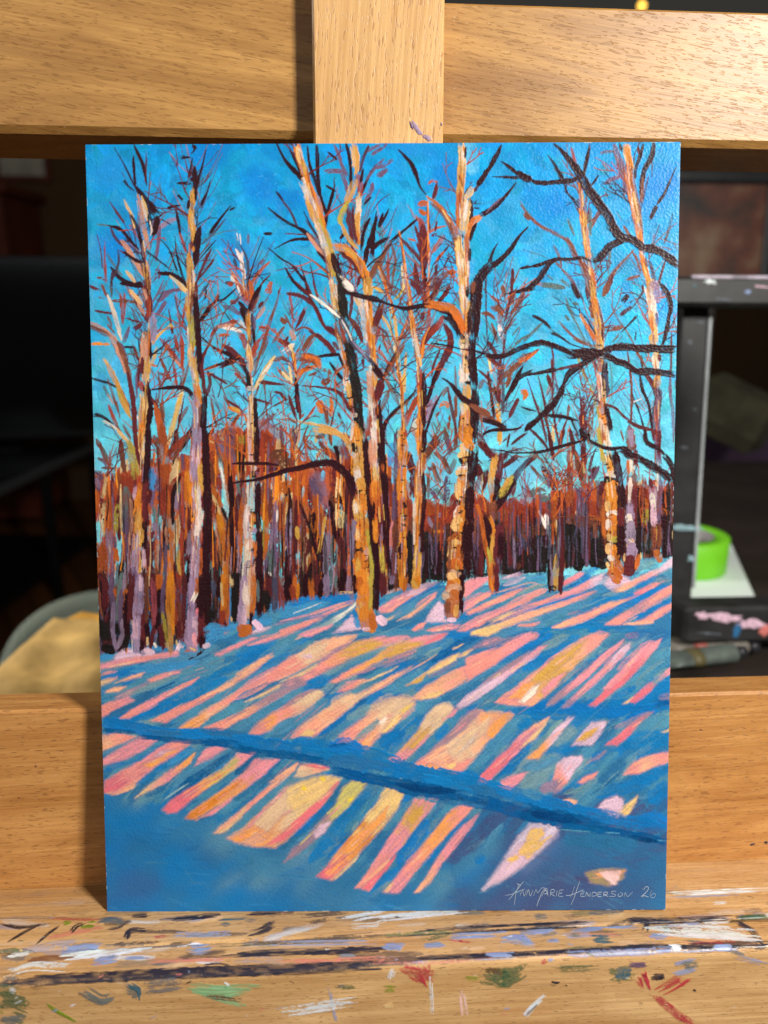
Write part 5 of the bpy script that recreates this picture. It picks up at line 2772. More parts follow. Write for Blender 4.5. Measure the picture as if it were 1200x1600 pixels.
b3 110 o 640,710 850,760 1050,820 1190,840
n3 80 h 1030,830 1190,850
b4 40 h 450,740 620,750 750,770
b2 36 d 300,710 420,730
# band 820 1100 4.8
b1 130 o 0,700 150,740 300,790 500,830
b2 80 s 20,660 100,680
b3 130 o 0,800 200,850 420,890 600,920
n3 80 h 60,820 250,850 420,890
b1 110 h 400,790 600,840 800,880 1070,930
b3 60 o 560,930 760,970 950,1000 1070,1040
n3 40 h 780,990 900,1015 1000,1030
b2 14 d 270,940 400,950 560,960
b2 12 d 600,960 720,970
b2 12 d 1000,1020 1070,1025
b3 50 h 300,900 460,930 620,950
b4 110 s 350,1010 600,1030 800,1050
'''
BASES = '''
# woods 140 900 4.8
dk 60 o 80,0 110,120 110,260
mr 60 o 120,60 120,220
mr 50 o 70,0 110,40 130,100
bk 120 o 100,330 120,480
bk 90 o 110,540 180,560
mv 50 o 160,0 170,150 190,300
li 40 o 185,220 175,380 200,530
br 40 o 200,80 210,200
or2 30 o 190,110 200,140
gr 40 o 240,0 220,160 215,300
mv 50 o 240,120 230,260 240,380
li 44 o 240,340 250,430 210,530
or2 40 o 280,100 260,140
dk 60 o 290,150 280,330 290,460
bk 40 o 205,360 210,440
mr 60 o 320,0 315,150 310,300
bk 60 o 290,440 270,530
@a
li 70 o 380,0 370,160 360,300
lp 30 o 390,0 385,100
li 80 o 360,280 360,400 340,500
lp 40 o 345,340 345,420 350,480
mr 40 o 410,280 405,440 390,530
li 60 o 355,460 370,560 380,590
dk 40 o 400,480 395,570
@woods
br 44 o 430,0 430,180 430,320
dk 50 o 430,360 440,480
cr 26 o 435,460 440,520
mr 50 o 480,0 490,160 490,290
pn2 50 o 480,60 490,250 490,380
mr 44 o 490,380 470,480 470,550
dk 40 o 520,280 510,400
or2 60 o 520,0 530,100
dk 50 o 530,100 530,240
mv 40 o 560,60 550,200 560,320
ol 40 o 555,300 570,400 590,480
mr 50 o 530,380 550,470 545,540
or 70 o 605,0 605,180 605,330
oc2 50 o 600,300 610,430 615,550
or 40 o 625,0 625,200 630,400
cr 30 o 580,500 590,540
rd 30 o 660,0 660,180 650,330
br 30 o 680,200 680,330
mr 50 o 670,340 680,460
mr 40 o 715,0 715,170 705,330
mr 30 o 720,340 710,470
dk 30 o 745,0 745,260 735,400
cr 20 o 655,490 660,520
dk 60 o 900,0 890,200 890,340
sl 50 o 930,40 945,150
dk 50 o 980,20 970,150
bk 60 o 910,260 930,330
or 60 o 1010,0 1015,140 1005,240
cr 20 o 990,60 1000,200
or2 40 o 1040,0 1035,160 1040,330
rd 60 o 1000,260 1000,360
mr 30 o 1020,360 1030,375
bk 50 o 1080,0 1085,160 1085,300
cr 26 o 1070,20 1075,70
cr 20 o 1065,310 1070,340
bk 30 o 1120,0 1110,150 1110,300
@b
li 60 o 780,0 765,120 770,230
wh2 30 o 800,130 770,200
pk2 30 o 815,250 810,320
or2 26 o 810,20 805,140
li 80 o 780,240 770,340 760,440
lp 60 o 800,330 790,440 800,520
li 90 o 760,420 765,500 770,560
pn 40 h 790,430 800,530
cr 16 o 760,540 800,560
or2 20 o 720,560 760,570
dk 40 o 840,0 845,160 835,330
mr 50 o 840,300 840,430 830,520
dk 50 o 850,440 845,550
dk 20 > 850,570 800,600 745,630
@h
li 50 o 1170,20 1160,120 1150,210
wh 50 o 1190,100 1170,220
wh2 40 o 1160,240 1150,330
lp 50 o 1150,290 1160,360
cr2 40 o 1185,210 1190,280
or2 80 o 1150,400 1190,410
# snow 140 900 4.8
lp 44 o 430,560 470,570
b6 40 o 490,540 530,550
wh2 20 o 490,510 500,530
lp 44 o 660,570 700,500
b2 36 o 700,560 690,580
b2 40 o 740,590 790,590
lp 40 o 870,530 890,520
b6 60 o 880,400 930,380 980,390
b6 80 o 900,480 960,440 1030,430
li 24 h 1010,440 1060,400
b6 50 o 1040,400 1090,380
# woods 370 900 4.8
dk 60 o 180,0 180,120 170,260
gr 30 o 160,40 165,180
sl 60 o 290,20 285,140 290,230
mr 60 o 240,20 245,150
bk 80 o 220,120 220,240
rd 60 o 345,20 345,120 340,220
dk 70 o 390,0 385,120 400,180
or2 40 o 440,0 440,130
rd 60 o 420,90 440,180
or 30 o 465,60 460,160
dk 50 o 520,0 520,140
or2 50 o 560,40 570,150
mr 60 o 610,0 620,130
dk 50 o 640,60 630,150
li 60 o 680,0 680,130
gr 30 o 750,0 745,80
dk 60 o 780,20 790,110
li 50 o 850,0 840,110
dk 40 o 885,0 890,120
cr 20 d 760,130 880,120
mr 50 o 1090,0 1095,140
rd 30 o 1130,0 1125,120
dk 30 o 1150,20 1150,100
mv 40 o 1180,0 1165,80
@h
li 50 o 60,20 50,130 45,230
wh 50 o 80,60 70,160 85,210
cr2 40 o 115,30 110,150 95,230
wh 30 o 95,130 90,220
li 60 o 45,220 40,330 50,390
lp 50 o 70,250 70,340
cr2 30 o 90,230 95,310
or2 40 o 125,0 130,130 115,290
dk 26 o 110,280 110,390
or2 90 o 50,400 70,410
or2 60 o 40,440 90,390
@c
or 70 o 945,0 950,90
or2 50 o 925,30 930,110
bk 26 o 930,180 990,165
or 120 o 970,120 960,180
or 110 o 960,210 960,290
oc2 60 o 930,220 945,320
or 120 o 975,280 985,340 1000,370
or2 60 o 1020,300 1030,370
ol 40 o 1010,0 1020,140 1010,240
dk 50 o 1050,0 1050,140 1045,270
# snow 370 900 4.8
lp 70 o 1080,320 1100,340
b6 70 o 200,340 240,330
lp 50 o 140,350 180,390
b6 44 o 900,330 910,370
lp 30 o 960,400 990,400
# woods 600 900 4.8
or 60 o 140,0 145,90
or2 40 o 170,10 160,100
li 40 o 185,60 195,90
or 70 o 255,0 250,80
oc 30 o 220,40 250,80
mr 30 o 10,20 10,130
bk 50 o 50,40 60,90
li 40 o 70,0 60,60
dk 60 o 590,0 580,120 575,240
@e
cr 80 o 510,0 520,20
or 70 o 540,50 530,80
or2 70 o 500,60 500,100
cr2 80 o 520,100 550,90
cr2 90 o 480,150 540,170
or2 80 o 530,130 550,160
wh 14 o 485,180 520,195 555,185
or2 110 o 510,210 520,290
br 50 o 480,190 480,290
oc2 40 o 550,230 540,290
dk 26 o 580,120 580,250
@m
or2 44 o 815,0 820,60 830,120
or 20 o 800,20 820,110
mr 36 o 850,0 850,80 845,120
# snow 600 900 4.8
lp 40 o 490,330 530,330
# woods 820 900 4.8
bk 30 o 185,0 190,110
li 30 o 205,0 205,60
oc 40 o 235,0 230,90
mr 30 o 270,0 260,100
bk 40 d 200,80 240,100
'''
SIGN = '''
48,262 90,255 140,235 185,218
175,165 130,225 75,292
128,178 146,190 160,186
146,182 124,245 112,328
152,262 168,222 180,268 196,225
196,262 210,222 222,266 240,225
245,265 262,222 275,245 300,212 325,210
325,210 300,250 280,300 268,335
312,245 330,225 345,262
302,268 325,222 338,215 345,268
320,252 345,248
360,268 368,222 390,225 385,242 362,246 392,268
402,268 408,228
425,226 452,223
425,228 420,266 450,268
424,246 445,245
468,262 500,260 550,240 592,222
530,195 515,240 500,275
565,160 545,220 525,280 505,325
575,240 572,266 600,268
574,252 592,250
580,238 600,236
606,268 612,240 630,268 640,240
648,268 656,240 680,246 682,260 652,268
690,240 720,238
692,240 690,268 716,268
692,254 712,252
728,268 734,240 758,240 752,254 730,256 762,268
818,232 790,232 785,246 812,256 806,268 770,266
838,244 828,262 848,268 862,252 846,240
872,268 880,242 896,268 932,236
996,208 1000,216
1008,222 1022,200 1040,206 1030,232 990,270 1010,262 1040,272
1066,222 1052,250 1056,272 1078,276 1090,256 1076,246 1058,262
'''

# bars of light on the snow: pigments from the near end to the far end, softness, outline
BARS = '''
# 140 900 3.529
lp 10 140,470 150,440 210,400 250,420 300,440 330,400 350,420 360,440 260,460
pn/sa/pn 10 60,520 60,490 160,465 330,440 470,415 520,420 480,440 350,460 200,490 100,510
b6 6 230,530 250,505 400,480 590,470 600,485 480,520 330,545
cr/pe 6 60,590 70,580 150,560 140,575 70,605
pe 6 170,580 230,555 300,535 280,555 200,580
sa/pn 8 330,575 400,540 480,525 500,535 420,560 350,585
pe 6 95,640 140,615 195,615 160,640
pn/rs 8 150,670 250,625 330,590 300,615 210,665
gb 8 170,660 300,610 430,565 520,540 430,585 300,640
sa/pn 10 65,760 70,720 150,695 210,670 240,690 150,730 70,780
sa/pn/sa 8 175,785 230,745 330,690 470,625 600,565 560,600 440,665 330,725 220,790
sa/sa/pe/pe 8 350,800 460,740 600,680 740,610 860,540 950,490 1000,450 900,540 760,620 620,690 490,770 430,808
or3/pe/sa/sa/pn/pe 8 500,838 640,750 760,680 870,610 1000,530 1100,460 1200,420 1200,500 1080,560 960,600 850,640 750,720 640,800 610,835 540,840
sa/pe/rs/rs 8 640,835 760,790 860,740 1000,660 1100,610 1190,560 1190,600 1080,650 960,720 850,780 740,850 680,850
cr 4 870,695 980,640 1050,600 1070,600 960,665
pn/sa 8 880,380 960,350 1080,310 1200,250 1200,270 1090,330 980,365
pn 6 700,430 800,385 900,340 920,345 820,395 720,440
pe/pe 6 820,545 900,490 980,440 1010,430 940,500 860,540
lp 8 870,330 930,290 1000,285 960,310
# 440 900 3.529
sa/sa 8 0,330 0,300 120,260 250,220 200,250 90,300
pn/sa 6 170,230 280,190 400,140 390,155 270,205
gb/wh2 6 215,280 290,230 370,190 410,150 400,175 330,225 250,285
pn 8 100,330 190,300 280,270 250,295 160,330
lp 8 315,300 360,250 390,220 420,260 440,290 380,300
pn 8 530,180 600,140 700,100 730,90 640,150 560,200
lp/li 6 690,110 760,60 860,35 820,60 740,110
sa 8 560,200 640,150 740,95 700,130 610,190
pe/sa 6 690,230 760,170 850,100 840,120 780,180 720,220
cr 4 570,250 650,205 600,240
lp 8 800,250 830,200 870,150 895,170 900,230 915,250
sa 8 730,295 760,265 795,262 780,290 740,305
sa/pn 8 805,300 880,280 980,270 960,290 850,305
sa/pn 10 1005,100 1010,40 1060,20 1140,10 1130,30 1060,70 1020,110
pn/sa 10 1000,190 1050,130 1150,90 1150,110 1080,150 1000,200
sa/sa 8 980,300 1080,250 1200,190 1200,210 1100,270 1020,300
pe/cr 8 1060,320 1120,290 1200,270 1200,300 1140,325
sa/sa/cr2/pe/pe 10 -80,560 0,490 100,430 190,370 280,340 410,330 340,375 250,430 150,490 60,530 -60,590
cr2 10 130,430 190,385 260,365 230,410 160,445
lp 8 115,440 160,430 170,450 130,455
rs/sa/oc/pn 10 0,600 80,560 200,490 300,430 400,370 520,340 690,335 640,365 540,395 420,440 300,500 180,560 60,600
oc 10 350,440 430,390 530,365 570,370 500,405 400,445
cr 4 0,585 100,540 200,490 120,545
sa/or3/oc/pn 10 270,580 380,520 500,460 600,390 700,350 840,325 910,315 870,350 760,390 640,430 520,480 400,540 310,585
oc 10 570,440 640,390 740,365 790,370 700,410 610,450
pk2 6 800,370 860,335 910,320 870,350
sa/sa/pe 8 320,640 380,600 430,570 480,575 420,610 350,640
cr 4 400,610 520,560 640,500 560,550
sa/or3/sa/cr2/cr2 12 -170,865 -60,770 20,720 90,670 150,635 215,635 235,660 180,700 90,750 0,800 -60,850 -110,870
rs 8 10,730 80,670 140,640 200,632 150,650 80,700
sa/pe/cr2/pe/pe 10 60,890 130,840 220,760 300,690 360,655 420,655 520,600 640,540 720,500 640,560 540,620 440,680 340,760 240,840 180,890 130,880
ye 8 110,880 150,850 190,860 170,890
sa/sa/pe/cr2/cr2 14 290,925 360,850 450,790 520,740 580,690 640,670 720,680 700,720 640,780 570,850 490,940 450,975 410,950 400,910 360,920
gb 8 400,910 450,850 530,790 550,810 500,860 430,910
or3/pe 8 410,945 480,890 540,830 520,890 460,970
ye/ye 10 560,860 620,790 700,720 740,690 720,730 650,800 590,860
ye2 5 650,745 690,725 715,715 680,745
wh2 10 550,810 570,780 585,790 565,815
pe/pe/sa/sa 10 720,680 800,610 900,560 1000,510 1100,470 1200,410 1200,470 1120,520 1020,580 930,630 860,665 780,680
ye 8 770,675 840,640 900,630 860,665
ye/ye 5 800,530 870,480 940,440 980,430 960,465 880,510 820,540
ye 4 975,445 1030,415 1060,405 1020,440
oc 4 700,600 760,570 800,540 770,580
ye 3 950,400 1000,375 980,395
pn/oc/cr2/cr2 10 605,1005 640,980 700,920 760,850 800,770 860,715 910,710 950,730 910,790 850,850 790,910 720,980 660,1025 620,1025
oc 8 700,950 770,870 830,820 800,880 730,950
pn 5 650,1020 720,970 810,880 780,930 690,1010
pn 4 900,790 980,725 950,770
sa/pe/cr2/pe/or3 14 740,1040 830,970 930,880 1010,790 1070,745 1110,745 1140,760 1250,760 1220,820 1150,900 1080,990 990,1090 930,1080 870,1085 820,1060
rs 12 830,960 930,870 1010,790 1070,745 1100,750 1020,840 920,920
or3 12 1130,880 1180,800 1260,755 1230,820 1170,890
cr2 14 930,960 1050,850 1150,780 1130,860 1020,960 950,1000
wh2 4 1000,960 1080,870 1060,910
sa 10 940,1070 980,1040 1030,1010 1060,1010 990,1085
ye 5 910,1045 960,1040 940,1060
or3 8 770,1045 830,1040 900,1070 870,1085 820,1065
# 730 870 3.529
pn/pn 8 0,210 0,140 60,120 120,120 70,160 20,200
lp/li 6 200,120 260,90 330,80 290,105
sa/sa 8 0,300 80,270 180,220 270,185 320,170 250,215 130,275 20,320
pn/sa 8 0,400 0,370 100,330 200,285 300,240 400,190 430,190 330,250 220,300 100,350
cr 4 130,355 200,320 260,300 200,335
pk2/pn 8 520,155 560,120 620,90 635,95 590,130 540,155
sa/sa/pn/lp 8 330,265 440,230 560,190 640,150 700,110 760,90 730,130 640,180 530,220 400,265
lp 12 760,150 800,90 850,110 900,130 890,150 830,160
ye/pe/pe/sa 8 30,430 30,410 150,375 300,320 430,280 560,240 660,200 710,190 600,240 480,290 330,345 180,400 120,435
pe/sa/pe 8 480,385 560,345 680,300 780,255 880,235 800,275 700,320 600,365 520,390
sa 4 290,380 350,370 400,360 360,385
pe/sa/lp 8 820,190 860,160 960,105 1060,60 1135,0 1135,50 1050,95 950,140 870,185
pk2/sa 5 930,200 1000,165 1080,135 1030,165 960,200
sa/rs/sa 10 770,370 830,330 920,280 1010,220 1135,150 1135,200 1060,240 980,280 900,330 850,370
sa 8 920,365 1000,330 1080,280 1135,250 1135,280 1060,330 1010,360
pe 4 870,370 960,360 1020,360 980,368
sa/sa/pn 10 0,640 0,560 80,530 180,500 280,440 350,420 385,435 300,490 200,560 100,620 20,670
li 6 20,510 100,460 160,445 200,455 120,490
lp/lp/pn 8 -50,820 0,770 90,710 200,640 300,570 400,500 440,490 400,530 290,610 190,690 80,770 20,810 -30,835
rs 5 100,690 220,600 340,530 300,570 190,650
gb 8 400,520 470,480 550,445 500,490
sa/pe/oc/oc/pe/sa 10 160,800 250,740 340,670 440,590 540,510 640,450 700,430 780,430 720,490 640,560 550,650 460,740 370,815 280,820
oc 12 340,700 420,620 520,560 600,490 660,460 590,540 490,640 400,700
pn 6 230,760 330,670 440,590 390,640 280,750
pn 8 420,740 470,680 540,640 500,700 430,770
wh2 8 290,800 330,740 400,700 370,760 320,800
or3 8 230,780 320,700 380,690 300,780
rs/pn/pn 8 450,815 500,760 590,680 680,600 760,530 860,460 850,485 770,560 690,640 600,720 520,780 480,810
li/pn/pn/lp 8 530,825 590,770 640,720 720,650 790,580 850,510 895,480 895,510 840,570 760,640 680,720 610,780 570,825
pk2/pk2/pn 8 680,815 740,760 800,690 880,610 960,530 1000,480 1065,460 1040,500 970,580 890,680 800,750 720,815
pn 6 760,720 850,630 950,520 1000,480 980,520 890,620 800,720
pk2/pk2/gb/pn 8 900,795 960,740 1020,690 1060,660 1125,610 1125,640 1060,690 1010,740 930,805
cr 4 865,808 910,775 890,800
rs 6 1070,785 1120,770 1125,790
pk2/pk2/pn/pe 8 60,1235 150,1130 230,1060 290,990 370,930 450,890 430,920 360,1000 280,1080 200,1160 110,1245
cr 3 300,1050 400,950 450,895 380,1000
or3/or3/lp/lp 6 330,1110 390,1060 450,1000 500,940 560,890 585,890 520,970 460,1040 400,1110
lp 8 590,1035 630,980 690,915 770,908 740,970 690,1035
oc 8 615,1010 660,965 720,945 690,990 650,1015
pk2/pk2/rs 8 770,1035 830,990 910,920 960,880 1020,860 960,910 890,990 830,1035
cr 4 1075,965 1115,945 1118,965
# 150 1100 3.529
pe/sa 8 35,260 35,180 110,165 215,185 130,225
pn/pn 10 45,340 42,310 130,250 240,190 340,200 260,260 160,310
pk2/sa/pn/sa 10 50,490 50,430 150,370 250,320 330,260 420,210 525,215 440,285 330,350 240,420 170,480 100,495
pe 8 60,495 150,470 240,420 200,470 120,500
lp 12 330,290 370,265 430,250 400,285
or3 10 270,340 340,310 400,270 450,260 380,310 310,350
cr/pn/or3 6 220,520 290,455 380,390 480,330 545,275 520,330 460,380 400,430 320,470
pn 8 550,345 580,290 610,250 650,240 715,250 640,300
pk2/pk2/or3/ye3/pn 10 375,585 420,530 520,470 600,420 700,360 780,280 880,270 800,340 700,410 600,480 520,540 450,600 400,600
or/or3/or3/pn/pn 10 500,630 540,590 640,520 740,450 820,380 880,310 1010,310 930,390 840,460 740,530 640,590 560,640
or 8 510,625 600,560 720,480 820,410 780,460 680,540 580,610
pn 6 600,620 680,570 760,510 740,545 650,610
pe/sa/pe 8 660,710 740,640 850,550 960,450 1050,380 1110,330 1100,370 990,460 880,550 780,650 700,710
cr 6 665,712 720,690 790,620 830,570 800,640 720,710
# 440 1100 3.529
pe/or3/cr2/ye/ye 14 -290,740 -200,690 -130,620 -60,550 20,470 120,430 240,395 325,415 280,490 190,590 100,680 20,760 -30,790 -150,785 -250,765
pk2 8 -80,780 0,720 100,630 200,540 310,430 320,440 230,560 130,660 30,750
pn 8 -190,690 -120,610 -40,530 30,465 0,510 -90,600 -160,680
or3 10 -270,745 -180,690 -110,690 -160,730 -220,765
cr2 12 -140,660 -60,570 30,500 20,600 -70,700
ye 14 60,540 100,480 200,430 290,420 250,490 140,560 70,590
ye2 5 110,470 130,455 150,480
ye2 5 220,410 245,400 240,425
cr2/pe 8 80,400 110,340 180,335 260,360 200,380 120,405
pk2 6 110,335 200,335 260,350 230,362 160,345
pe 6 -60,430 20,370 90,330 60,370 -20,430
rs/rs/ye3/ye3 10 25,870 70,800 150,730 210,660 300,560 340,470 390,430 475,440 440,490 370,570 290,640 240,700 160,780 80,840
lp 10 180,720 220,670 270,655 240,710 200,735
ye2 4 375,530 400,515 385,540
pk2/or3/or/ye/ye 10 205,950 260,890 330,800 400,720 460,640 540,530 580,460 670,500 640,590 560,690 470,780 390,870 290,970
cr 4 280,970 370,890 440,820 400,880 310,965
or3 8 330,820 420,720 520,640 590,570 570,640 480,740 400,820
sa/sa/pn/pn/oc/pn 10 420,1010 460,960 540,840 620,710 700,590 740,530 860,530 820,590 740,690 680,770 610,850 560,930 490,1025
pk2 8 460,1015 540,930 630,840 600,900 520,990 490,1025
oc 14 700,640 730,580 790,560 780,610 730,660
pe 4 450,990 540,910 600,860 560,920
pn/sa/or3/sa 8 570,1035 620,980 700,870 790,770 870,680 940,590 990,560 1070,565 1000,640 910,730 830,830 740,930 660,1040
cr 4 570,1035 600,1000 620,990 590,1035
or3 10 780,790 850,700 920,610 970,590 930,660 850,760
pe/pn/pn 6 740,1035 800,970 860,860 920,770 990,690 1090,610 1050,680 980,770 900,870 830,980 770,1035
# 730 1100 3.529
pn 8 170,450 200,420 260,395 330,380 290,430 245,470
li/sa/lp/lp 8 470,470 480,420 500,340 540,300 630,290 640,310 590,370 560,420 520,470 490,490
li 8 405,475 430,440 470,430 490,440 460,480 430,490
sa/sa 6 620,430 660,400 720,375 700,410 640,440
rs 5 670,320 720,290 760,265 730,300
sa/pe/sa 10 870,385 910,330 990,290 1115,260 1115,315 1030,345 950,380
pe 6 540,530 570,520 610,535 600,560 570,560
lp 8 730,570 770,530 830,510 860,530 860,590 830,620 780,600
ye 6 840,600 880,560 940,510 930,550 880,620
lp2 20 100,1020 150,950 230,830 290,730 350,670 430,660 510,680 480,740 400,820 300,900 200,970
lp 14 130,990 200,890 280,780 320,760 360,850 280,910 190,970
ye4 8 330,740 360,690 420,690 430,720 390,770 340,770
ye4 8 290,810 330,760 400,760 460,730 400,800 340,850 300,830
ye4 6 230,860 270,830 290,850 250,875
ol2 12 660,930 750,910 870,910 860,960 780,1000 690,980
or3 8 700,930 780,920 870,920 830,950 740,950
pk 8 745,930 800,920 845,925 830,990 800,995
'''

LEDGE_ART = '''
# ledge 0 1300 2
pd 14 0,290 60,300 150,290
pd 20 30,340 80,310 120,290
pd 16 115,345 150,315 180,295
gn3 26 o 200,290 220,280
pd 20 215,320 240,295 265,285
gn3 26 o 265,290 295,288
pg 28 300,280 350,275 395,280
pd 18 335,305 370,300 400,285
pd 20 395,335 410,310 455,308
pd 18 o 415,262 470,262
pg 12 d 0,268 60,268 190,266
pd 22 515,272 580,268 690,258
tl 12 690,275 770,272
pd 14 760,262 880,255
pd 40 > 850,290 810,310 770,320
pd 24 d 930,265 1040,255 1090,250
pd 26 d 970,285 1030,270
pw 34 d 1080,275 1150,262 1200,255
pw 22 d 1100,295 1170,290 1200,280
pw 20 30,388 70,382 100,378
pl 36 180,380 250,365 310,360
pw 26 200,395 320,380 450,365
pl 26 290,405 370,395
pl 14 390,398 460,395
pw 14 560,360 600,350 630,348
pl 34 o 590,370 660,360
pd 8 400,360 550,352
gn 26 d 740,360 900,345 1050,335 1200,320
pd 26 d 700,350 850,345 1000,335 1200,320
pd 30 660,385 800,378 1000,372 1200,366
pk3 26 d 870,412 1000,408 1200,397
pk3 14 d 450,405 700,400
pd 26 o 615,425 680,420 735,428
pl 20 d 820,350 1190,345
pw 34 d 20,440 100,420 200,425
rr 10 d 150,272 300,275
rr 14 d 480,330 520,325
pd 30 0,482 200,465 400,455 600,445 800,438 1000,430 1200,420
pd 24 d 0,478 300,462 600,448 900,434 1200,418
gn 70 d 0,510 90,520
gn 60 h 0,520 60,515
gn 50 d 40,565 80,580
tl 40 d 0,590 80,585
gn3 14 140,535 180,560 230,590
gn3 20 d 0,560 10,558
tl 60 d 260,490 320,520 360,510
tl 40 > 400,480 430,495 435,525
pg 40 d 440,490 520,480 570,470
gn2 44 600,490 680,500 800,495
gn2 24 h 640,510 760,545
pd 14 d 650,515 750,525
pw 14 700,470 715,478
gn 20 d 1050,485 1110,485
pl 12 d 1030,490 1050,590
pd 8 580,475 600,465
pd 10 905,465 920,472
pw 40 d 900,560 1100,530
pw 26 d 30,492 50,495
# ledge 600 1300 2
pw 34 d 0,270 100,260 240,245
pw 20 h 0,262 120,250
pw 18 890,195 1000,188 1190,180
pl 10 d 900,205 1100,198
pw 14 d 1030,222 1070,220
rr 10 775,240 800,236
gn3 8 d 1000,240 1015,250
pd 24 0,325 200,310 400,300 600,290 680,288
gn 30 d 120,335 200,315
gn 14 d 0,318 200,308
pd 22 700,295 780,275 900,278 1060,270
pd 16 770,272 820,280 815,310
pd 20 1100,270 1190,268
gn 12 d 1110,266 1190,262
pd 26 > 1100,280 1150,310 1170,345
pl 22 220,325 300,322 380,318
pl 44 > 460,352 420,338 370,340
pl 26 450,310 530,308
pl 20 590,310 690,305
tl 26 650,335 710,335
pl 24 130,358 195,355
pl 36 0,350 60,355
pl 14 510,338 550,338
pl 16 700,300 790,298
pl 20 830,328 885,326
gn 22 o 875,292 890,315
pw 60 d 830,300 1000,310 1150,320
pw 40 d 1000,290 1080,290
pl 16 940,290 990,287
pk3 22 d 0,400 200,395 400,380 660,375
rr 8 d 200,340 280,345
rr 8 d 950,350 1100,345
pd 26 0,415 200,405 400,395 600,385 850,370 1000,362 1200,352
pd 22 d 0,412 400,394 800,374 1200,352
pl 16 320,385 400,382
pl 22 d 600,376 850,366
pl 20 1040,368 1090,366
pw 24 900,370 935,372
pl 14 850,372 900,372
rr 50 h 60,440 120,450 160,430
rr 36 > 110,430 140,475
pw 20 d 30,430 20,460
pw 12 d 145,460 150,570
gn 70 d 310,450 380,455 450,430
gn 60 h 340,460 400,460
gn3 20 d 250,455 300,460
bk 24 d 310,430 370,440
pd 14 o 520,472 545,475
pd 8 o 570,480
pw 18 > 445,570 470,540 505,510
pd 6 445,572 480,537
rr 18 490,410 510,402
pl 14 515,405 530,405
gn 30 d 530,430 660,425
gn 60 d 710,450 780,440
tl 40 h 720,440 770,440
pd 30 o 835,445 875,445
mv 22 o 770,412 820,410
rr 32 > 800,445 820,500
rr 40 > 945,450 900,480 860,500
rr 36 h 860,510 920,560 980,600
pl 50 d 900,430 980,410
tl 30 d 930,420 980,415
pd 10 o 970,495
pk 30 d 240,500 250,580
pd 24 1165,362 1200,355
cr 30 d 0,540 30,535
gn3 30 d 0,490 40,490
pl 20 d 1110,390 1190,410
'''

# ---------------------------------------------------------------- the painting on its panel
PW, PH, PT = 0.3048, 0.4075, 0.0034
dT, dB = FPX * PW / 930, FPX * PW / 872
TL, TR, BR_, BL = at(132, 224, dT), at(1062, 222, dT), at(1041, 1421, dB), at(169, 1427, dB)
ex = ((TR - TL) + (BR_ - BL)); ex /= np.linalg.norm(ex)
eu = ((TL - BL) + (TR - BR_)); eu -= ex * (eu @ ex); eu /= np.linalg.norm(eu)
en = np.cross(ex, eu)                                                    # towards the viewer
mid = (TL + TR + BL + BR_) / 4
org = mid - ex * PW / 2 - eu * PH / 2
LEDGE_Z = 1.0205
painting = empty("painting")
painting.matrix_world = Matrix(((ex[0], eu[0], en[0], org[0]), (ex[1], eu[1], en[1], org[1]), (ex[2], eu[2], en[2], org[2]), (0, 0, 0, 1)))
tag(painting, "small unframed painting of birch trees on blue and pink snow, propped on the easel", "painting")

GW, GH = 740, 990
def homography(src, dst):
    A = []
    for (x, y), (u, v) in zip(src, dst):
        A.append([x, y, 1, 0, 0, 0, -u * x, -u * y, -u]); A.append([0, 0, 0, x, y, 1, -v * x, -v * y, -v])
    return np.linalg.svd(np.array(A))[2][-1].reshape(3, 3)
HM = homography([(132, 224), (1062, 222), (1041, 1421), (169, 1427)], [(0, 0), (GW - 1, 0), (GW - 1, GH - 1), (0, GH - 1)])
def topaint(p):
    p = np.asarray(p, float).reshape(-1, 2)
    q = np.c_[p, np.ones(len(p))] @ HM.T
    return q[:, :2] / q[:, 2:]
PXS = GW / 905.0                                                         # canvas cells for one pixel of the photograph

PARTS = ['sky', 'woods', 'snow', 'twigs', 'br', 'br2', 'br3', 'a', 'b', 'c', 'd', 'e', 'f', 'g', 'h', 'k', 'l', 'm', 'n']
PID = {k: i for i, k in enumerate(PARTS)}
cv = Canvas(GW, GH, (236, 190, 140))
for yy_ in range(GH):                                                   # thin blue wash over the warm ground
    f_ = yy_ / GH
    top_, low_ = (lin((10, 142, 204)), lin((110, 196, 212))) 
    cv.col[yy_] = top_ + (low_ - top_) * min(f_ / 0.48, 1) if f_ < 0.56 else lin((52, 116, 160))
def put(key, w, pts, flags='', part='sky', **kw):
    cv.stroke(topaint(pts), w * PXS, PIG[key] if isinstance(key, str) else key, flags, PID[part], **kw)
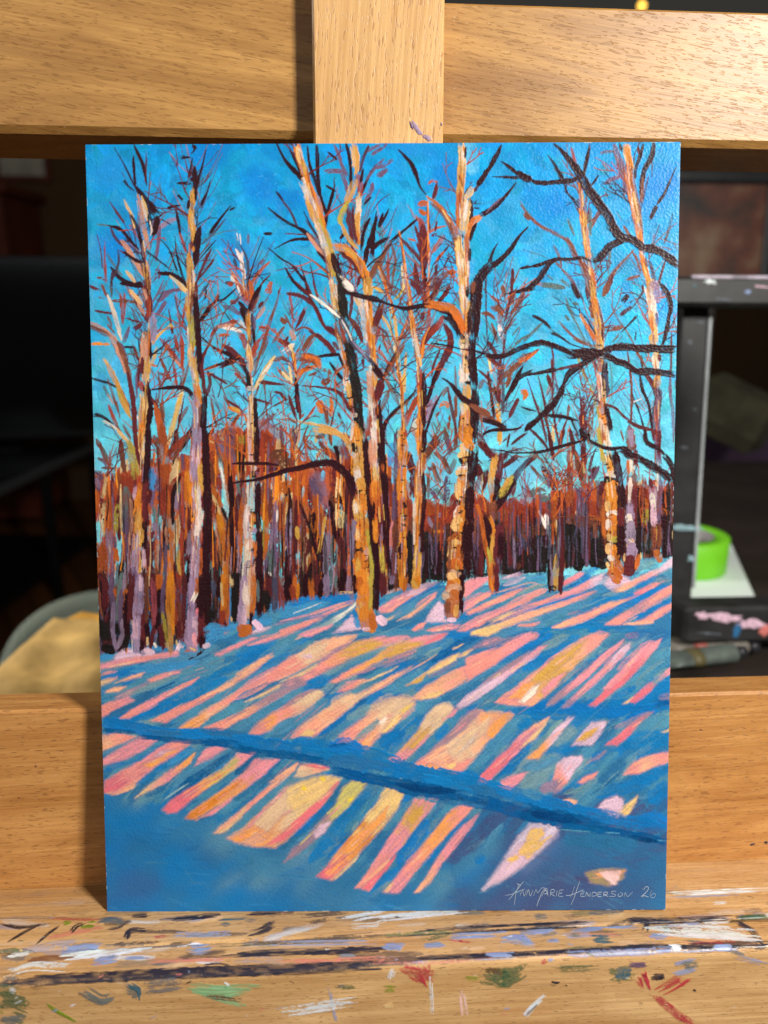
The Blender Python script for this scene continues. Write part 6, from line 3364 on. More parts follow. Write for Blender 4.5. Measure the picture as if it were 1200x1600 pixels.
# sky: many short overlapping strokes, deep at the top and paler towards the wood
def skycol(x, y):
    t = np.clip((y - 224) / 560, 0, 1)
    a = np.array([8, 141, 204.]); m = np.array([40, 168, 212.]); b = np.array([120, 200, 213.])
    c = a + (m - a) * t * 2 if t < 0.5 else m + (b - m) * (t * 2 - 1)
    return np.clip(c * rng.uniform(0.86, 1.12) + rng.uniform(-10, 10, 3), 2, 250)
ys = np.sort(rng.uniform(205, 930, 900)); 
for _ in range(2300):
    x = rng.uniform(125, 1068); y = rng.uniform(215, 900)
    a = rng.uniform(0, math.pi); l = rng.uniform(10, 24)
    put(tuple(skycol(x, y)), rng.uniform(12, 22), [(x - l * math.cos(a), y - l * math.sin(a)), (x, y + rng.uniform(-3, 3)), (x + l * math.cos(a), y + l * math.sin(a))], 'h', alpha=0.8, thick=0.7)
for x, y, r_, c in ((170, 280, 60, (30, 140, 215)), (330, 250, 70, (4, 116, 196)), (420, 300, 60, (6, 118, 205)), (455, 320, 40, (2, 112, 196)), (690, 270, 60, (6, 122, 202)), (860, 330, 60, (6, 120, 200)),
                    (900, 240, 50, (60, 160, 215)), (380, 400, 60, (20, 130, 205)), (640, 240, 50, (30, 130, 200)), (1040, 300, 60, (6, 120, 205)), (180, 380, 60, (10, 124, 208)), (1040, 470, 40, (20, 140, 215))):
    for k in range(4):
        put(c, r_ * 0.6, [(x + rng.uniform(-30, 30), y + rng.uniform(-30, 30)), (x + rng.uniform(-30, 30), y + rng.uniform(-30, 30))], 's', alpha=0.45)
for _ in range(420):                                                   # light scratches of the bristles
    x = rng.uniform(135, 1060); y = rng.uniform(228, 720); a = rng.uniform(0, math.pi); l = rng.uniform(3, 8)
    put((120, 190, 226), rng.uniform(1.2, 2.4), [(x, y), (x + l * math.cos(a), y + l * math.sin(a))], 'd', alpha=0.2, thick=0.5)
# far wood: a thicket of upright strokes; rust above, almost black at the snow
topx = [140, 160, 200, 250, 300, 330, 370, 410, 450, 500, 560, 620, 640, 700, 760, 830, 880, 950, 1000, 1060]
topy = [738, 735, 722, 715, 700, 672, 662, 664, 690, 716, 700, 712, 775, 786, 776, 772, 756, 750, 744, 752]
botx = [140, 160, 250, 330, 400, 440, 560, 640, 720, 800, 900, 960, 1060]
boty = [1026, 1022, 1018, 985, 965, 945, 925, 915, 905, 896, 886, 880, 866]
for _ in range(520):
    x = rng.uniform(140, 1062); t = np.interp(x, topx, topy); b_ = np.interp(x, botx, boty)
    put('rd' if x > 640 else ('ru' if rng.random() < 0.6 else 'rd'), rng.uniform(12, 22), [(x, t + rng.uniform(4, 30)), (x + rng.uniform(-6, 6), t + rng.uniform(40, 90))], 'h' if rng.random() < 0.5 else '', 'woods')
for _ in range(700):
    x = rng.uniform(146, 1060); t = np.interp(x, topx, topy); b_ = np.interp(x, botx, boty)
    left = x < 640
    y0 = rng.uniform(t + 10, b_ - 20); y1 = min(y0 + rng.uniform(40, 110), b_ + 2)
    f = (0.5 * (y0 + y1) - t) / (b_ - t)
    if left: key = rng.choice(['ru', 'or2', 'br', 'mr', 'dk', 'mv', 'rd', 'or', 'cr', 'gr'], p=[.2, .15, .15, .16, .12, .06, .08, .03, .03, .02]) if f < 0.62 else rng.choice(['dk', 'bk', 'mr', 'mv', 'br', 'or2', 'li'], p=[.28, .24, .16, .1, .12, .06, .04])
    else: key = rng.choice(['rd', 'ru', 'br', 'mr', 'mv'], p=[.35, .2, .25, .15, .05]) if f < 0.42 else rng.choice(['bk', 'dk', 'br', 'sl', 'mv'], p=[.6, .2, .1, .05, .05])
    put(key, rng.uniform(5, 12), [(x, y0), (x + rng.uniform(-3, 3), (y0 + y1) / 2), (x + rng.uniform(-4, 4), y1)], rng.choice(['', 'o', 'h', 'd']), 'woods')
# fine twigs in the crowns behind the named ones
def fan(x, y, n, h, spread, keys, w=(0.9, 2.3)):
    for _ in range(int(n * 2.2)):
        s_ = rng.choice([-1, 1]); yy = y + rng.uniform(-0.5, 0.5) * h
        a = R(90) + s_ * R(rng.uniform(15, spread)); l = rng.uniform(0.14, 0.34) * h * 0.8
        p = (x + rng.uniform(-5, 5) + s_ * rng.uniform(0, 8), yy)
        m = (p[0] + l * 0.5 * math.cos(a), p[1] - l * 0.5 * math.sin(a)); e_ = (m[0] + l * 0.5 * math.cos(a) * 0.7, m[1] - l * 0.6 * math.sin(a))
        put(rng.choice(keys), rng.uniform(*w), [p, m, e_], rng.choice(['>', 'd', '>']), 'twigs', alpha=0.8)
for x, y, n, h in ((225, 470, 26, 300), (303, 420, 26, 300), (390, 540, 26, 240), (458, 560, 24, 180), (560, 430, 24, 260), (600, 480, 26, 240), (660, 470, 26, 240), (785, 560, 26, 240), (930, 560, 18, 300), (860, 690, 20, 150), (912, 690, 18, 160), (1010, 560, 12, 300), (690, 720, 14, 120)):
    fan(x, y, n, h, 55, ['mr', 'br', 'pb', 'ru', 'gr'])
# snow ground
def snowcol(x, y):
    if y > 1250 + (600 - x) * 0.02 and (x < 330 or y > 1390 or x > 760): 
        base = [PIG['b1'], PIG['b1'], PIG['b4']] if x < 700 else [PIG['b5'], PIG['b4'], PIG['b5']]
    else: base = [PIG['b1'], PIG['b2'], PIG['b2'], PIG['b4'], PIG['gb']]
    return base[rng.integers(len(base))]
for _ in range(1500):
    x = rng.uniform(140, 1062); b_ = np.interp(x, botx, boty); y = rng.uniform(b_ + 4, 1432)
    a = R(rng.uniform(18, 30)) if y < 1120 else R(rng.uniform(30, 50)); l = rng.uniform(16, 34)
    put(snowcol(x, y), rng.uniform(9, 18), [(x - l * math.cos(a), min(y + l * math.sin(a), 1440)), (x, y), (x + l * math.cos(a), max(y - l * math.sin(a), b_ + 2))], 'h', 'snow', alpha=0.85, thick=0.8)
BLUES = {'b1', 'b2', 'b3', 'b4', 'b5', 'b6', 'b6b', 'gb', 'n3', 'pu', 'sk3', 'li2'}
def items_of(txt):
    for part, x0, y0, sc, items in parse(txt):
        cur = part
        for it in items:
            if isinstance(it, str): cur = it; continue
            key, w, fl, pts = it
            pp = [(x0 + x / sc, y0 + y / sc) for x, y in pts]
            pid = cur
            if cur == 'br':
                xm = np.mean([q_[0] for q_ in pp]); pid = 'br' if xm < 470 else ('br2' if xm < 755 else 'br3')
            yield part, sc, pid, key, w / sc, fl, pp
def lay(txt, want):
    for part, sc, pid, key, w, fl, pp in items_of(txt):
        if not want(pid): continue
        th = 1.25 if pid in PARTS[7:] else (1.0 if pid[:2] == 'br' else 0.8)
        if pid == 'woods' and 'o' in fl and len(pp) > 1:
            pp = np.array(pp); d_ = pp[-1] - pp[0]; pp[0] -= d_ * 0.10; pp[-1] += d_ * 0.14; w *= 0.80; fl = '' if rng.random() < 0.6 else 'o'
        colr = PIG[key]
        if pid[:2] == 'br': w *= 0.96
        if pid in PARTS[7:]:                                            # bark: ochre and rust more than chalk
            colr = {'wh': (212, 190, 176), 'cr': (214, 168, 108), 'lp': (196, 158, 172), 'cr2': (198, 150, 122), 'oc': (196, 142, 66), 'or': (204, 120, 40), 'or2': (178, 92, 38)}.get(key, colr)
        if pid == 'twigs' and 'o' in fl and w > 5: w *= 0.72; fl = rng.choice(['d', '', '>'])
        if pid == 'twigs' and len(pp) > 1 and 'o' not in fl and 's' not in fl:
            pp = np.array(pp); d_ = pp[-1] - pp[0]; pp[0] -= d_ * 0.10; pp[-1] += d_ * 0.12; w *= 0.78
        if pid == 'woods' and key not in ('sk', 'sk2', 'sk3', 'wh', 'lp', 'gr', 'sl'): colr = tuple(c_ * 0.84 for c_ in colr)
        if pid == 'woods' and key in ('sk', 'sk2') and pp[0][1] > 760: continue
        cv.stroke(topaint(pp), w * PXS * 1.04, colr, fl, PID[pid], thick=th, alpha=0.85 if 's' in fl else 1.0, opaque=key in ('dk', 'bk', 'mr') or pid[:2] == 'br')
# snow: the broad quiet shadow first, then blue sweeps, then the bars of light, then the dark tracks
sn = list(items_of(SNOW))
for part, sc, pid, key, w, fl, pp in sn:
    if sc == 4 and key in BLUES: cv.stroke(topaint(pp), w * PXS, PIG[key], fl, PID['snow'], alpha=0.5, thick=0.6)
def soften(mask, n):
    c_ = cv.col.copy()
    for _ in range(3):
        for ax_ in (0, 1):
            k_ = np.cumsum(np.pad(c_, [(n + 1, n) if a_ == ax_ else (0, 0) for a_ in (0, 1)] + [(0, 0)], mode='edge'), axis=ax_)
            hi_ = np.take(k_, np.arange(2 * n + 1, k_.shape[ax_]), axis=ax_); lo_ = np.take(k_, np.arange(0, k_.shape[ax_] - 2 * n - 1), axis=ax_)
            c_ = (hi_ - lo_) / (2 * n + 1)
    cv.col[:] = cv.col * (1 - mask[..., None]) + c_ * mask[..., None]
gy_, gx_ = np.mgrid[0:GH, 0:GW]
low = np.interp(gx_[0], topaint([(150, 1235), (420, 1300), (600, 1400), (780, 1300), (1060, 1310)])[:, 0], topaint([(150, 1235), (420, 1300), (600, 1400), (780, 1300), (1060, 1310)])[:, 1])
soften((np.clip((gy_ - low[None, :]) / 12, 0, 1) * 0.85).astype(np.float32), 7)
for part, sc, pid, key, w, fl, pp in sn:
    if sc != 4 and pid != 'band' and key in BLUES: cv.stroke(topaint(pp), w * PXS * 1.1, PIG[key], fl, PID['snow'], thick=0.8)
for _ in range(110):                                                    # dragged lines along the light
    x = rng.uniform(160, 1050); b_ = np.interp(x, botx, boty); y = rng.uniform(b_ + 10, 1230)
    a = R(rng.uniform(20, 28)) if y < 1060 else R(rng.uniform(34, 46)); l = rng.uniform(14, 40)
    put(rng.choice(['b2', 'b1', 'gb', 'b4', 'b3', 'rs']), rng.uniform(1.5, 4), [(x - l * math.cos(a), y + l * math.sin(a)), (x, y + rng.uniform(-1.5, 1.5)), (x + l * math.cos(a), max(y - l * math.sin(a), b_ + 3))], rng.choice(['d', 'h']), 'snow', alpha=0.6, thick=0.6)
for part, sc, pid, key, w, fl, pp in sn:                                # broken warm light dragged between the bars
    if sc != 4 and pid != 'band' and key not in BLUES and np.mean([q_[1] for q_ in pp]) < 1130 and len(pp) > 1:
        cv.stroke(topaint(pp), w * PXS * 0.8, PIG[{'ye': 'pe', 'oc': 'pe', 'cr': 'pe'}.get(key, key)], 'h', PID['snow'], alpha=0.6, thick=0.6)
for _ in range(260):                                                    # faint brush marks in the quiet foreground shadow
    x = rng.uniform(170, 1040); y = rng.uniform(1270, 1424); a = R(rng.normal(-8, 22)); l = rng.uniform(6, 26)
    if y < np.interp(x, [150, 420, 600, 780, 1060], [1250, 1330, 1405, 1330, 1320]): continue
    k_ = rng.choice(['b1', 'b4', 'b6', 'b2', 'b3']) if x < 720 else rng.choice(['b5', 'b4', 'pu', 'b2', 'b5'])
    put(k_, rng.uniform(1.5, 7), [(x - l * math.cos(a), y + l * math.sin(a)), (x, y + rng.uniform(-2, 2)), (x + l * math.cos(a), y - l * math.sin(a))], rng.choice(['d', 'h']), 'snow', alpha=rng.uniform(0.15, 0.4), thick=0.8)
bars = []
for ln in BARS.strip().splitlines():
    t = ln.split()
    if t[0] == '#': bx, by_, bs = map(float, t[1:]); continue
    bars.append((t[0].split('/'), float(t[1]) / bs, [(bx + float(q.split(',')[0]) / bs, by_ + float(q.split(',')[1]) / bs) for q in t[2:]]))
for cols, soft, pts in bars:
    P_ = np.array(pts); size = np.ptp(P_, axis=0).max()
    if size > 22 and not set(cols) & BLUES:                             # greyed wet edge around a bar of light
        c_ = P_.mean(0); cv.poly(topaint(c_ + (P_ - c_) * (1 + 5.0 / size)), ['rs'], 8 * PXS, PID['snow'], alpha=0.6, thick=0.2)
    c_ = P_.mean(0); cv.poly(topaint(c_ + (P_ - c_) * (1 + 2.4 / max(size, 4))), cols, max(soft * 2.1, 5.0) * PXS, PID['snow'])
    if size > 40 and not set(cols) & BLUES:                             # a few loaded strokes inside it
        far = P_[np.argmax(((P_ - P_[0]) ** 2).sum(1))]; d_ = far - P_[0]; c_ = P_.mean(0)
        for _ in range(3):
            m_ = c_ + d_ * rng.uniform(-0.28, 0.28) + rng.uniform(-1.5, 1.5, 2)
            put(rng.choice([cols[len(cols) // 2], 'pe', 'cr2', 'sa', 'pn']), rng.uniform(1.5, 3.5), [m_ - d_ * 0.09, m_, m_ + d_ * 0.09], 'h', 'snow', alpha=0.7, thick=0.9)
for part, sc, pid, key, w, fl, pp in sn:
    if pid == 'band': cv.stroke(topaint(pp), w * PXS, PIG[key], fl, PID['snow'], thick=0.8)
lay(ART, lambda p_: p_ in ('twigs', 'woods'))
for _ in range(430):                                                    # striations through the thicket
    x = rng.uniform(148, 1058); t = np.interp(x, topx, topy); b_ = np.interp(x, botx, boty)
    y0 = rng.uniform(t - 10, b_ - 40); y1 = min(y0 + rng.uniform(25, 110), b_); f = (0.5 * (y0 + y1) - t) / (b_ - t)
    if x < 640: key = rng.choice(['ru', 'or2', 'mr', 'dk', 'cr', 'rd', 'mv', 'or', 'bk']) if f < 0.6 else rng.choice(['dk', 'bk', 'mr', 'li', 'or2', 'br'])
    else: key = rng.choice(['rd', 'mr', 'br', 'mv', 'ru']) if f < 0.4 else rng.choice(['bk', 'dk', 'sl', 'mv', 'bk'])
    put(key, rng.uniform(1.3, 3.6), [(x, y0), (x + rng.uniform(-2, 2), (y0 + y1) / 2), (x + rng.uniform(-3, 3), y1)], rng.choice(['d', '', '<', '>']), 'woods', thick=0.7)
for _ in range(120):                                                    # dark gaps between the stems, low in the wood
    x = rng.uniform(150, 640) if rng.random() < 0.75 else rng.uniform(640, 1055); b_ = np.interp(x, botx, boty); y1 = b_ - rng.uniform(-2, 14); l = rng.uniform(30, 110)
    put(rng.choice(['bk', 'dk', 'bk', 'mr']), rng.uniform(2.5, 7), [(x + rng.uniform(-3, 3), y1 - l), (x, y1 - l / 2), (x + rng.uniform(-2, 2), y1)], rng.choice(['<', 'h', '<']), 'woods', alpha=0.85, thick=0.7)
LINES = {'a': ([(213, 1020), (212, 880), (219, 770), (224, 660), (229, 560), (231, 460), (222, 370), (212, 300)], 15), 'b': ([(302, 1015), (304, 880), (307, 760), (308, 640), (299, 540), (297, 430), (298, 300)], 14),
         'c': ([(574, 978), (570, 880), (563, 770), (556, 680), (545, 600), (530, 520), (518, 440), (497, 350), (470, 230)], 18), 'd': ([(602, 905), (594, 760), (587, 640), (580, 540), (570, 440), (557, 390)], 13),
         'e': ([(708, 960), (714, 870), (723, 770), (729, 660), (727, 560), (729, 470), (722, 370), (721, 230)], 17), 'f': ([(960, 900), (955, 790), (947, 690), (940, 590), (930, 480), (912, 360), (905, 250)], 13),
         'g': ([(1025, 860), (1027, 700), (1022, 540), (1012, 450), (990, 330), (980, 230)], 11), 'h': ([(385, 985), (392, 860), (394, 740), (392, 620), (388, 500), (378, 400)], 13), 'k': ([(652, 912), (656, 760), (658, 620), (645, 520), (628, 390)], 9), 'l': ([(631, 912), (630, 760), (629, 640), (620, 520)], 9)}
def twig(p, ang, l, w, key, depth=0):
    q = [np.array(p, float)]; a = ang
    for _ in range(4):
        a += rng.uniform(-0.25, 0.25); q.append(q[-1] + l / 4 * np.array([math.cos(a), -math.sin(a)]))
    put(key, w, q, '>', 'twigs', thick=0.8, opaque=rng.random() < 0.6)
    if depth < 2:
        for j in rng.choice([1, 2, 3], 2 if depth == 0 else 1, replace=False):
            twig(q[j], a + rng.choice([-1, 1]) * rng.uniform(0.3, 0.8), l * rng.uniform(0.35, 0.6), max(w * 0.65, 0.9), key, depth + 1)
for key_, (cl, wd) in LINES.items():
    S_ = catmull(cl, 6.0)
    for _ in range(15):
        i_ = rng.integers(int(len(S_) * 0.42), len(S_) - 2); sd_ = rng.choice([-1, 1])
        twig(S_[i_], R(90) - sd_ * R(rng.uniform(18, 62)), rng.uniform(28, 85), rng.uniform(1.5, 3.0), rng.choice(['mr', 'dk', 'br', 'rd', 'pb', 'ru'], p=[.3, .15, .2, .15, .1, .1]))
for x_, y_ in ((458, 620), (610, 560), (665, 440), (785, 520), (865, 720), (912, 680), (690, 760), (520, 640), (250, 600), (345, 560), (760, 640)):
    for _ in range(11):
        sd_ = rng.choice([-1, 1]); twig((x_ + rng.uniform(-6, 6), y_ + rng.uniform(-70, 110)), R(90) - sd_ * R(rng.uniform(10, 55)), rng.uniform(25, 70), rng.uniform(1.2, 2.6), rng.choice(['mr', 'br', 'rd', 'ru', 'pb']))
for _ in range(130):                                                    # twiggy upper edge of the wood
    x = rng.uniform(150, 1055); t = np.interp(x, topx, topy); twig((x, t + rng.uniform(0, 25)), R(rng.uniform(62, 118)), rng.uniform(18, 58), rng.uniform(1.2, 3.0), rng.choice(['ru', 'rd', 'br', 'mr', 'or2', 'mv']), 1)
lay(ART, lambda p_: p_ in PARTS[7:])
for key_, (cl, wd) in LINES.items():                                    # bark: fine streaks and dark lenticels
    S_ = catmull(cl, 3.0); N_ = len(S_)
    for _ in range(70):
        i_ = rng.integers(0, N_ - 9); u_ = i_ / N_; hw = wd * (0.5 - 0.22 * u_); o_ = rng.uniform(-0.8, 0.7) * hw
        put(rng.choice(['br', 'or2', 'oc', 'rd', 'li', 'cr', 'mr', 'wh'], p=[.2, .18, .14, .1, .12, .08, .12, .06]), rng.uniform(1.0, 2.4), [S_[i_] + [o_, 0], S_[i_ + 4] + [o_, 0], S_[i_ + 8] + [o_, 0]], rng.choice(['d', '']), key_, alpha=0.75, thick=1.2)
    if key_ in 'cefhl':
        for _ in range(16):
            i_ = rng.integers(0, int(N_ * 0.6)); hw = wd * 0.5; o_ = rng.uniform(-0.9, 0.2) * hw; l_ = rng.uniform(2, 7)
            put('bk', rng.uniform(1.2, 2.6), [S_[i_] + [o_, 0], S_[i_] + [o_ + l_, rng.uniform(-1.5, 1.5)]], 'o', key_, thick=1.0, opaque=True)
lay(ART, lambda p_: p_[:2] == 'br')
lay(BASES, lambda p_: True)

for x0_, y0_, x1_, y1_ in ((132, 224, 1062, 222), (132, 224, 169, 1427), (1062, 222, 1041, 1421), (169, 1427, 1041, 1421)):
    for _ in range(16):                                                 # bare gesso nicks along the rim
        t_ = rng.random(); px_, py_ = x0_ + (x1_ - x0_) * t_, y0_ + (y1_ - y0_) * t_; v_ = np.array([x1_ - x0_, y1_ - y0_], float); v_ *= rng.uniform(2, 9) / np.linalg.norm(v_)
        put((190, 206, 216), rng.uniform(1.2, 2.6), [(px_, py_), (px_ + v_[0], py_ + v_[1])], 'd', 'sky' if py_ < 760 else 'snow', alpha=0.8)
# sheet of paint with its relief, cut into the painted things
gx, gy = np.meshgrid(np.arange(GW), np.arange(GH))
tooth = NZ[3][np.ix_(np.arange(GH) % NT, np.arange(GW) % NT)] * 0.6 + rng.random((GH, GW)) * 0.4
zz = cv.z.copy()
zz = 0.00004 + (zz * 0.00012 + tooth * 0.0001)
edge_fall = np.minimum(np.minimum(gx, GW - 1 - gx), np.minimum(gy, GH - 1 - gy)).clip(0, 3) / 3.0
zz = zz * (0.3 + 0.7 * edge_fall)
PAINT_GAIN = 0.95
co = np.stack([gx / (GW - 1) * PW, (1 - gy / (GH - 1)) * PH, zz], -1).astype(np.float32)
rgba = np.concatenate([cv.col * PAINT_GAIN, np.ones((GH, GW, 1), np.float32)], -1).astype(np.float32)
dzx = np.gradient(zz, PW / (GW - 1), axis=1); dzy = -np.gradient(zz, PH / (GH - 1), axis=0)
nrm = np.stack([-dzx, -dzy, np.ones_like(zz)], -1); nrm /= np.linalg.norm(nrm, axis=-1, keepdims=True)

def paint_material():
    m, nt, b = new_mat("oil_paint"); L = nt.links.new
    a = node(nt, "ShaderNodeAttribute", attribute_name="pigment")
    tc = node(nt, "ShaderNodeTexCoord"); n = node(nt, "ShaderNodeTexNoise")
    n.inputs["Scale"].default_value = 720; n.inputs["Detail"].default_value = 3
    L(tc.outputs["Object"], n.inputs["Vector"])
    bp = node(nt, "ShaderNodeBump"); bp.inputs["Strength"].default_value = 1.0; bp.inputs["Distance"].default_value = 0.00026
    L(n.outputs["Fac"], bp.inputs["Height"]); L(bp.outputs[0], b.inputs["Normal"])
    L(a.outputs["Color"], b.inputs["Base Color"])
    b.inputs["Roughness"].default_value = 0.36; b.inputs["Specular IOR Level"].default_value = 0.15
    return m
M_OIL = paint_material()
fid = cv.id[:-1, :-1].copy()
# every branch that can be told apart becomes its own part; stray flecks join the twigs
brm = np.isin(fid, [PID['br'], PID['br2'], PID['br3']]); seen = np.zeros_like(brm); ncomp = len(PARTS)
for r0, c0 in zip(*np.nonzero(brm)):
    if seen[r0, c0]: continue
    stack = [(r0, c0)]; comp = []; seen[r0, c0] = True
    while stack:
        r1, c1 = stack.pop(); comp.append((r1, c1))
        for dr in (-1, 0, 1):
            for dc in (-1, 0, 1):
                r2, c2 = r1 + dr, c1 + dc
                if 0 <= r2 < fid.shape[0] and 0 <= c2 < fid.shape[1] and brm[r2, c2] and not seen[r2, c2]:
                    seen[r2, c2] = True; stack.append((r2, c2))
    rr_, cc_ = np.array(comp).T
    if len(comp) < 110: fid[rr_, cc_] = PID['twigs']
    else: fid[rr_, cc_] = ncomp; PID['branch%d' % ncomp] = ncomp; ncomp += 1
vid = (gy * GW + gx)
NAMES = {'sky': ('painted_sky', 'bright blue brushed sky'), 'woods': ('painted_thicket', 'rust and maroon thicket of far trees'), 'snow': ('painted_snow', 'blue snow striped with pink and peach light'),
         'twigs': ('painted_twigs', 'thin dark twigs against the sky')}
TREES = {'a': 'leftmost pale birch trunk', 'b': 'lilac trunk with long dark shadow, second from left', 'c': 'large orange and cream birch left of centre', 'd': 'forked trunk behind the large centre birch', 'e': 'tall orange birch right of centre',
         'f': 'orange birch near the right edge', 'g': 'ochre and mauve trunk closest to right edge', 'h': 'white and crimson trunk, third from left', 'k': 'thin orange trunk beside the tall birch', 'l': 'slim orange trunk with black knots',
         'm': 'small forked orange trunk right of the tall birch', 'n': 'pink trunk between the two right birches'}
for key, i in list(PID.items()):
    sel = fid == i
    if not sel.any(): continue
    r_, c_ = np.nonzero(sel)
    q = np.stack([vid[r_ + 1, c_], vid[r_ + 1, c_ + 1], vid[r_, c_ + 1], vid[r_, c_]], -1)
    used, inv = np.unique(q, return_inverse=True); inv = inv.reshape(-1, 4)
    name, lab = NAMES.get(key, ('painted_branch', 'dark painted branch') if key.startswith('branch') else ('painted_birch', TREES.get(key)))
    me = bpy.data.meshes.new(name)
    me.vertices.add(len(used)); me.vertices.foreach_set("co", co.reshape(-1, 3)[used].ravel())
    me.loops.add(inv.size); me.loops.foreach_set("vertex_index", inv.ravel().astype(np.int32))
    me.polygons.add(len(inv)); me.polygons.foreach_set("loop_start", np.arange(0, inv.size, 4, dtype=np.int32))
    me.polygons.foreach_set("use_smooth", np.ones(len(inv), bool))
    me.update(calc_edges=True)
    at_ = me.color_attributes.new("pigment", 'FLOAT_COLOR', 'POINT')
    at_.data.foreach_set("color", rgba.reshape(-1, 4)[used].ravel())
    me.normals_split_custom_set_from_vertices(nrm.reshape(-1, 3)[used].tolist())
    me.materials.append(M_OIL)
    o = bpy.data.objects.new(name, me); C.objects.link(o); o.parent = painting
    o["label"] = lab
    if key in ('twigs', 'woods'): o["kind"] = "stuff"
# board under the paint
M_BOARD = plain("gessoed_board", (196, 196, 200), 0.7, 0.1, 200)
MB().box(0.0003, PW - 0.0003, 0.0003, PH - 0.0003, -PT, 0.00002, 0.0003).build("board", M_BOARD, painting)
# signature: fine raised lines of pale paint
sg = MB()
for ln in SIGN.strip().splitlines():
    pts = [tuple(map(float, q.split(','))) for q in ln.split()]
    P = topaint([(780 + x / 4.444, 1340 + y / 4.444) for x, y in pts])
    S = catmull(P, 1.2)
    S = np.c_[S[:, 0] / (GW - 1) * PW, (1 - S[:, 1] / (GH - 1)) * PH]
    n = len(S); tg = np.gradient(S, axis=0); tg /= np.linalg.norm(tg, axis=1, keepdims=True) + 1e-9
    pr = np.c_[-tg[:, 1], tg[:, 0]]
    w = 0.00015 * (0.75 + 0.5 * rng.random()) * (0.8 + 0.35 * np.sin(np.linspace(0.3, 2.9, n)))
    z0 = 0.00024; z1 = 0.00034
    vs_ = []
    for k in range(n):
        for s_, z in ((-1, z0), (-0.5, z1), (0.5, z1), (1, z0)):
            vs_.append((S[k, 0] + pr[k, 0] * w[k] * s_, S[k, 1] + pr[k, 1] * w[k] * s_, z))
    fs_ = [(4 * k + j, 4 * k + j + 1, 4 * k + j + 5, 4 * k + j + 4) for k in range(n - 1) for j in range(3)]
    sg.add(vs_, fs_, True)
sgo = sg.build("signature", plain("signature_paint", (154, 167, 184), 0.7, 0.12, 800), painting)
sgo["label"] = "thin pale handwritten artist's signature and year in the corner"

# ---------------------------------------------------------------- the easel (its frame leans back; built upright, then leaned as one)
easel = empty("easel")
tag(easel, "large paint-stained beech wood studio easel holding the painting", "easel")
YM, YU, YL = 0.4236, 0.4360, 0.4140                                     # front planes: mast, upper beam, lower beam
M_MAST = beech("beech_mast", 2, (218, 176, 118), (206, 160, 102), (150, 98, 54), seed=2.0, fleckiness=0.55, fl_len=1.2, slant=R(-4))
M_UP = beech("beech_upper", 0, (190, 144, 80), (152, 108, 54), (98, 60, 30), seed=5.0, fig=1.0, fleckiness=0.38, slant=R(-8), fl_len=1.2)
M_LOW = beech("beech_lower", 0, (204, 150, 88), (180, 124, 66), (116, 70, 36), seed=8.3, fleckiness=0.5, fig=1.5, slant=R(2), fl_len=1.1)
M_LEDGE = beech("beech_ledge", 0, (218, 178, 126), (190, 146, 94), (124, 82, 46), painted=True, seed=11.0, rough=0.36, fleckiness=0.4)
xa, xb = on(487, 0, 1, YM)[0], on(695, 0, 1, YM)[0]
zl1 = on(0, 1113, 1, YL)[2]; zl1 = 0.5 * (zl1 + on(1200, 1079, 1, YL)[2])
MB().box(xa, xb, YM, YU - 0.0006, zl1 + 0.0006, 2.05, 0.0012).build("mast", M_MAST, easel)
zb = 0.5 * (on(0, 205, 1, YU)[2] + on(1200, 231, 1, YU)[2]); zt = 0.5 * (on(695, 4, 1, YU)[2] + on(1200, 18, 1, YU)[2])
yb_ = on(0, 247, 2, zb)[1]
ub = MB()
cc = on(600, 196, 1, YU)[2] - on(600, 207, 1, YU)[2]
prof = [(YU, zb + cc), (YU + 0.003, zb), (yb_, zb), (yb_, zt), (YU + 0.0015, zt), (YU, zt - 0.0015)]
n = len(prof); X0, X1 = -0.46, 0.52
ub.add([(X0, y, z) for y, z in prof] + [(X1, y, z) for y, z in prof], [(i, (i + 1) % n, n + (i + 1) % n, n + i) for i in range(n)] + [tuple(range(n)), tuple(range(2 * n - 1, n - 1, -1))])
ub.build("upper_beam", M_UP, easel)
MB().box(X0, X1, YL, YL + 0.026, LEDGE_Z - 0.03, zl1, 0.0016).build("lower_beam", M_LOW, easel)
MB().box(xa - 0.01, xb + 0.01, YL + 0.0265, YL + 0.062, 0.12, 1.30, 0.002).build("post", M_MAST, easel)
MB().box(-0.30, 0.35, YL - 0.16, YL + 0.30, 0.06, 0.12, 0.004).build("foot", M_LOW, easel)

# ledge: flat top with a groove, rounded front edge, front face; smears of old paint all over it
YF = 0.3418; YG = 0.3630
ds = 0.00052
lx0, lx1 = -0.235, 0.30
s_top = YL - 0.0003 - YF
rad = 0.0045
def ledge_profile(s):
    flat = s_top - rad; arc = rad * math.pi / 2
    if s <= flat:
        y = YL - 0.0003 - s; z = LEDGE_Z
        z -= 0.0011 * math.exp(-((y - YG) / 0.0009) ** 2)
        return y, z
    if s <= flat + arc:
        a = (s - flat) / rad
        return YF + rad - rad * math.sin(a), LEDGE_Z - rad + rad * math.cos(a)
    return YF, LEDGE_Z - rad - (s - flat - arc)
S_TOT = s_top + 0.045
LW = int((lx1 - lx0) / ds); LH = int(S_TOT / ds)
lc = Canvas(LW, LH, (200, 150, 90), alpha=0.0)
def toledge(px, py):
    q = on(px, py, 2, LEDGE_Z)
    if q[1] > YF + 0.001: return ((q[0] - lx0) / ds, (YL - 0.0003 - q[1]) / ds)
    q = on(px, py, 1, YF)
    return ((q[0] - lx0) / ds, (s_top - rad * 0.43 + (LEDGE_Z - q[2])) / ds)
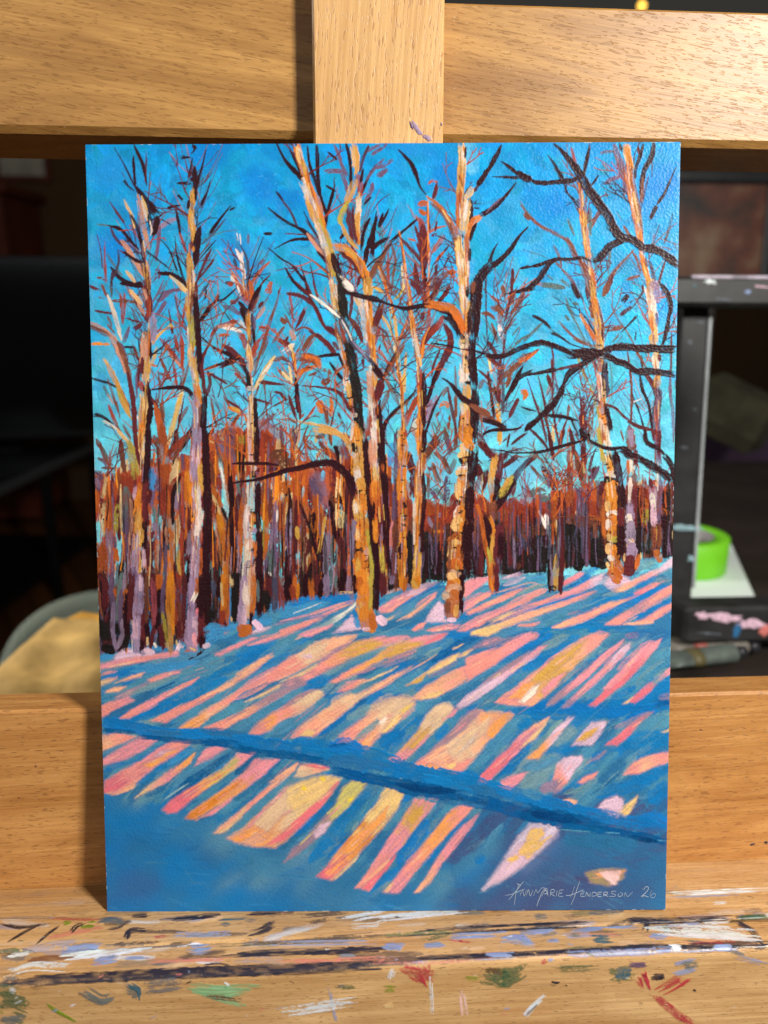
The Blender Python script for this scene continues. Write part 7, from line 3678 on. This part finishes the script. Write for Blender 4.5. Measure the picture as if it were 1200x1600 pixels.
for _ in range(150):                                                    # rubbed, greyed and dusted wood under the fresh marks
    x = rng.uniform(-40, LW); y = rng.uniform(2, s_top / ds); l = rng.uniform(20, 150)
    lc.stroke([(x, y), (x + l / 2, y + rng.uniform(-1, 1)), (x + l, y + rng.uniform(-2, 2))], rng.uniform(3, 12), PIG[rng.choice(['pw', 'pg', 'cr2', 'pl', 'wh', 'pg', 'tl'])], 'd', 1, thick=0.3, alpha=rng.uniform(0.15, 0.4))
for _ in range(60):
    x = rng.uniform(-40, LW); y = rng.uniform(s_top / ds + 8, LH); l = rng.uniform(10, 70)
    lc.stroke([(x, y), (x + l / 2, y + rng.uniform(-3, 3)), (x + l, y + rng.uniform(-5, 5))], rng.uniform(3, 10), PIG[rng.choice(['pg', 'cr2', 'gn', 'br', 'tl', 'pk3'])], 'd', 1, thick=0.3, alpha=rng.uniform(0.1, 0.3))
for _ in range(170):                                                    # layered smears of many sessions
    x = rng.uniform(-30, LW); y = rng.uniform(0.022, 0.071) / ds; l = rng.uniform(8, 60); a = rng.normal(0, 0.12)
    P = np.array([(x, y), (x + l / 2 * math.cos(a), y + l / 2 * math.sin(a)), (x + l * math.cos(a), y + l * math.sin(a))])
    key = rng.choice(['pd', 'pg', 'pl', 'pw', 'pk3', 'gn', 'cr2', 'br', 'tl'], p=[.2, .16, .14, .14, .1, .07, .08, .06, .05]); al = rng.uniform(0.35, 0.85)
    for j in range(3): lc.stroke(P + rng.uniform(-2.5, 2.5, 2), rng.uniform(2.5, 8), PIG[key], rng.choice(['d', '', 'h']), 1, thick=rng.uniform(0.4, 1.8), alpha=al)
for _ in range(40):                                                     # crusts built up along groove and front edge
    x = rng.uniform(-20, LW); y = (YL - 0.0003 - rng.choice([YG, YF + 0.002])) / ds + rng.uniform(-4, 4); l = rng.uniform(15, 70)
    lc.stroke([(x, y), (x + l / 2, y + rng.uniform(-1, 1)), (x + l, y + rng.uniform(-1, 1))], rng.uniform(2, 6), PIG[rng.choice(['pd', 'pd', 'pl', 'gn', 'pg', 'bk'])], rng.choice(['d', '']), 1, thick=2.2, alpha=0.85)
for part, x0, y0, sc, items in parse(LEDGE_ART):
    for key, w, fl, pts in items:
        P = [toledge(x0 + x / sc, y0 + y / sc) for x, y in pts]
        pxm = x0 + pts[0][0] / sc; pym = y0 + pts[0][1] / sc
        top = pym < 1535 - 0.0475 * pxm
        k = (0.40 / FPX) / ds
        wid = max(w / sc * k * (1.25 if top else 1.05), 1.1); P = np.array(P, float)
        if wid < 3.5 or len(P) < 2: lc.stroke(P, wid, PIG[key], fl, 1, thick=1.0); continue
        for j in range(7 if 'd' in fl else 4):                                              # a loaded brush leaves several ragged tracks
            off = rng.uniform(-0.42, 0.42) * wid; d_ = P[-1] - P[0]; L_ = np.linalg.norm(d_) + 1e-6
            nrm_ = np.array([-d_[1], d_[0]]) / L_; Q = P + nrm_ * off
            Q[0] = Q[0] + d_ * rng.uniform(-0.12, 0.22); Q[-1] = Q[-1] - d_ * rng.uniform(-0.12, 0.22)
            lc.stroke(Q, wid * (rng.uniform(0.12, 0.32) if 'd' in fl else rng.uniform(0.3, 0.55)), PIG[key], fl.replace('o', '') if j else fl, 1, thick=1.0, alpha=0.8 if 'd' in fl else 1.0)
for _ in range(420):                                                    # specks and dabs
    x = rng.uniform(0, LW); y = rng.uniform(20, LH); a = rng.uniform(-0.5, 0.5); l = rng.uniform(0.5, 7)
    lc.stroke([(x, y), (x + l * math.cos(a), y + l * math.sin(a))], rng.uniform(1.1, 3.0), PIG[rng.choice(['pw', 'pl', 'pd', 'pg', 'pk3', 'gn', 'br', 'cr', 'bk'])], 'd' if rng.random() < 0.6 else '', 1, thick=0.6, alpha=0.8)
prof = np.array([ledge_profile(i * ds) for i in range(LH)])
lx = lx0 + np.arange(LW) * ds
nr = np.gradient(prof, axis=0); nr = np.c_[nr[:, 1], -nr[:, 0]]; nr /= np.linalg.norm(nr, axis=1, keepdims=True); nr *= np.sign(nr[0, 1] if abs(nr[0, 1]) > 0.1 else 1)
hz = (lc.z * lc.a * 0.00042)
co_l = np.empty((LH, LW, 3), np.float32)
co_l[..., 0] = lx[None, :]; co_l[..., 1] = prof[:, 0:1] + nr[:, 0:1] * hz; co_l[..., 2] = prof[:, 1:2] + nr[:, 1:2] * hz
vl = np.arange(LW * LH).reshape(LH, LW)
ql = np.stack([vl[:-1, :-1], vl[1:, :-1], vl[1:, 1:], vl[:-1, 1:]], -1).reshape(-1, 4)
me = bpy.data.meshes.new("ledge")
# close the far sides and the underside with a few big faces
extra = [(lx0, YL - 0.0003, LEDGE_Z - 0.05), (lx1, YL - 0.0003, LEDGE_Z - 0.05)]
allv = np.vstack([co_l.reshape(-1, 3), np.array(extra, np.float32)])
nb = LW * LH
me.vertices.add(len(allv)); me.vertices.foreach_set("co", allv.ravel())
quads = np.vstack([ql, [[vl[-1, 0], nb, nb + 1, vl[-1, -1]]]])
me.loops.add(quads.size); me.loops.foreach_set("vertex_index", quads.ravel().astype(np.int32))
me.polygons.add(len(quads)); me.polygons.foreach_set("loop_start", np.arange(0, quads.size, 4, dtype=np.int32))
me.polygons.foreach_set("use_smooth", np.ones(len(quads), bool))
me.update(calc_edges=True)
pa = me.color_attributes.new("paint", 'FLOAT_COLOR', 'POINT')
prgba = np.concatenate([lc.col * 0.9, np.clip(lc.a, 0, 1)[..., None]], -1).reshape(-1, 4)
prgba = np.vstack([prgba, np.zeros((2, 4))]).astype(np.float32)
pa.data.foreach_set("color", prgba.ravel())
me.materials.append(M_LEDGE)
ledge = bpy.data.objects.new("ledge", me); C.objects.link(ledge); ledge.parent = easel
ledge["label"] = "easel ledge crusted with smears of dried paint"
# ends of the ledge run on plain beyond the stained stretch
MB().box(X0, lx0, YF + 0.001, YL - 0.0003, LEDGE_Z - 0.05, LEDGE_Z, 0.002).build("ledge_end", M_LOW, easel)
MB().box(lx1, X1, YF + 0.001, YL - 0.0003, LEDGE_Z - 0.05, LEDGE_Z, 0.002).build("ledge_end", M_LOW, easel)

# small dried smears on mast and beams, thin raised films with ragged outlines
def smear(px, py, w, h, plane, key, ang=0.0, parent=easel, seed=0):
    g = random.Random(seed + int(px)); c = on(px, py, 1, plane); m = MB()
    k = (c[1]) / FPX; N = 18; ring = []
    for i in range(N):
        a = 2 * math.pi * i / N; r_ = g.uniform(0.55, 1.15)
        u, v = w * 0.5 * k * math.cos(a) * r_, h * 0.5 * k * math.sin(a) * r_
        ring.append((c[0] + u * math.cos(ang) - v * math.sin(ang), c[2] + u * math.sin(ang) + v * math.cos(ang)))
    vs_ = [(x, plane - 0.0001, z) for x, z in ring] + [(c[0] + (x - c[0]) * 0.8, plane - 0.0003, c[2] + (z - c[2]) * 0.8) for x, z in ring] + [(c[0], plane - 0.00032, c[2])]
    fs_ = [(i, (i + 1) % N, N + (i + 1) % N, N + i) for i in range(N)] + [(N + i, N + (i + 1) % N, 2 * N) for i in range(N)]
    m.add(vs_, fs_, True)
    return m.build("paint_smear", FILM[key], parent)
FILM = {k: plain("dried_" + k, PIG[k], 0.55, 0.25, 900) for k in ('mv', 'li', 'pd', 'pw', 'br')}
for s_ in ((652, 202, 9, 30, YM, 'li', 0.7), (668, 216, 16, 8, YM, 'li', -0.4), (643, 196, 5, 14, YM, 'mv', 0.5), (690, 194, 3, 6, YM, 'li', 0.1),
           (1176, 1319, 10, 5, YL, 'pd', 0.3), (1197, 1316, 8, 7, YL, 'pd', 0.1), (56, 1197, 4, 4, YL, 'br', 0), (1095, 1140, 5, 3, YL, 'br', 0), (30, 1246, 3, 3, YL, 'br', 0)):
    smear(*s_)
for o in (easel,): o.matrix_world = LEAN @ o.matrix_world
painting.matrix_world = LEAN @ painting.matrix_world

# ---------------------------------------------------------------- the dim room behind, out of focus
def rayW(px, py): return np.array(LEAN.to_3x3() @ Vector(ray(px, py)))
def atW(px, py, d): return CAM + rayW(px, py) * d
def onW(px, py, axis, v):
    r_ = rayW(px, py); return CAM + r_ * ((v - CAM[axis]) / r_[axis])
def planks():
    m, nt, b = new_mat("dark_floorboards"); L = nt.links.new
    tc = node(nt, "ShaderNodeTexCoord"); mp = node(nt, "ShaderNodeMapping"); mp.inputs["Rotation"].default_value = (0, 0, R(62))
    br = node(nt, "ShaderNodeTexBrick"); br.inputs["Scale"].default_value = 1.0
    br.inputs["Brick Width"].default_value = 1.1; br.inputs["Row Height"].default_value = 0.11; br.inputs["Mortar Size"].default_value = 0.004
    br.inputs["Color1"].default_value = (*lin((112, 70, 36)), 1); br.inputs["Color2"].default_value = (*lin((86, 52, 26)), 1); br.inputs["Mortar"].default_value = (0.01, 0.006, 0.004, 1)
    L(tc.outputs["Object"], mp.inputs[0]); L(mp.outputs[0], br.inputs["Vector"]); L(br.outputs["Color"], b.inputs["Base Color"])
    b.inputs["Roughness"].default_value = 0.4
    return m
tag(MB().box(-4.5, 4.5, -2.5, 4.8, -0.1, 0).build("floor", planks()), kind="structure")
M_WALL = plain("wall_paint", (80, 58, 34), 0.9, 0.08, 3)
tag(MB().box(-4.5, 4.5, 4.8, 4.9, 0, 2.7).build("back_wall", M_WALL), kind="structure")

BLK = plain("black_plastic", (14, 15, 17), 0.35, 0.2, 20)
GLS = plain("screen_glass", (8, 9, 11), 0.12, 0.1, 5)
STL = plain("brushed_steel", (96, 100, 104), 0.4, 0.1, 40, metal=0.6)
# television on its stand
c = atW(-60, 551, 3.3)
tv = empty("television", (c[0], c[1], c[2] - 0.40), (R(0), 0, R(10)))
tag(tv, "large black flat television with dark screen at the left", "television")
MB().box(-0.62, 0.62, -0.02, 0.03, 0.02, 0.80, 0.006).build("bezel", BLK, tv)
MB().box(-0.595, 0.595, -0.0235, -0.0205, 0.055, 0.775).build("screen", GLS, tv)
MB().box(-0.22, 0.22, -0.12, 0.12, -0.020, -0.002, 0.005).build("base", BLK, tv)
MB().box(-0.05, 0.05, 0.0, 0.04, -0.002, 0.02).build("neck", BLK, tv)
MB().box(0.30, 0.52, -0.24, -0.16, -0.014, 0.004, 0.004).build("remote_control", plain("grey_plastic", (150, 152, 150), 0.5, 0.1)).matrix_world = tv.matrix_world
rc = bpy.data.objects["remote_control"]; tag(rc, "pale grey remote control lying in front of the television", "remote control")
zs = c[2] - 0.40 - 0.022
p0, p1 = onW(-160, 830, 2, zs), onW(150, 690, 2, zs)
st = empty("tv_stand", ((p0[0] + p1[0]) / 2, (p0[1] + p1[1]) / 2, 0), (0, 0, math.atan2(p1[1] - p0[1], p1[0] - p0[0])))
tag(st, "low black television stand with grey metal front rail", "tv stand")
ln = float(np.hypot(p1[0] - p0[0], p1[1] - p0[1]))
MB().box(-ln / 2, ln / 2, 0.02, 0.62, zs - 0.03, zs, 0.003).build("top", BLK, st)
MB().box(-ln / 2, ln / 2, -0.012, 0.018, zs - 0.036, zs - 0.004, 0.004).build("rail", STL, st)
for sx in (-ln / 2 + 0.02, ln * 0.14, ln / 2 - 0.05):
    MB().box(sx, sx + 0.035, -0.008, 0.027, 0, zs - 0.037, 0.003).build("leg", BLK, st)
MB().box(-ln / 2, ln / 2, 0.05, 0.60, 0.10, 0.13, 0.003).build("shelf", BLK, st)
# dark red cabinet by the wall
q0, q1 = atW(-140, 270, 4.6), atW(88, 270, 4.6)
MH = plain("mahogany", (92, 40, 24), 0.45, 0.3, 6)
cb = empty("cabinet", ((q0[0] + q1[0]) / 2, 4.45, 0)); tag(cb, "dark red wooden cabinet against the back wall behind the television", "cabinet")
hw = abs(q1[0] - q0[0]) / 2; ztop = onW(40, 285, 1, 4.2)[2]
MB().box(-hw, hw, -0.22, 0.3, 0.05, ztop - 0.05, 0.004).build("carcass", MH, cb)
MB().box(-hw - 0.04, hw + 0.04, -0.27, 0.32, ztop - 0.049, ztop, 0.008).build("cornice", MH, cb)
for i in range(2):
    d_ = MB().box(-hw + 0.03 + i * (hw - 0.02), -0.02 + i * (hw - 0.01), -0.238, -0.2205, 0.12, ztop - 0.12, 0.004).build("door", MH, cb)
    MB().box(-0.06 + i * 0.09, -0.045 + i * 0.09, -0.262, -0.2385, 0.9, 1.0, 0.004).build("handle", STL, d_)
# small pale picture on the wall
w0 = onW(32, 235, 1, 4.77)
pf = empty("wall_picture", (w0[0], 4.797, w0[2])); tag(pf, "small pale picture hanging above the dark cabinet", "picture")
MB().box(-0.15, 0.15, -0.03, 0, -0.16, 0.16, 0.004).build("frame", MH, pf)
MB().box(-0.12, 0.12, -0.033, -0.0302, -0.13, 0.13).build("print", plain("pale_print", (170, 165, 150), 0.8, 0.3, 9), pf)

# chair with a rounded grey mesh back; envelopes on it
def mesh_fabric():
    m, nt, b = new_mat("chair_mesh_fabric"); L = nt.links.new
    tc = node(nt, "ShaderNodeTexCoord"); ck = node(nt, "ShaderNodeTexChecker"); ck.inputs["Scale"].default_value = 260
    ck.inputs[1].default_value = (*lin((118, 126, 112)), 1); ck.inputs[2].default_value = (*lin((84, 92, 82)), 1)
    L(tc.outputs["Object"], ck.inputs["Vector"]); L(ck.outputs["Color"], b.inputs["Base Color"]); b.inputs["Roughness"].default_value = 0.85
    return m
FAB = mesh_fabric()
ct = atW(160, 926, 1.25); ct[2] -= 0.040
chair = empty("desk_chair", (ct[0], ct[1], 0), (0, 0, R(12))); tag(chair, "grey-green mesh desk chair with rounded back behind the easel", "chair")
bw, bh = 0.185, 0.42
N = 28; outline = []
for i in range(N + 1):
    a = math.pi * i / N
    outline.append((bw * math.copysign(abs(math.cos(a)) ** 0.75, math.cos(a)), ct[2] - 0.15 + 0.15 * math.sin(a) ** 0.8))
outline = [(bw * 0.92, ct[2] - bh)] + outline + [(-bw * 0.92, ct[2] - bh)]
bk = MB(); n = len(outline)
curve = lambda x: -0.10 * (x / bw) ** 2
rings = []
for off, sc in ((0.0, 1.0), (-0.012, 0.93), (0.018, 1.0), (0.03, 0.93)):
    rings.append([(x * sc, off + 0.10 + curve(x) * 0.6, ct[2] - 0.2 + (z - ct[2] + 0.2) * sc) for x, z in outline])
vs_ = sum(rings, [])
fs_ = [(a * n + i, a * n + (i + 1) % n, b * n + (i + 1) % n, b * n + i) for a, b in ((0, 1), (0, 2), (2, 3)) for i in range(n)]
fs_ += [tuple(range(n, 2 * n)), tuple(range(4 * n - 1, 3 * n - 1, -1))]
bk.add(vs_, fs_, True); bk.build("backrest", FAB, chair)
sz = ct[2] - bh - 0.10
MB().box(-0.24, 0.24, -0.42, 0.05, sz - 0.07, sz, 0.03).build("seat", FAB, chair)
MB().box(-0.03, 0.03, 0.12, 0.15, sz - 0.06, ct[2] - 0.15, 0.006).build("back_bar", BLK, chair)
MB().lathe([(0.001, 0.08), (0.03, 0.08), (0.025, sz - 0.075), (0.001, sz - 0.075)], 20).build("column", STL, chair, (0, -0.18, 0))
for i in range(5):
    MB().box(0.02, 0.30, -0.022, 0.022, 0.045, 0.08, 0.008).build("leg", BLK, chair, (0, -0.18, 0), (0, 0, 2 * math.pi * i / 5))
def paper(rgb, name):
    return plain(name, rgb, 0.75, 0.42, 16, bump=0.010)
def sheet(name, corners, depths, mat, thick):
    """a padded envelope: slightly bulging slab through four pixels at four depths"""
    P = [atW(*c_, d_) for c_, d_ in zip(corners, depths)]
    n = np.cross(P[1] - P[0], P[3] - P[0]); n /= np.linalg.norm(n)
    if n[1] > 0: n = -n
    G = 26; m = MB(); vs_ = []
    for side in (1, -1):
        for j in range(G + 1):
            for i in range(G + 1):
                u, v = i / G, j / G
                p = (P[0] * (1 - u) + P[1] * u) * (1 - v) + (P[3] * (1 - u) + P[2] * u) * v
                hgt = thick * (16 * u * (1 - u) * v * (1 - v)) ** 0.45 * (1 + 0.45 * math.sin(9 * u + 6 * v) * math.sin(8 * v - 3 * u) + 0.3 * math.sin(17 * u - 11 * v)) + 0.0008
                vs_.append(tuple(p + n * hgt * side))
    K = (G + 1) ** 2
    fs_ = [(b + j * (G + 1) + i, b + j * (G + 1) + i + 1, b + (j + 1) * (G + 1) + i + 1, b + (j + 1) * (G + 1) + i) for b in (0, K) for j in range(G) for i in range(G)]
    rim = [i for i in range(G + 1)] + [(j + 1) * (G + 1) + G for j in range(G)] + [G * (G + 1) + G - 1 - i for i in range(G)] + [(G - 1 - j) * (G + 1) for j in range(G - 1)]
    fs_ += [(rim[i], rim[(i + 1) % len(rim)], rim[(i + 1) % len(rim)] + K, rim[i] + K) for i in range(len(rim))]
    o = m.add(vs_, fs_, True).build(name, mat)
    return o
tag(sheet("padded_envelope", [(-60, 1095), (84, 966), (330, 1000), (240, 1250)], [0.86, 1.06, 1.04, 0.80], paper((222, 178, 104), "manila_paper"), 0.020), "tan padded envelope leaning on the grey chair back", "envelope")
tag(sheet("yellow_envelope", [(60, 990), (128, 956), (330, 985), (330, 1100)], [1.10, 1.12, 1.10, 1.0], paper((216, 156, 48), "ochre_paper"), 0.006), "mustard yellow envelope behind the tan one on chair", "envelope")

# ---- right side: dark table with a black table easel, tape on white paper, tubes
tp = atW(1092, 905, 1.12); TZ = float(tp[2])
DT = plain("dark_table", (46, 38, 34), 0.5, 0.3, 12)
table = empty("work_table", (0.75, 1.25, 0)); tag(table, "dark brown work table behind the easel at the right", "table")
MB().box(-0.52, 0.55, -0.57, 0.55, TZ - 0.03, TZ, 0.004).build("tabletop", DT, table)
for sx in (-0.48, 0.46):
    for sy in (-0.53, 0.48):
        MB().box(sx, sx + 0.05, sy, sy + 0.05, 0, TZ - 0.031, 0.003).build("leg", DT, table)
a0, a1, a2, a3 = [onW(px, py, 2, TZ) for px, py in ((1040, 945), (1196, 972), (1142, 852), (1040, 836))]
pp = MB(); pts = [a0, a1, a2, a3]
pp.add([(p[0], p[1], TZ + 0.0006) for p in pts] + [(p[0], p[1], TZ + 0.0022) for p in pts], [(4, 5, 6, 7), (0, 1, 5, 4), (1, 2, 6, 5), (2, 3, 7, 6), (3, 0, 4, 7), (3, 2, 1, 0)])
tag(pp.build("paper_sheet", plain("white_paper", (232, 240, 236), 0.8, 0.02, 8)), "white sheets of paper lying under the green tape roll", "paper")
tape = empty("tape_roll", (tp[0] - 0.004, tp[1] + 0.048, TZ + 0.0024)); tag(tape, "bright green roll of masking tape standing on white paper", "tape")
MB().lathe([(0.0400, 0.0), (0.0605, 0.0), (0.0615, 0.001), (0.0615, 0.051), (0.0605, 0.052), (0.0400, 0.052)], 64, True, True).build("tape", plain("green_tape", (124, 212, 40), 0.5, 0.05, 40), tape)
MB().lathe([(0.0375, 0.0003), (0.0398, 0.0003), (0.0398, 0.0517), (0.0375, 0.0517)], 64, True, True).build("core", plain("card_core", (150, 146, 144), 0.8, 0.1), tape)
# black table easel
by = None
te = empty("table_easel"); tag(te, "black paint-scuffed table easel with crossbar and tray at the right", "easel")
YB = 0.86
BW = plain("black_painted_wood", (38, 37, 37), 0.5, 0.5, 40, bump=0.0004)
cz0, cz1 = on(1100, 478, 1, YB - 0.03)[2], on(1100, 431, 1, YB - 0.03)[2]
cx0, cx1 = on(960, 450, 1, YB)[0], on(1420, 450, 1, YB)[0]
MB().box(cx0, cx1, YB - 0.03, YB - 0.0005, cz0, cz1, 0.004).build("crossbar", BW, te)
sx0, sx1 = on(1052, 700, 1, YB)[0], on(1096, 700, 1, YB)[0]
rz0, rz1 = on(1100, 1006, 1, YB - 0.05)[2], on(1100, 950, 1, YB - 0.05)[2]
post_m = MB().box(sx0, sx1, YB, YB + 0.022, rz0, cz0 - 0.0006 + (cz1 - cz0) * 0.5, 0.003); post_m.build("upright", BW, te)
MB().box(sx0 + 0.002, sx1 + 0.16, YB - 0.05, YB - 0.0006, rz0, rz1, 0.004).build("tray", BW, te)
EDGE = plain("pale_edge", (170, 176, 178), 0.6, 0.2, 60)
MB().box(sx1 - 0.001, sx1 + 0.003, YB - 0.0012, YB + 0.014, rz1 + 0.01, cz0 - 0.005, 0.001).build("pale_edge", EDGE, te)
MB().box(on(1062, 433, 1, YB)[0], cx1, YB - 0.031, YB - 0.022, cz1 - 0.003, cz1 + 0.0008, 0.001).build("pale_edge", plain("pale_edge_lilac", (176, 166, 178), 0.6, 0.5, 60), te)
for px, py, w, h, key, pl_ in ((1110, 440, 22, 8, 'pw', YB - 0.0302), (1168, 456, 12, 6, 'pl', YB - 0.0302), (1085, 447, 8, 6, 'tl', YB - 0.0302), (1075, 825, 60, 12, 'sk3', YB - 0.0004), (1080, 873, 14, 12, 'sk3', YB - 0.0004),
                               (1130, 965, 80, 16, 'lp', YB - 0.0503), (1175, 975, 60, 18, 'lp', YB - 0.0503), (1152, 985, 16, 30, 'b4', YB - 0.0503), (1098, 962, 26, 14, 'lp', YB - 0.0503), (1095, 504, 16, 3, 'pg', YB - 0.0004), (1078, 535, 10, 8, 'pg', YB - 0.0004), (1130, 468, 40, 3, 'pg', YB - 0.0302), (1190, 448, 30, 3, 'lp', YB - 0.0302), (1070, 700, 16, 5, 'pg', YB - 0.0004), (1085, 640, 10, 4, 'pg', YB - 0.0004), (1195, 985, 24, 22, 'pk3', YB - 0.0503), (1110, 990, 50, 4, 'pg', YB - 0.0503)):
    if key not in FILM: FILM[key] = plain("dried_" + key, PIG[key], 0.55, 0.35, 300)
    smear(px, py, w, h, pl_, key, -0.1, te, seed=3)
te.matrix_world = LEAN @ te.matrix_world
# paint tubes on the table in front of it
def tube(px, py, ang, length, rgb, band, label):
    q = onW(px, py, 2, TZ)
    t = empty("paint_tube", (q[0], q[1], TZ + 0.011), (0, 0, ang)); tag(t, label, "paint tube", "paint tubes on the table")
    def sec(m, xs, nseg=20):
        vs_ = []
        for x, ry, rz in xs:
            for k in range(nseg):
                a = 2 * math.pi * k / nseg
                vs_.append((x, ry * math.cos(a), rz * math.sin(a)))
        fs_ = [(j * nseg + k, j * nseg + (k + 1) % nseg, (j + 1) * nseg + (k + 1) % nseg, (j + 1) * nseg + k) for j in range(len(xs) - 1) for k in range(nseg)]
        fs_ += [tuple(range(nseg - 1, -1, -1)), tuple(range((len(xs) - 1) * nseg, len(xs) * nseg))]
        return m.add(vs_, fs_, True)
    sec(MB(), [(-length / 2, 0.017, 0.0015), (-length * 0.3, 0.0155, 0.006), (0, 0.0135, 0.0095), (length * 0.38, 0.0125, 0.0105), (length * 0.42, 0.012, 0.0105), (length * 0.46, 0.006, 0.006)]).build("tube_body", plain("tube_metal", rgb, 0.35, 0.35, 60), t)
    sec(MB(), [(-length * 0.16, 0.0149, 0.0088), (-length * 0.02, 0.0140, 0.0098)]).build("label_band", plain("tube_band", band, 0.5, 0.1), t)
    sec(MB(), [(length * 0.46, 0.0075, 0.0075), (length * 0.57, 0.0068, 0.0068)]).build("cap", plain("tube_cap", (40, 40, 44), 0.4, 0.1), t)
tube(1100, 1022, R(-6), 0.105, (112, 106, 98), (170, 92, 84), "silver paint tube with salmon band beside the tray")
tube(1092, 1040, R(10), 0.10, (84, 92, 86), (92, 84, 54), "grey-green paint tube nearest the easel's lower beam")

# dark framed canvas, armchair and plant further back
dcv = empty("dark_canvas"); d0 = atW(1128, 345, 1.9); dcv.location = (d0[0], d0[1], d0[2]); dcv.rotation_euler = (R(-6), 0, R(-4))
tag(dcv, "dark framed canvas with brown shapes leaning behind table easel", "canvas")
def murk():
    m, nt, b = new_mat("murky_brown_paint"); L = nt.links.new
    tc = node(nt, "ShaderNodeTexCoord"); v = node(nt, "ShaderNodeTexNoise"); v.inputs["Scale"].default_value = 9; v.inputs["Detail"].default_value = 3
    cr_ = node(nt, "ShaderNodeValToRGB"); e = cr_.color_ramp.elements
    e[0].position = 0.35; e[0].color = (*lin((30, 26, 22)), 1); e[1].position = 0.7; e[1].color = (*lin((140, 112, 84)), 1)
    x = e.new(0.52); x.color = (*lin((104, 52, 30)), 1)
    L(tc.outputs["Object"], v.inputs["Vector"]); L(v.outputs["Fac"], cr_.inputs[0]); L(cr_.outputs[0], b.inputs["Base Color"]); b.inputs["Roughness"].default_value = 0.5
    return m
MB().box(-0.26, 0.105, 0, 0.02, -0.16, 0.085).build("picture", murk(), dcv)
FRM = plain("frame_black", (46, 48, 50), 0.3, 0.2, 30)
MB().box(-0.30, 0.135, -0.012, 0.025, 0.086, 0.118, 0.006).build("frame_bar", FRM, dcv)
MB().box(-0.30, 0.135, -0.012, 0.025, -0.20, -0.161, 0.006).build("frame_bar", FRM, dcv)
MB().box(0.106, 0.135, -0.012, 0.025, -0.1605, 0.0855, 0.006).build("frame_bar", FRM, dcv)
MB().box(-0.30, -0.261, -0.012, 0.025, -0.1605, 0.0855, 0.006).build("frame_bar", FRM, dcv)
MB().box(-0.03, 0.01, 0.026, 0.05, -d0[2] + 0.0, 0.05).build("stand", DT, dcv)

PURP = plain("plum_cloth", (58, 42, 62), 0.95, 0.25, 12, bump=0.004)
ac = atW(1215, 800, 2.05)
arm = empty("armchair", (ac[0], ac[1], 0), (0, 0, R(-20))); tag(arm, "plum coloured upholstered armchair deep in the shadow", "armchair")
MB().box(-0.36, 0.36, -0.30, 0.34, 0.14, 0.46, 0.05).build("seat", PURP, arm)
MB().box(-0.36, 0.36, 0.20, 0.42, 0.47, 0.98, 0.08).build("backrest", PURP, arm)
for sx in (-0.46, 0.365): MB().box(sx, sx + 0.10, -0.30, 0.40, 0.14, 0.66, 0.04).build("armrest", PURP, arm)
for sx in (-0.38, 0.32):
    for sy in (-0.26, 0.30): MB().box(sx, sx + 0.05, sy, sy + 0.05, 0, 0.139).build("leg", DT, arm)
cu = atW(1150, 640, 1.95)
tag(MB().box(-0.10, 0.10, -0.035, 0.035, -0.09, 0.07, 0.03).build("cushion", plain("olive_cloth", (56, 54, 38), 0.95, 0.4, 20, bump=0.003), None, tuple(cu), (R(-18), R(24), R(-20))), "small olive cushion propped on the plum armchair", "cushion")
# small amber lamp far behind, just over the beam
lp_ = atW(1003, 9, 3.2)
lamp = empty("pendant_lamp", tuple(lp_)); tag(lamp, "tiny glowing amber lamp above the upper beam at right", "lamp")
m, nt, b = new_mat("amber_glow"); b.inputs["Emission Color"].default_value = (1.0, 0.55, 0.08, 1); b.inputs["Emission Strength"].default_value = 2.5; b.inputs["Base Color"].default_value = (0.8, 0.5, 0.1, 1)
MB().lathe([(0.001, -0.02), (0.012, -0.014), (0.018, 0.0), (0.012, 0.014), (0.001, 0.02)], 24).build("bulb", m, lamp)
MB().lathe([(0.001, 0.021), (0.012, 0.021), (0.012, 0.05), (0.003, 0.055), (0.003, 0.6), (0.001, 0.6)], 16).build("holder", BLK, lamp)
